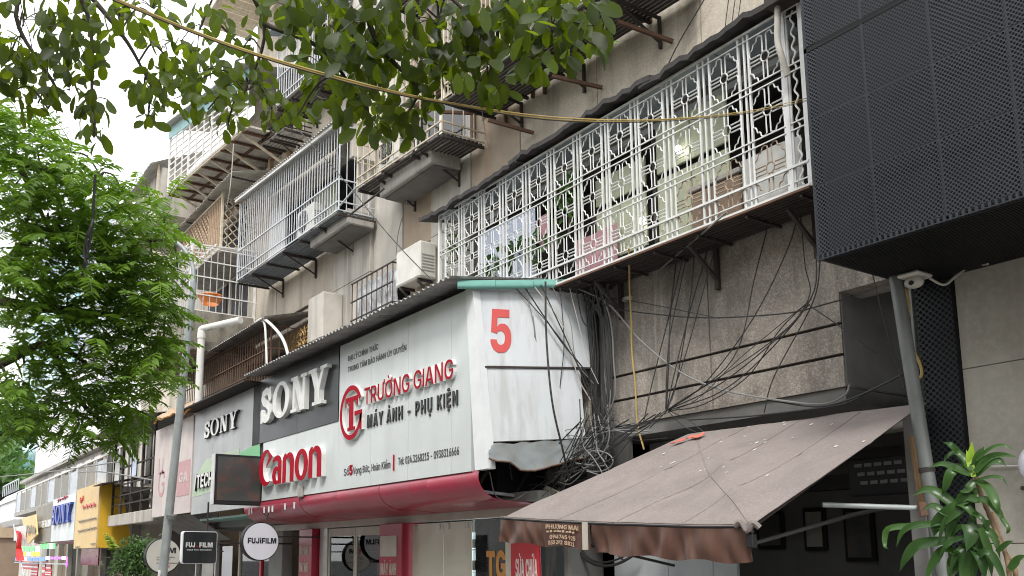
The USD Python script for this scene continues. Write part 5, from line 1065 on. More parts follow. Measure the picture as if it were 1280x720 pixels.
# ================================================================== farther along the street
ob = thing('dark_balcony_house', 'narrow dark house with an iron balcony between the yellow sign and the faded sign', 'building', (-29, 8, 0))
put('wall', MB().box(-32.4, -26.5, 8.8, 16, 0.13, 7.0), 'brown_wall', ob)
put('balcony_slab', MB().box(-32.0, -26.6, 6.9, 8.78, 2.72, 2.95), 'concrete', ob); put('slab_edge', MB().cbox(-32.05, -26.55, 6.8, 6.895, 2.62, 2.98, 0.02), 'facade_pale', ob)
for x in (-32.0, -30.8, -29.5, -28.2, -26.9): put('post', MB().bar((x, 6.92, 2.96), (x, 6.92, 5.7), 0.07), 'dark_iron', ob)
for z in (3.3, 3.6, 3.95, 4.5): put('balcony_rail', MB().bar((-32.0, 6.91, z), (-26.7, 6.91, z), 0.045), 'dark_iron', ob)
roof_sheets(ob, -33.5, -26.4, (6.2, 5.65), (8.78, 6.1), 'corrugated_grey', name='canopy_sheet')
for x0, x1 in ((-31.8, -30.5), (-30.0, -28.7), (-28.3, -27.0)):
    f = put('window', MB().box(x0, x1, 8.74, 8.79, 3.1, 5.2), 'black_plastic', ob); put('pane', MB().box(x0 + 0.1, x1 - 0.1, 8.72, 8.735, 3.5, 5.1), 'tower_glass', f)
put('shop_opening', MB().box(-32.0, -26.6, 8.7, 8.78, 0.14, 2.5), 'interior_dark', ob)
ac_unit('yellowed air conditioner on the dark iron balcony beside the faded sign', -27.5, -26.9, 6.98, 7.25, 3.05, 3.6)
hung('washing', 'pale washing hung on the dark iron balcony', 'washing', -31.6, -30.9, 4.0, 5.0, 6.84, 'cloth_white'); hung('washing', 'grey blue shirt hung on the dark iron balcony rail', 'washing', -29.2, -28.7, 4.1, 4.9, 6.84, 'cloth_blue')
ys = thing('shop_sign', 'deep yellow box sign with faded red and grey lettering', 'shop sign', (-34, 6.5, 1.9))
put('face_panel', MB().box(-36.1, -34.15, 6.5, 6.56, 1.93, 4.1), 'yellow_sign', ys); put('face_panel', MB().box(-34.145, -32.2, 6.5, 6.56, 1.93, 4.1), 'yellow_sign', ys)
put('side_panel', MB().hexa([(x, y, z) for z, y1 in ((1.93, 7.7), (4.1, 7.2)) for y in (6.562, y1) for x in (-32.26, -32.2)]), 'yellow_side', ys); put('bottom', MB().box(-36.1, -32.27, 6.57, 7.6, 1.94, 1.99), 'faded_grey', ys); put('top', MB().box(-36.1, -32.27, 6.57, 7.2, 4.04, 4.09), 'yellow_side', ys)
put('hood', MB().hexa([(x, y, z + k) for k in (0, 0.04) for y, z in ((6.3, 3.95), (7.9, 4.3)) for x in (-32.19, -30.9)]), 'dark_iron', ys)
for u0, v0, u1, v1, m, h, w, r in ((100, 626, 104, 623, 'number_red', 8, 2.5, 0.022), (103, 634, 119, 630, 'faded_red', 6, 7, 0.02), (98, 652, 120, 647, 'faded_grey', 2.5, 11, 0.018), (97, 664, 120, 659, 'faded_grey', 2.5, 12, 0.018), (94, 684, 99, 683, 'faded_grey', 1.5, 4, 0.015), (113, 680, 119, 679, 'faded_grey', 1.5, 4, 0.015)):
    pts = []
    for t_ in np.linspace(0, 1, int(w * 18)): pts.append(at(u0 + (u1 - u0) * t_ + 0.35 * math.sin(w * 6.28 * t_ + 1.2), v0 + (v1 - v0) * t_ - h * 0.5 * (1 + math.sin(w * 6.28 * t_) * (0.6 + 0.4 * math.sin(3.1 * w * t_))) + h * 0.5, 6.47))
    put('script_line', MB().tube(pts, r, 4), m, ys)
b3 = thing('shop_sign', 'pale box sign with blue SONY lettering beside the yellow sign', 'shop sign', (-38.5, 6.5, 2.2))
put('face_panel', MB().box(-41.2, -36.25, 6.5, 6.58, 2.25, 4.0), 'panel_grey', b3); put('underside', MB().box(-45.5, -36.25, 6.58, 7.6, 2.2, 2.24), 'poster_pink', b3); put('box_side', MB().box(-36.28, -36.24, 6.585, 7.4, 2.25, 3.98), 'panel_side', b3)
sign_text(b3, '', 67.5, 658, 91, 650, 22, 6.5, 0.12, 'sony_blue', one=False, shapes=slab_sony())
put('script_line', MB().tube([at(71.5 + 13.5 * t_ + 0.5 * math.sin(37 * t_), 629 - 6 * t_ - 2.4 * (1 + math.sin(37 * t_ + 1) * (0.6 + 0.4 * math.sin(11 * t_))), 6.48) for t_ in np.linspace(0, 1, 110)], 0.02, 4), 'faded_red', b3)
b4 = thing('shop_sign', 'grey box sign with white FUJIFILM lettering left of the blue SONY sign', 'shop sign', (-43, 6.5, 2.2))
put('face_panel', MB().box(-45.6, -43.4, 6.5, 6.58, 2.25, 3.85), 'faded_grey', b4); put('face_panel', MB().box(-43.395, -41.22, 6.5, 6.58, 2.25, 3.85), 'faded_grey', b4)
sign_text(b4, 'FUJIFILM', 46.5, 662, 63.5, 656.5, 8, 6.5, 0.03, 'letter_white', 900); put('box_side', MB().box(-45.62, -45.6, 6.5, 7.4, 2.25, 3.85), 'panel_side', b4)
b5 = thing('shop_sign', 'small tilted tan sign with dark lettering at the far end of the sign row', 'shop sign', (-46, 6.2, 2.0))
pts = [(27, 648), (44, 643), (46, 668), (35, 680)]; W = [at(u, v, 6.2) for u, v in pts]
put('board', MB().add(np.vstack([W, np.array(W) + (0, 0.06, 0)]), [(0, 3, 2, 1), (4, 5, 6, 7), (0, 1, 5, 4), (1, 2, 6, 5), (2, 3, 7, 6), (3, 0, 4, 7)]), 'yellow_sign', b5); sign_text(b5, 'Gia', 33.5, 668, 44, 664, 9, 6.15, 0.02, 'faded_grey', 800)

# low row building with a long glazed balcony, and its shops
rb = thing('row_building', 'low pale row building with a long railed balcony over the far small shops', 'building', (-46, 8, 0))
put('wall', MB().box(-66, -32.5, 8.6, 15, 0.13, 6.4), 'facade_pale', rb); put('balcony_slab', MB().box(-56, -32.6, 6.85, 8.58, 3.85, 4.05), 'concrete', rb); put('roof_slab', MB().box(-66.2, -32.4, 8.3, 15, 6.42, 6.6), 'concrete', rb)
zr = lambda x: 0
for i in range(14): put('baluster_post', MB().bar((-55.8 + i * 1.75, 6.9, 4.06), (-55.8 + i * 1.75, 6.9, 5.15), 0.07), 'galvanised', rb)
for i in range(13): put('rail_panel', MB().box(-55.75 + i * 1.75, -54.12 + i * 1.75, 6.9, 6.92, 4.1, 5.05), 'faded_grey' if i % 3 else 'galvanised', rb)
put('handrail', MB().bar((-56, 6.9, 5.18), (-32.7, 6.9, 5.18), 0.07), 'white_paint', rb)
for i in range(10):
    x = -54 + i * 2.1; f = put('window', MB().box(x, x + 1.3, 8.54, 8.59, 4.3, 6.1), 'interior_dark', rb); put('window_frame', MB().bar((x + 0.65, 8.52, 4.3), (x + 0.65, 8.52, 6.1), 0.07).bar((x, 8.52, 6.1), (x + 1.3, 8.52, 6.1), 0.07), 'white_paint', f)
for i in range(9):
    x = -55 + i * 2.5; put('shop_opening', MB().box(x, x + 2.2, 8.52, 8.59, 0.14, 2.2), ('interior_dark', 'cream_panel', 'brown_wall')[i % 3], rb); put('pilaster', MB().box(x + 2.2, x + 2.5, 8.3, 8.6, 0.13, 3.8), 'beige_strip', rb)
for x, m in ((-35.6, 'cream_panel'), (-34.4, 'panel_grey'), (-33.3, 'cream_panel')): put('shutter', MB().box(x, x + 0.9, 8.2, 8.26, 0.14, 1.9), m, rb)
put('red_panel', MB().box(-41.0, -37.6, 7.7, 7.75, 1.3, 2.2), 'pillar_red', rb)
put('poster', MB().box(-35.9, -34.9, 8.1, 8.15, 0.9, 1.95), 'poster_pink', rb)
# lights and red notices of the far shop
ll = thing('light_sign', 'string of coloured light boxes above the far shop door', 'light sign', at(38, 690, 6.6))
for k, (u0, v0, u1, v1, m) in enumerate(((20, 689, 50, 683, 'led_green'), (50, 686, 69, 678, 'led_green'), (21, 695, 50, 690, 'led_yellow'), (19, 701, 57, 697, 'led_blue'), (57, 699, 82, 696, 'led_violet'), (82, 708, 84, 696, 'led_violet'), (48, 676, 56, 669, 'led_violet'))):
    n = 5 if v0 < 702 and u1 - u0 > 10 else 1
    for i in range(n):
        a, b = u0 + (u1 - u0) * i / n, u0 + (u1 - u0) * (i + 0.8) / n; bb_ = px_box(a, v0, b, v1, 6.6); put('light_box', MB().box(bb_[0], bb_[1], 6.6, 6.64, bb_[2], bb_[3]), m if (i + k) % 4 else 'lamp_strip', ll)
b = px_box(18, 703, 84, 702, 6.68); put('support_rail', MB().bar((b[0], 6.7, b[2]), (b[1], 6.7, b[2]), 0.05), 'galvanised', ll)
for k, (u0, v0, u1, v1) in enumerate(((26, 711, 48, 702), (52, 720, 57, 702), (57, 713, 64, 703), (38, 720, 47, 712), (56, 720, 64, 714))):
    b = px_box(u0, v0, u1, v1, 6.75); t = thing('notice', ('wide red notice under the coloured light boxes', 'narrow red strip notice under the light boxes', 'upper of two stacked red notices by the far shop door', 'small red notice under the wide one', 'lower of two stacked red notices by the far shop door')[k], 'notice', (b[0], 6.75, b[2]))
    put('board', MB().cbox(b[0], b[1], 6.75, 6.79, b[2], b[3], 0.004), 'sign_red', t)
    for j in range(2): z = b[2] + (b[3] - b[2]) * (0.25 + 0.4 * j); put('print_line', MB().box(b[0] + 0.05, b[1] - 0.05, 6.742, 6.748, z, z + (b[3] - b[2]) * 0.18), 'letter_white', t)
fg = thing('flag', 'drooping red flag with a white band on a pole at the left edge', 'flag', at(14, 690, 6.0))
p0 = at(19, 655, 6.0); P = np.zeros((8, 8, 3))
for i in range(8):
    for j in range(8):
        s_, t_ = i / 7, j / 7; P[i, j] = at(19 + (27 - 19) * s_ * (1 - t_) - 8 * s_ * t_ + 9 * t_, 663 + 38 * s_ + 5 * t_ * (1 - s_), 6.0) + (0, 0.12 * math.sin(3 * t_ * 2 + s_ * 2), 0)
put('cloth', MB().sheet(P, (0, 0.01, 0)), 'flag_red', fg, smooth=60); put('pole', MB().tube([at(17, 656, 6.05), at(24, 690, 6.05), at(30, 720, 6.05)], 0.03, 6), 'galvanised', fg)
b = px_box(17, 676, 33, 656, 6.15); put('white_band', MB().box(b[0], b[1], 6.15, 6.17, b[2], b[3]), 'cloth_white', fg)
# tall white house, glass tower, tan corner, beyond
wh = thing('white_house', 'tall white plastered house rising behind the far balcony', 'building', (-62, 10, 0))
put('wall', MB().box(-76, -44, 10.5, 24, 0.13, 13.2), 'white_wall', wh); put('parapet', MB().box(-76.2, -43.8, 10.3, 24, 13.22, 13.7), 'white_wall', wh)
for i in range(6): put('pilaster', MB().box(-69.5 + i * 0.62, -69.2 + i * 0.62, 10.2, 10.5, 4, 13.1), 'white_wall', wh)
for x in (-60, -56, -52, -48):
    for z in (7.2, 10.3): f = put('window', MB().box(x, x + 1.3, 10.44, 10.49, z, z + 1.7), 'galvanised', wh); put('sill', MB().box(x - 0.1, x + 1.4, 10.36, 10.44, z - 0.1, z), 'white_wall', f)
wb2 = thing('corner_balcony', 'small rounded white balcony at the far left below the trees', 'balcony', at(18, 630, 8.5))
p = at(18, 625, 8.0); put('balcony_box', MB().cbox(p[0] - 4, p[0] + 4, 7.6, 9.5, p[2] - 1.7, p[2] + 0.4, 0.3), 'white_wall', wb2); put('balcony_ledge', MB().box(p[0] - 4.3, p[0] + 4.3, 7.5, 9.5, p[2] - 0.2, p[2] + 0.05), 'white_wall', wb2)
put('balcony_rail', MB().bar((p[0] - 3.8, 7.7, p[2] + 1.1), (p[0] + 3.8, 7.7, p[2] + 1.1), 0.07), 'galvanised', wb2)
for i in range(9): put('baluster', MB().bar((p[0] - 3.8 + i * 0.95, 7.7, p[2] + 0.4), (p[0] - 3.8 + i * 0.95, 7.7, p[2] + 1.1), 0.05), 'galvanised', wb2)
tn = thing('tan_house', 'tan wall of the last house at the left edge above a dark shop', 'building', (-80, 7, 0))
put('wall', MB().box(-95, -72, 6.2, 20, 3.0, 5.6), 'tan_wall', tn); put('shop', MB().box(-95, -72.2, 6.5, 20, 0.13, 2.98), 'brown_wall', tn); put('roof', MB().hexa([(x, y, z) for k in (0, 0.25) for y, z in ((5.6, 5.7 + k), (20, 8 + k)) for x in (-95.5, -71.5)]), 'panel_black', tn)
gt = thing('glass_tower', 'pale blue glazed office tower seen through the feathery tree', 'building', (-120, 20, 0))
for k in range(12):
    for i in range(7): put('glass_panel', MB().box(-150 + i * 6, -144.2 + i * 6, 18, 18.3, 3 + k * 3.3, 6.1 + k * 3.3), 'tower_glass', gt)
put('core', MB().box(-150, -108.5, 18.4, 40, 0, 43), 'galvanised', gt)

# the houses across the street, behind the photographer: they close off the low sky as a street does
for k, (x0, x1, h, m, lab) in enumerate(((-48, -34, 13, 'white_wall', 'white house across the street at its far end'), (-33.8, -22, 11, 'tan_wall', 'tan house across the street'), (-21.8, -9, 14, 'facade_pale', 'tall pale house across the street facing the shop sign'), (-8.8, 3, 12, 'facade_plaster', 'beige house across the street behind the viewer'), (3.2, 16, 13, 'facade_pale', 'pale house across the street beyond the black building'))):
    t = thing('facing_house', lab, 'building', ((x0 + x1) / 2, -9.5, 0)); put('wall', MB().box(x0, x1, -18, -9.5, 0, h), m, t); put('cornice', MB().box(x0, x1, -9.48, -9.2, h - 0.3, h + 0.1), 'concrete', t)
    for fl in range(int(h // 3.4)):
        for i in range(int((x1 - x0) // 3)): a = x0 + 0.7 + i * 3; f = put('window', MB().box(a, a + 1.7, -9.49, -9.45, 0.9 + fl * 3.4, 2.7 + fl * 3.4), 'interior_dark', t); put('sill', MB().box(a - 0.1, a + 1.8, -9.44, -9.3, 0.78 + fl * 3.4, 0.88 + fl * 3.4), 'concrete', f)

# ================================================================== trees and plants
def leaf(mb, base, d, nrm, L, W, curl=0.15, fold=0.25):
    d = d / np.linalg.norm(d); s_ = np.cross(d, nrm); ln = np.linalg.norm(s_)
    if ln < 1e-6: s_ = np.cross(d, (1, 0.3, 0)); ln = np.linalg.norm(s_)
    s_ /= ln; n_ = np.cross(s_, d); V = []
    for t_, w in ((0, 0.06), (0.22, 0.62), (0.5, 0.98), (0.78, 0.86), (0.94, 0.42), (1.0, 0.0)):
        c = base + d * (L * t_) - n_ * (curl * L * t_ * t_); V += [c - s_ * (W / 2 * w) + n_ * (fold * W / 2 * w), c, c + s_ * (W / 2 * w) + n_ * (fold * W / 2 * w)]
    Fq = [(3 * i + k, 3 * i + k + 1, 3 * i + k + 4, 3 * i + k + 3) for i in range(5) for k in range(2)]
    return mb.add(V, Fq)
def taper(pts, r0, r1, n=8, m=6): P = spline(pts, m); return P, np.linspace(r0, r1, len(P))

# the broad-leaved branch overhead
rr = np.random.default_rng(21)
t1 = thing('broadleaf_tree', 'tree of broad oval leaves whose branches hang into the top of the view', 'tree', (-6.4, -1.3, 0.0))
trunk = MB(); Pt, rt_ = taper([(-6.4, -1.3, 0), (-6.3, -1.25, 2.2), (-6.45, -1.1, 4.5), (-6.2, -0.9, 6.2), (-5.9, -0.6, 7.6)], 0.2, 0.1); trunk.tube(Pt, rt_, 10); put('trunk', trunk, 'bark', t1, smooth=60)
limbs = [[(-6.2, -0.9, 6.2), at(-60, -160, R=5.6), at(60, -60, R=5.2), at(150, 40, R=5.0), at(190, 110, R=5.0)],
         [(-6.2, -0.9, 6.2), at(100, -220, R=5.4), at(260, -70, R=5.0), at(330, 30, R=4.9), at(300, 130, R=4.9)],
         [(-5.9, -0.6, 7.6), at(300, -230, R=5.2), at(430, -60, R=4.8), at(470, 50, R=4.7), at(520, 110, R=4.7), at(505, 150, R=4.7)],
         [(-5.9, -0.6, 7.6), at(480, -240, R=5.0), at(590, -70, R=4.6), at(650, 20, R=4.5), at(670, 60, R=4.5)],
         [at(430, -60, R=4.8), at(540, -20, R=4.7), at(600, 40, R=4.6), at(610, 95, R=4.6)], [at(60, -60, R=5.2), at(20, 20, R=5.1), at(70, 110, R=5.0), at(60, 135, R=5.0)], [at(60, -60, R=5.2), at(110, 20, R=5.1), at(115, 120, R=5.0), at(118, 165, R=5.0)],
         [at(330, 30, R=4.9), at(400, 60, R=4.8), at(440, 110, R=4.8), at(465, 150, R=4.8)]]
allp = []
for k, l in enumerate(limbs):
    Pt, rt_ = taper(l, 0.03 if k < 4 else 0.013, 0.004); put('limb', MB().tube(Pt, rt_, 6), 'twig', t1, smooth=60); allp.append(Pt)
allp = np.vstack(allp)
blobs = [(30, 25, 55, 60), (90, 40, 50, 46), (60, 85, 42, 42), (48, 122, 26, 20), (108, 75, 34, 26), (112, 130, 24, 22), (118, 165, 15, 11), (150, 20, 30, 20), (190, 10, 30, 24), (205, 60, 30, 22), (180, 105, 26, 24), (220, 110, 34, 34), (185, 145, 13, 9), (250, 30, 40, 30), (255, 90, 36, 34), (260, 130, 26, 22), (300, 60, 34, 30), (310, 105, 32, 34), (340, 130, 26, 24), (285, 150, 16, 10), (370, 140, 16, 9), (365, 15, 40, 40), (410, 30, 45, 52), (400, 80, 30, 26), (455, 25, 45, 54), (440, 75, 34, 34), (420, 118, 28, 24), (470, 110, 34, 36), (455, 150, 24, 22), (495, 155, 26, 24), (520, 115, 30, 28), (500, 60, 42, 50), (545, 30, 40, 48), (555, 80, 32, 30), (600, 30, 44, 54), (590, 75, 28, 22), (620, 105, 22, 16), (650, 30, 40, 48), (665, 75, 26, 20), (690, 30, 38, 44), (700, 65, 18, 14), (735, 25, 32, 30), (745, 50, 18, 10), (480, -20, 60, 40), (620, -20, 60, 40), (720, -15, 40, 26), (300, -10, 50, 24), (100, -20, 60, 30), (10, 70, 30, 26), (10, 110, 20, 12)]
singles, rest, twigs = [], MB(), MB()
for u, v, r, n in blobs:
    n = int(n * (1.15 if u < 350 else 1.1)); far = 5.05 if u < 350 else 4.75 if u < 560 else 4.55
    cen = at(u, v, R=far); near = allp[np.argmin(((allp - cen) ** 2).sum(1))]
    twigs.tube(spline([near, (near + cen) / 2 + (0, 0, 0.06), cen + (0, 0, -0.03)], 4), 0.005, 4)
    for i in range(n):
        a, q = rr.uniform(0, 2 * math.pi), math.sqrt(rr.uniform(0, 1)) * r
        R = far + rr.normal(0, 0.22); b = at(u + q * math.cos(a), v + q * math.sin(a) * 0.9, R=R)
        out = np.array([rr.normal(0, 0.6), rr.normal(0, 0.6), rr.normal(-0.75, 0.45)]); L = rr.uniform(0.075, 0.118) * (0.85 if u < 350 else 1.0)
        nr = np.array([rr.normal(0, 0.6), rr.normal(0, 0.6), 1.0]) if rr.random() < 0.25 else np.array([0.5 + rr.normal(0, 0.5), -0.6 + rr.normal(0, 0.5), rr.normal(0.3, 0.4)])
        m1 = MB(); leaf(m1, b, out, nr, L, L * rr.uniform(0.5, 0.62), rr.uniform(0.0, 0.3), rr.uniform(0.05, 0.35))
        singles.append((R - 0.02 * (v > 60), m1))
        if rr.random() < 0.12: twigs.tube(spline([b, (b + cen) / 2 + (0, 0, 0.02), cen], 3), 0.0025, 4)
singles.sort(key=lambda x: x[0])
for k, (_, m1) in enumerate(singles):
    if k < 290: put('leaf', m1, 'leaf_broad', t1, smooth=True)
    else: v_, f_ = m1.mesh(); rest.add(v_, f_)
for i in range(2600):                                      # the rest of its crown, above and behind the view
    c = np.array([-6.5, -1.5, 8.2]) + rr.normal(0, 1, 3) * (1.7, 1.7, 0.9)
    if c[1] > -0.12 * c[0] - 1.2 and c[2] < 7.2: c[2] += 2.0
    leaf(rest, c, rr.normal(0, 1, 3) + (0, 0, -0.5), np.array([rr.normal(0, .5), rr.normal(0, .5), 1]), 0.13, 0.075)
put('crown', rest, 'leaf_broad', t1, smooth=True, kind='stuff'); put('twigs', twigs, 'twig', t1, kind='stuff')

# the feathery tree on the left
rr = np.random.default_rng(33)
t2 = thing('feathery_tree', 'bushy bright green tree with feathery leaves at the left edge before the old block', 'tree', (-13.2, -0.9, 0.0))
Pt, rt_ = taper([(-13.2, -0.9, 0), (-13.3, -0.8, 1.8), (-13.1, -0.6, 3.4), (-13.0, -0.3, 5.0), (-12.9, 0.2, 6.6)], 0.26, 0.12); put('trunk', MB().tube(Pt, rt_, 12), 'bark', t2, smooth=60)
lim2 = [[(-13.1, -0.6, 3.6), at(-20, 460, R=13), at(60, 430, R=12.6), at(130, 470, R=12.4)], [(-13.0, -0.3, 5.0), at(0, 330, R=13), at(50, 290, R=12.6), at(150, 300, R=12.4), at(215, 300, R=12.2)],
        [(-12.9, 0.2, 6.6), at(20, 200, R=13), at(100, 235, R=12.6), at(130, 215, R=12.5)], [(-13.0, -0.3, 5.0), at(20, 380, R=12.8), at(110, 390, R=12.4), at(205, 400, R=12.2)], [at(60, 430, R=12.6), at(100, 500, R=12.4), at(130, 530, R=12.3)], [at(20, 200, R=13), at(40, 240, R=12.8), at(80, 330, R=12.6)]]
allp = []
for k, l in enumerate(lim2):
    Pt, rt_ = taper(l, 0.1 if k < 4 else 0.05, 0.015); put('limb', MB().tube(Pt, rt_, 7), 'bark', t2, smooth=60); allp.append(Pt)
allp = np.vstack(allp)
def frond(base, d, L, droop):
    m1 = MB(); d = d / np.linalg.norm(d); n = 7; P_ = [base]; dd = d.copy()
    for i in range(n): dd = dd + (0, 0, -droop / n); dd /= np.linalg.norm(dd); P_.append(P_[-1] + dd * L / n)
    P_ = np.array(P_); m1.tube(P_, np.linspace(0.006, 0.003, n + 1), 3, cap=False)
    for i in range(1, n + 1):
        t_ = P_[i] - P_[i - 1]; t_ /= np.linalg.norm(t_); s_ = np.cross(t_, (0, 0, 1)); s_ /= max(np.linalg.norm(s_), 1e-6); k = 0.55 + 0.45 * math.sin(math.pi * (i / n) ** 0.8)
        for sg in (-1, 1):
            o = s_ * sg + t_ * 0.5 + np.array([0, 0, -0.3]) + rr.normal(0, 0.12, 3); LL = L * 0.33 * k; o /= np.linalg.norm(o); w = np.cross(o, np.array([0.1, -0.35, 1.0]) + rr.normal(0, 0.25, 3)); w /= max(np.linalg.norm(w), 1e-6); ww = LL * 0.19
            b = P_[i]; m1.add([b, b + o * LL * 0.3 - w * ww, b + o * LL * 0.65 - w * ww * 0.8, b + o * LL - (0, 0, LL * 0.12), b + o * LL * 0.65 + w * ww * 0.8, b + o * LL * 0.3 + w * ww], [(0, 1, 2), (0, 2, 3), (0, 3, 4), (0, 4, 5)])
    return m1
fb = [(15, 165, 28, 34), (40, 190, 35, 46), (20, 230, 40, 56), (70, 220, 36, 46), (120, 222, 26, 30), (155, 245, 28, 28), (60, 270, 42, 60), (110, 270, 38, 50), (160, 285, 36, 50), (205, 265, 28, 36), (228, 290, 18, 18), (20, 300, 40, 52), (80, 320, 44, 60), (140, 335, 40, 60), (190, 325, 36, 54), (222, 335, 22, 26), (25, 360, 40, 48), (85, 375, 40, 46), (145, 385, 42, 64), (195, 375, 34, 54), (222, 385, 16, 14), (60, 410, 30, 26), (15, 400, 26, 20), (120, 425, 38, 46), (170, 430, 38, 58), (205, 420, 28, 34), (222, 445, 14, 12), (30, 455, 32, 36), (80, 455, 30, 28), (130, 470, 34, 46), (175, 475, 30, 42), (200, 470, 18, 16), (10, 490, 26, 26), (55, 500, 32, 28), (100, 500, 28, 28), (140, 510, 26, 30), (165, 525, 18, 16), (20, 525, 22, 18), (60, 530, 24, 16), (100, 535, 22, 16), (135, 545, 16, 12), (15, 140, 20, 12), (90, 190, 18, 12), (45, 345, 40, 34), (100, 300, 40, 34), (170, 350, 36, 34)]
fr, rest, twigs = [], MB(), MB()
for u, v, r, n in fb:
    n = int(n * 1.2); far0 = 12.4 - u * 0.002; cen = at(u, v, R=far0 + 0.3); near = allp[np.argmin(((allp - cen) ** 2).sum(1))]
    twigs.tube(spline([near, (near + cen) / 2 + (0, 0, 0.1), cen], 4), 0.012, 4)
    for i in range(n):
        a, q = rr.uniform(0, 2 * math.pi), math.sqrt(rr.uniform(0, 1)) * r; R = far0 + rr.normal(0, 0.75)
        if u + q * math.cos(a) > 222 - 14 * rr.random(): continue
        b = at(u + q * math.cos(a), v + q * math.sin(a) * 0.85, R=R); o = (b - cen) * 0.6 + np.array([rr.normal(0, 0.5), rr.normal(0, 0.5), rr.normal(0.05, 0.3)]) + (0.25, -0.1, 0)
        fr.append((R, frond(b, o, rr.uniform(0.27, 0.47), rr.uniform(0.3, 0.9))))
fr.sort(key=lambda x: x[0])
for k, (_, m1) in enumerate(fr):
    if k < 280: put('frond', m1, 'leaf_feather', t2)
    else: v_, f_ = m1.mesh(); rest.add(v_, f_)
for i in range(420):                                       # the crown goes on outside the view
    c = np.array([-13.3, -1.2, 6.0]) + rr.normal(0, 1, 3) * (1.5, 1.0, 1.3)
    v_, f_ = frond(c, rr.normal(0, 1, 3), 0.45, 0.6).mesh(); rest.add(v_, f_)
put('crown', rest, 'leaf_feather', t2, kind='stuff'); put('twigs', twigs, 'twig', t2, kind='stuff')
t = thing('wire_coil', 'coil of black wire hanging on a line in front of the feathery tree', 'wire coil', at(113, 290, R=10.5))
pts = [at(u, v, R=10.5) for u, v in ((119, 218), (117, 250), (115, 285), (110, 312), (106, 325), (103, 345), (100, 352))]
put('wire', MB().tube(spline(pts, 6), 0.016, 5), 'cable_black', t)
for k in range(5): c = at(113 - k * 1.6, 285 + k * 9, R=10.45); put('coil', MB().tube([c + np.array([0.03 * math.cos(a), 0.02 * math.sin(a), 0.1 * math.sin(a + k)]) for a in np.linspace(0, 6.28, 12)], 0.012, 4), 'cable_black', t)

# far trees, shrub, grille plants
def bush(name, label, cat, c, rad, n, L, m, trunk_to=None, group=None):
    t = thing(name, label, cat, c if trunk_to is None else trunk_to, group); mb = MB(); q = np.random.default_rng(int(abs(c[0]) * 10 + n))
    lob = q.normal(0, 0.5, (7, 3))
    for i in range(n):
        o = lob[i % 7] + q.normal(0, 0.3, 3); p = np.asarray(c) + o * rad; leaf(mb, p, q.normal(0, 1, 3) + (0, 0, -0.1), np.array([q.normal(0, .6), q.normal(0, .6), 1]), L * q.uniform(0.6, 1.2), L * 0.42)
    put('crown', mb, m, t, kind='stuff')
    if trunk_to is not None: put('trunk', MB().tube(*((lambda s_: (s_, np.linspace(0.03, 0.012, len(s_)) * max(rad[2], 0.4) * 2))(spline([trunk_to, (np.asarray(trunk_to) + c) / 2 + (0.05, 0, 0), c], 5))), 7), 'bark', t)
    return t
for k, (u, v, Y, rx, rz, lab) in enumerate(((8, 560, 14, 8, 3.6, 'sunlit far tree at the left edge above the small white balcony'), (3, 605, 11, 7, 2.6, 'lower far tree behind the small white balcony'), (14, 590, 18, 9, 3.0, 'paler far tree against the white house'))):
    c = at(u, v, Y); bush('far_tree', lab, 'tree', c, (rx * 0.8, rx * 0.5, rz), 1500, 1.1, 'leaf_shrub', (c[0], c[1], 0.0))
c = at(160, 715, 5.6); c[2] = 1.5; sh = bush('potted_shrub', 'dusty leafy shrub in a pot at the kerb left of the lamp post', 'shrub', c, (0.75, 0.5, 0.5), 1500, 0.13, 'leaf_shrub', (c[0], c[1], 0.6))
put('pot', MB().tube([(c[0], c[1], z) for z in (0.13, 0.4, 0.62, 0.66)], [0.25, 0.32, 0.36, 0.38], 16), 'pot', sh, smooth=40)
sp = MB(); q = np.random.default_rng(4)
for k in range(7):
    b = np.array([c[0] - 0.5 + 0.25 * q.random(), c[1] - 0.3, 1.75]); v_, f_ = frond(b, np.array([q.normal(0, .6), -0.3, 1.0]), 0.5, 0.8).mesh(); sp.add(v_, f_)
put('young_shoots', sp, 'leaf_young', sh)
for k, (u, v, Y, L, n, lab) in enumerate(((707, 243, 8.15, 0.16, 60, 'trailing green house plant behind the upper middle of the grille'), (632, 322, 8.15, 0.22, 14, 'reddish long-leaved pot plant behind the lower left of the grille'), (570, 315, 8.15, 0.12, 30, 'small green plant at the left corner of the grille'), (688, 295, 8.2, 0.18, 14, 'single pale leafy plant behind the grille beside the pink cloth'), (668, 318, 8.2, 0.12, 40, 'low leafy pot plant behind the grille left of the pink cloth'), (610, 345, 8.15, 0.1, 40, 'small creeper along the floor at the grille left end'))):
    c = at(u, v, Y); bush('house_plant', lab, 'plant', c, (0.3, 0.06, 0.3 if n > 20 else 0.2), n * 2, L, 'leaf_shrub' if k != 1 else 'leaf_dracaena', (c[0], c[1] + 0.05, max(GZ0, c[2] - 0.6)))

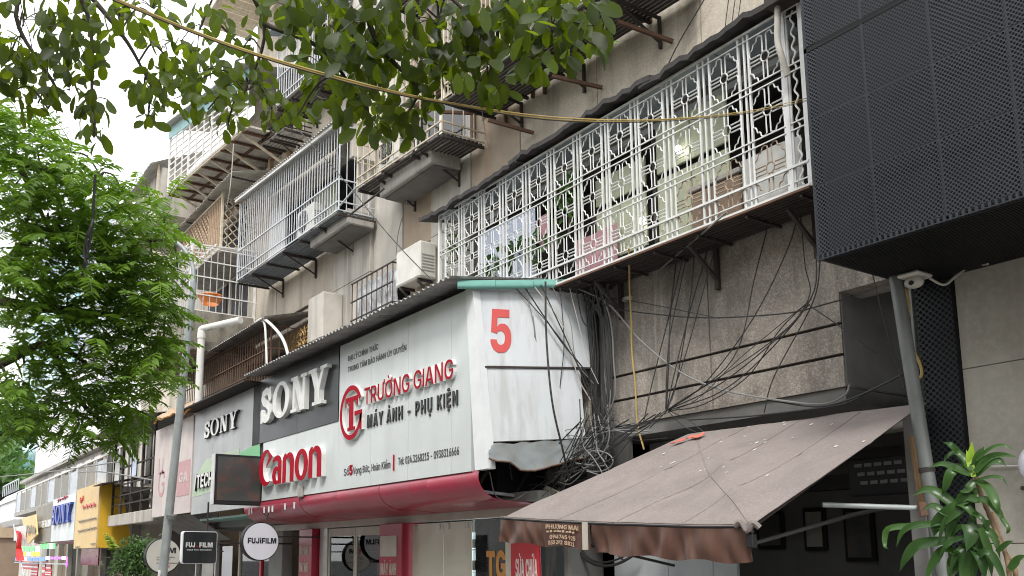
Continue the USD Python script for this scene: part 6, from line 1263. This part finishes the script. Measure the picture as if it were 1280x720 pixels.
# the dracaena by the concrete wall
rr = np.random.default_rng(9)
dr = thing('dracaena', 'tall dracaena with strappy green leaves and bare ringed canes at the lower right', 'plant', (-3.25, 6.6, 0.13))
put('pot', MB().tube([(-3.3, 6.6, z) for z in (0.13, 0.5, 0.6)], [0.2, 0.27, 0.29], 18), 'pot', dr, smooth=40)
canes = [[(-3.3, 6.6, 0.5), at(1262, 722, 6.6), at(1247, 670, 6.6), at(1224, 612, 6.6), at(1219, 590, 6.6)], [(-3.25, 6.65, 0.5), at(1270, 722, 6.65), at(1256, 690, 6.65), at(1240, 640, 6.65)], [(-3.35, 6.6, 0.5), at(1212, 730, 6.7), at(1208, 690, 6.7)]]
for l in canes:
    Pc = spline(l, 12); n = len(Pc); put('cane', MB().tube(Pc, [0.015 + 0.003 * (i % 2) for i in range(n)], 9), 'cane', dr, smooth=40)
def strap(pts, W, m='leaf_dracaena'):
    C_ = spline(pts, 5); n = len(C_); V = []
    T = np.gradient(C_, axis=0); T /= np.linalg.norm(T, axis=1, keepdims=True)
    vw = np.array([0.55, -0.75, 0.35])
    for i in range(n):
        t_ = i / (n - 1); w = W * (0.35 + 0.65 * math.sin(math.pi * min(1, 0.12 + t_ * 0.95)) ** 0.7) * (1 - t_ ** 6) / 2; s_ = np.cross(T[i], vw); s_ /= max(np.linalg.norm(s_), 1e-6); nn = np.cross(s_, T[i])
        V += [C_[i] - s_ * w + nn * w * 0.35, C_[i], C_[i] + s_ * w + nn * w * 0.35]
    put('leaf', MB().add(V, [(3 * i + k, 3 * i + k + 1, 3 * i + k + 4, 3 * i + k + 3) for i in range(n - 1) for k in range(2)]), m, dr, smooth=True)
def pxleaf(pts, w, m='leaf_dracaena', Y=6.55, dy=0.0): strap([at(u, v, Y + dy * i + rr.normal(0, 0.02)) for i, (u, v) in enumerate(pts)], w, m)
L_ = [([(1216, 594), (1214, 572), (1215, 551)], 0.06, 'leaf_young'), ([(1213, 590), (1205, 573), (1195, 566), (1184, 571), (1179, 579)], 0.05, 'leaf_dracaena'), ([(1214, 588), (1200, 570), (1188, 556), (1178, 553)], 0.06, 'leaf_dracaena'), ([(1212, 594), (1195, 586), (1178, 580), (1159, 585)], 0.06, 'leaf_dracaena'),
      ([(1215, 595), (1200, 585), (1188, 592), (1182, 608), (1177, 620)], 0.075, 'leaf_dracaena'), ([(1219, 590), (1235, 573), (1253, 569), (1273, 572)], 0.055, 'leaf_dracaena'), ([(1219, 594), (1234, 580), (1248, 576), (1258, 583)], 0.07, 'leaf_dracaena'), ([(1218, 585), (1224, 570), (1230, 558)], 0.07, 'leaf_dracaena'), ([(1220, 575), (1238, 561), (1255, 557), (1269, 563)], 0.03, 'leaf_dracaena'),
      ([(1221, 600), (1236, 612), (1245, 630), (1250, 642)], 0.07, 'leaf_dracaena'), ([(1222, 600), (1240, 596), (1252, 598), (1260, 608)], 0.03, 'leaf_dracaena'), ([(1218, 600), (1209, 612), (1199, 614)], 0.06, 'leaf_dracaena'), ([(1217, 596), (1212, 578), (1208, 562)], 0.05, 'leaf_young'),
      ([(1200, 640), (1180, 622), (1160, 612), (1139, 620)], 0.08, 'leaf_dracaena'), ([(1203, 632), (1190, 640), (1172, 655), (1167, 672)], 0.12, 'leaf_dracaena'), ([(1190, 650), (1165, 655), (1140, 658), (1110, 662), (1106, 682), (1111, 686)], 0.06, 'leaf_dracaena'), ([(1180, 660), (1150, 655), (1128, 665), (1120, 686)], 0.05, 'leaf_dracaena'),
      ([(1195, 676), (1170, 678), (1146, 682), (1132, 698), (1124, 716)], 0.09, 'leaf_dracaena'), ([(1208, 655), (1214, 668), (1208, 690)], 0.11, 'leaf_dracaena'), ([(1200, 690), (1192, 705), (1186, 730)], 0.1, 'leaf_dracaena'), ([(1210, 690), (1207, 712), (1204, 735)], 0.1, 'leaf_dracaena'), ([(1212, 680), (1226, 700), (1232, 730)], 0.07, 'leaf_dracaena'), ([(1225, 660), (1236, 690), (1240, 725)], 0.06, 'leaf_dracaena'),
      ([(1246, 690), (1258, 680), (1267, 676)], 0.04, 'leaf_dracaena'), ([(1262, 712), (1272, 700), (1284, 694)], 0.06, 'leaf_dracaena'), ([(1248, 640), (1260, 660), (1258, 668)], 0.03, 'leaf_dracaena'), ([(1205, 625), (1216, 612), (1208, 640)], 0.08, 'leaf_dracaena'), ([(1198, 650), (1180, 640), (1165, 632), (1150, 640)], 0.06, 'leaf_dracaena'), ([(1235, 650), (1222, 690), (1215, 735)], 0.06, 'leaf_dracaena'), ([(1222, 640), (1214, 655), (1218, 690)], 0.05, 'leaf_dracaena')]
for k in range(15):
    u, v = (1202 + rr.uniform(-10, 22), 640 + rr.uniform(-20, 60)); sg = -1 if rr.random() < 0.62 else 1; l = rr.uniform(22, 48)
    L_.append(([(u, v), (u + sg * l * 0.4, v - rr.uniform(-4, 10)), (u + sg * l * 0.75, v + l * 0.35), (u + sg * l * 0.95, v + l * rr.uniform(0.7, 1.2))], rr.uniform(0.04, 0.075), 'leaf_dracaena'))
for pts, w, m in L_: pxleaf(pts, w * 0.92, m)

# ================================================================== cables
def cable(label, pts, r, m, name='cable', cat='cable', group=None, n=8, Y=None):
    P_ = spline([at(*p[:2], p[2] if len(p) > 2 else Y) for p in pts], n); t = put(name, MB().tube(P_, r, 5 if r < 0.02 else 9), m, smooth=60); tag(t, label=label, category=cat, group=group); return t
YC = [(90, -28, 3.75), (160, 5, 3.85), (300, 60, 4.0), (440, 101, 4.2), (560, 128, 4.55), (700, 147, 5.3), (830, 149, 6.5), (940, 138, 8.3), (1012, 122, 10.1)]
for lab, dv, r, m, f in (('upper strand of the long yellow cable strung across the whole street front', 0, 0.0036, 'cable_yellow', 0), ('lower strand of the long yellow cable strung across the whole street front', 1.9, 0.0032, 'cable_yellow', 1), ('dark wire lashed under the long yellow cable', 3.3, 0.0025, 'cable_black', 2)):
    P_ = spline([at(u, v + dv + (0.8 * math.sin(u * 0.02) if f else 0), R=q) for u, v, q in YC], 10); t = put('cable', MB().tube(P_, r, 6), m, smooth=60); tag(t, label=lab, category='cable')
cable('yellow hose hanging straight down in front of the pebbledash wall', [(786, 310, 7.95), (787, 360, 8.3), (789, 400, 8.4), (790, 440, 8.45), (794, 480, 8.45), (797, 530, 8.45), (805, 562, 8.45)], 0.013, 'cable_yellow')
cable('bent gold wire beside the leaning pipe and perforated strip', [(1133, 361, 8.2), (1136, 385, 8.2), (1134, 410, 8.2), (1139, 430, 8.25), (1150, 455, 8.3), (1152, 468, 8.3), (1148, 474, 8.3)], 0.014, 'cable_yellow')
cable('taut black cable before the number 5 panel', [(682, 352, 7.0), (683, 420, 7.0), (690, 500, 7.0), (703, 560, 7.2), (712, 600, 7.5)], 0.014, 'cable_black')
cable('grey conduit sloping across the pebbledash wall below the grooves', [(715, 357, 8.2), (760, 380, 8.4), (800, 425, 8.45), (850, 465, 8.45), (905, 488, 8.4), (985, 502, 8.3), (1030, 505, 8.35), (1056, 494, 8.5), (1062, 480, 8.66)], 0.012, 'cable_grey')
cable('dark cable looping under the slab corner to the perforated strip', [(960, 500, 8.35), (1020, 508, 8.3), (1060, 500, 8.4), (1105, 480, 8.5), (1152, 455, 8.45)], 0.012, 'cable_black')
cable('second dark cable along the slab edge behind the awning top', [(860, 525, 8.5), (940, 520, 8.45), (1010, 512, 8.4), (1055, 505, 8.5), (1090, 488, 8.6)], 0.01, 'cable_black')
cable('pale cable running from the cage floor edge down to the wall', [(908, 265, 7.9), (880, 290, 8.0), (850, 315, 8.3), (825, 337, 8.5)], 0.013, 'cable_grey')
cable('white cable looping from the security camera up to the black cladding', [(1162, 348, 8.1), (1180, 356, 8.2), (1195, 345, 8.3), (1212, 334, 8.5), (1235, 330, 8.4)], 0.012, 'cable_pale')
cable('flexible pale hose hanging at the right end of the white grille', [(972, -5, 7.85), (972, 20, 7.85), (972, 50, 7.85), (977, 70, 7.85), (984, 95, 7.9)], 0.034, 'cable_pale')
t = thing('roof_bracket', 'small dark bracket plate above the pale hose at the top of the grille', 'bracket', at(985, 0, 7.9)); b = px_box(966, 5, 1000, -4, 7.9); put('plate', MB().box(b[0], b[1], 7.75, 8.58, b[2], b[3]), 'dark_iron', t); put('arm', MB().bar((b[0] + 0.1, 8.0, b[2] - 0.02), (b[0] + 0.1, 8.58, b[2] - 0.3), 0.04), 'dark_iron', t)
cable('black cable crossing the sky-lit gap from the branch to the yellowed cage', [(362, 150, 7.0), (430, 225, 7.3), (470, 275, 7.6), (510, 320, 7.9), (540, 350, 8.1)], 0.01, 'cable_black')
cable('short rod between the two cages above the concrete ledge', [(418, 265, 7.7), (447, 232, 7.75)], 0.02, 'galvanised', name='rod', cat='rod'); cable('dark rod under the small yellowed cage', [(438, 268, 7.7), (480, 236, 7.75)], 0.02, 'dark_iron', name='rod', cat='rod')
cable('thin aerial wire slanting up the wall above the ornamental grille', [(825, 105, 8.5), (845, 60, 8.5), (880, 0, 8.5), (890, -15, 8.5)], 0.008, 'cable_black')
for k, u in enumerate((904, 912, 919)): cable(f"thin drop wire above the small rusty rod, the {('left', 'middle', 'right')[k]} one of three", [(u, 60 - 6 * k, 8.5), (u + 4, 20, 8.5), (u + 9, -15, 8.5)], 0.006, 'cable_black', group='three drop wires over the rusty rod')
cable('rusty rod fixed on the wall above the right of the grille', [(894, 58, 8.4), (908, 48, 8.45), (921, 38, 8.55)], 0.018, 'rust_iron', name='rod', cat='rod')
cable('slender pale cord hanging before the wall between the two upper cages', [(597, 60, 7.6), (600, 110, 8.0), (604, 150, 8.2), (610, 185, 8.4)], 0.008, 'cable_pale')
cable('grey cord trailing down the wall from the concrete ledge box', [(505, 190, 7.8), (502, 215, 7.9), (508, 250, 8.3), (498, 290, 8.5), (495, 320, 8.5)], 0.008, 'cable_grey')
cable('cream cord hanging from the top balcony past the tin awning', [(292, 180, 7.0), (290, 210, 7.0), (287, 240, 7.0), (283, 262, 7.2)], 0.012, 'cable_pale')
for k, (pts, lab) in enumerate(((((0, 596), (60, 590), (150, 577)), 'upper thin far wire left of the dark balcony house'), (((100, 590), (130, 590), (190, 600)), 'lower thin far wire left of the dark balcony house'))): cable(lab, [(u, v, 6.0) for u, v in pts], 0.02, 'cable_grey')
# wires fanning over the pebbledash wall
rr = np.random.default_rng(55)
G1 = 'thin black wires fanning over the pebbledash wall'; L1 = 'thin black wire in the fan strung over the pebbledash wall'
fans = [[(980, 205), (945, 340), (915, 450), (835, 512)], [(1000, 262), (1006, 330), (1010, 375), (960, 430), (834, 513)], [(1021, 316), (1014, 372), (960, 440), (900, 490), (836, 513)], [(1026, 322), (1016, 378), (968, 470), (955, 516)], [(1012, 380), (975, 420), (900, 480), (836, 512)], [(1012, 382), (1060, 415), (1095, 442)],
        [(868, 316), (862, 380), (845, 480), (834, 512)], [(854, 322), (835, 400), (815, 480), (804, 530)], [(845, 328), (838, 392), (836, 450), (833, 512)], [(886, 308), (862, 390), (840, 480), (834, 512)], [(905, 270), (880, 360), (858, 440), (834, 512)], [(834, 512), (820, 522), (805, 534)], [(834, 513), (822, 525), (812, 535)], [(834, 512), (860, 525), (880, 540)], [(834, 513), (855, 533), (870, 540)], [(1012, 376), (970, 410), (920, 452), (870, 500), (836, 513)], [(1014, 374), (975, 412), (935, 470), (880, 505), (836, 514)], [(1000, 255), (985, 310), (940, 400), (880, 480), (836, 512)], [(860, 312), (850, 360), (836, 430), (832, 512)], [(1090, 340), (1110, 420), (1130, 485)], [(660, 300), (720, 370), (840, 395), (970, 393), (1052, 375)], [(742, 370), (800, 378), (900, 398)], [(700, 540), (780, 535), (850, 510)]]
order = sorted(range(len(fans)), key=lambda i: sum(p[0] for p in fans[i]) / len(fans[i]))
for i_, f_ in enumerate(fans):
    P_ = [(u, v, 8.42 + rr.uniform(-0.08, 0.1)) for u, v in f_]; cable(f'thin black wire over the pebbledash wall, {NTH[order.index(i_)]} from the left in the fan', P_, rr.uniform(0.005, 0.009), 'cable_black', group=G1)
# wires over the white number panel
G2 = 'loose wires in front of the number 5 panel'; k2 = 0; L2 = 'loose thin wire draped in front of the number 5 panel'
for f_, m in (([(595, 360), (605, 420), (625, 500), (640, 600)], 'cable_black'), ([(640, 355), (690, 410), (725, 460), (745, 505)], 'cable_black'), ([(655, 358), (700, 425), (735, 470), (750, 520)], 'cable_black'), ([(668, 358), (705, 410), (722, 470), (738, 500)], 'cable_pale'), ([(676, 356), (715, 440), (735, 490), (752, 530)], 'cable_black'), ([(690, 358), (712, 400), (720, 450), (742, 480)], 'cable_grey'), ([(658, 365), (668, 420), (655, 480), (645, 545)], 'cable_grey'), ([(640, 448), (690, 500), (730, 540), (750, 560)], 'cable_black'), ([(712, 360), (722, 400), (735, 450), (748, 480)], 'cable_pale'), ([(720, 362), (728, 400), (742, 420), (738, 460)], 'cable_black'), ([(605, 545), (660, 560), (720, 552), (760, 545)], 'cable_grey'), ([(610, 560), (650, 568), (700, 558), (740, 545)], 'cable_pale'), ([(650, 540), (680, 570), (700, 600)], 'cable_black'), ([(612, 590), (620, 620), (640, 625), (660, 615)], 'cable_grey'), ([(666, 395), (672, 440), (680, 470), (730, 540)], 'cable_grey'), ([(700, 360), (705, 430), (700, 500), (715, 570)], 'cable_black')):
    k2 += 1; cable(f"{'pale' if m == 'cable_pale' else 'grey' if m == 'cable_grey' else 'black'} loose wire over the number 5 panel, top end {'far left' if f_[0][0] < 615 else 'mid-left' if f_[0][0] > 645 and f_[0][0] < 652 else 'left' if f_[0][0] < 660 else 'centre' if f_[0][0] < 690 else 'right'}, foot {'above the fascia' if f_[-1][1] > 580 else 'on the flap' if f_[-1][1] > 540 else 'at the cable bundle'}", [(u, v, 7.0 + (u - 600) * 0.0095) for u, v in f_], rr.uniform(0.006, 0.011), m, group=G2)
# heavy bundle hanging at the joint, and the tangle under it
G3 = 'black cables bundled at the joint of sign and wall'; L3 = 'black cable in the thick bundle down the joint of sign panel and pebbledash wall'
for i in range(20):
    u0 = rr.uniform(722, 762); u1 = rr.uniform(736, 768); u2 = rr.uniform(738, 768)
    cable(L3, [(u0, 355, 8.3), (u1 - 4, 400, 8.4), (u1, 450, 8.42), (u1 + rr.normal(0, 2), 500, 8.42), (u2, 545, 8.4), (u2 - rr.uniform(0, 20), 575, 8.3)], rr.uniform(0.006, 0.014), 'cable_black' if rr.random() < 0.85 else 'cable_grey', group=G3, n=5)
G4 = 'cables tangled above the left end of the awning'; L4 = 'cable in the tangle above the left end of the brown awning'
for i in range(64):
    yy = 8.0 + rr.uniform(-0.35, 0.3); a = np.array([rr.uniform(725, 768), rr.uniform(515, 556)])
    k = i % 8; run = ('sweeping left under the flap', 'reaching right along the slab edge', 'dropping behind the awning', 'coiled in a loose loop')[0 if k < 3 else 1 if k < 5 else 2 if k < 7 else 3]
    if k < 3: b = np.array([rr.uniform(636, 715), rr.uniform(572, 628)]); pts = [a, a * 0.66 + b * 0.34 + (0, rr.uniform(6, 22)), a * 0.3 + b * 0.7 + (0, rr.uniform(4, 22)), b]
    elif k < 5: b = np.array([rr.uniform(776, 836), rr.uniform(510, 552)]); pts = [a + (-rr.uniform(10, 50), rr.uniform(10, 40)), a + (0, rr.uniform(4, 20)), a * 0.5 + b * 0.5 + (0, rr.uniform(4, 20)), b]
    elif k < 7: b = np.array([rr.uniform(690, 770), rr.uniform(575, 612)]); pts = [a + (rr.uniform(-6, 6), -rr.uniform(20, 60)), a, a * 0.5 + b * 0.5 + (rr.uniform(-22, 14), 0), b, b + (-rr.uniform(10, 40), rr.uniform(-4, 12))]
    else:
        r_ = rr.uniform(12, 24); cx, cy = rr.uniform(690, 750), rr.uniform(565, 590); ph = rr.uniform(0, 6.28); pts = [(cx + r_ * math.cos(ph + t_), cy + r_ * 0.62 * math.sin(ph + t_)) for t_ in np.linspace(0, 5.2, 12)]
    tone = ('cable_black', 'cable_black', 'cable_grey')[i % 3 if i % 4 else 0]
    cable(f"{'grey' if tone == 'cable_grey' else 'black'} cable in the tangle above the awning's left end, {run}", [(p[0], min(p[1], 632), yy) for p in pts], rr.uniform(0.004, 0.009), ('cable_black', 'cable_black', 'cable_grey')[i % 3 if i % 4 else 0], group=f"{'grey' if tone == 'cable_grey' else 'black'} tangled cables {run}", n=9)
t = thing('down_pipe', 'black downpipe in the dark joint right of the number 5 panel', 'pipe', (-9.45, 8.5, 3.4)); put('pipe', MB().tube([(-9.48, 8.52, 3.3), (-9.48, 8.52, 5.4)], 0.06, 10), 'black_plastic', t, smooth=50); put('pipe_clip', MB().tube([(-9.48, 8.52, 4.4), (-9.48, 8.52, 4.45)], 0.07, 10), 'dark_iron', t)
t = thing('insulator_reel', 'dusty round cable reel in the dark gap above the awning', 'reel', at(692, 590, 8.1)); c = at(692, 592, 8.1); put('reel_disc', MB().tube([c, c + (0, 0.1, 0)], 0.16, 18), 'mossy_concrete', t); put('reel_rim', MB().tube([c + np.array([0.16 * math.cos(a), -0.01, 0.16 * math.sin(a)]) for a in np.linspace(0, 6.28, 20)], 0.02, 5), 'cable_black', t)
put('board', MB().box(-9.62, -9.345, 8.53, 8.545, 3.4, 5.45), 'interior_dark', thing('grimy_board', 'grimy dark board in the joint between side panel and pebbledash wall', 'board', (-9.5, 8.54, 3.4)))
put_ = MB().box(-9.85, -9.0, 8.62, 8.7, 2.0, 3.38); t = thing('gap_lining', 'dark sheet added as the shade in the gap behind the tangled cables', 'board', (-9.4, 8.65, 2)); put('board', put_, 'interior_dark', t); put('board_batten', MB().box(-9.5, -9.4, 8.58, 8.615, 2.0, 3.38), 'dark_iron', t)  # dark sheet added where the open gap is only in shade
# loops under the valance and bundle beside the red sign
G5 = 'black cables hanging beside the red repair sign'
for i in range(9):
    u = 684 + i * 1.3; cable('black cable hanging in the bundle just right of the red repair sign', [(u, 655, 7.9), (u + rr.normal(0, 0.6), 690, 7.9), (u + rr.normal(0, 1), 730, 7.9)], 0.012, 'cable_black', group=G5, n=4)
for k, (pts, r, lab) in enumerate((([(718, 676), (728, 695), (745, 706), (768, 706), (790, 695), (797, 684)], 0.02, 'thick black cable loop hanging lowest under the awning valance'), ([(722, 676), (734, 696), (752, 703), (775, 698), (792, 686)], 0.014, 'thinner black cable loop just inside the thick one under the valance'), ([(768, 676), (770, 690), (780, 700), (790, 694), (796, 684)], 0.014, 'short black cable loop by the strap under the valance'))): cable(lab, [(u, v, 8.55) for u, v in pts], r, 'cable_black')
cable('thin grey rod hanging under the right half of the valance', [(889, 690, 8.6), (891, 705, 8.6), (892, 725, 8.6)], 0.012, 'steel_pole', name='rod', cat='rod')
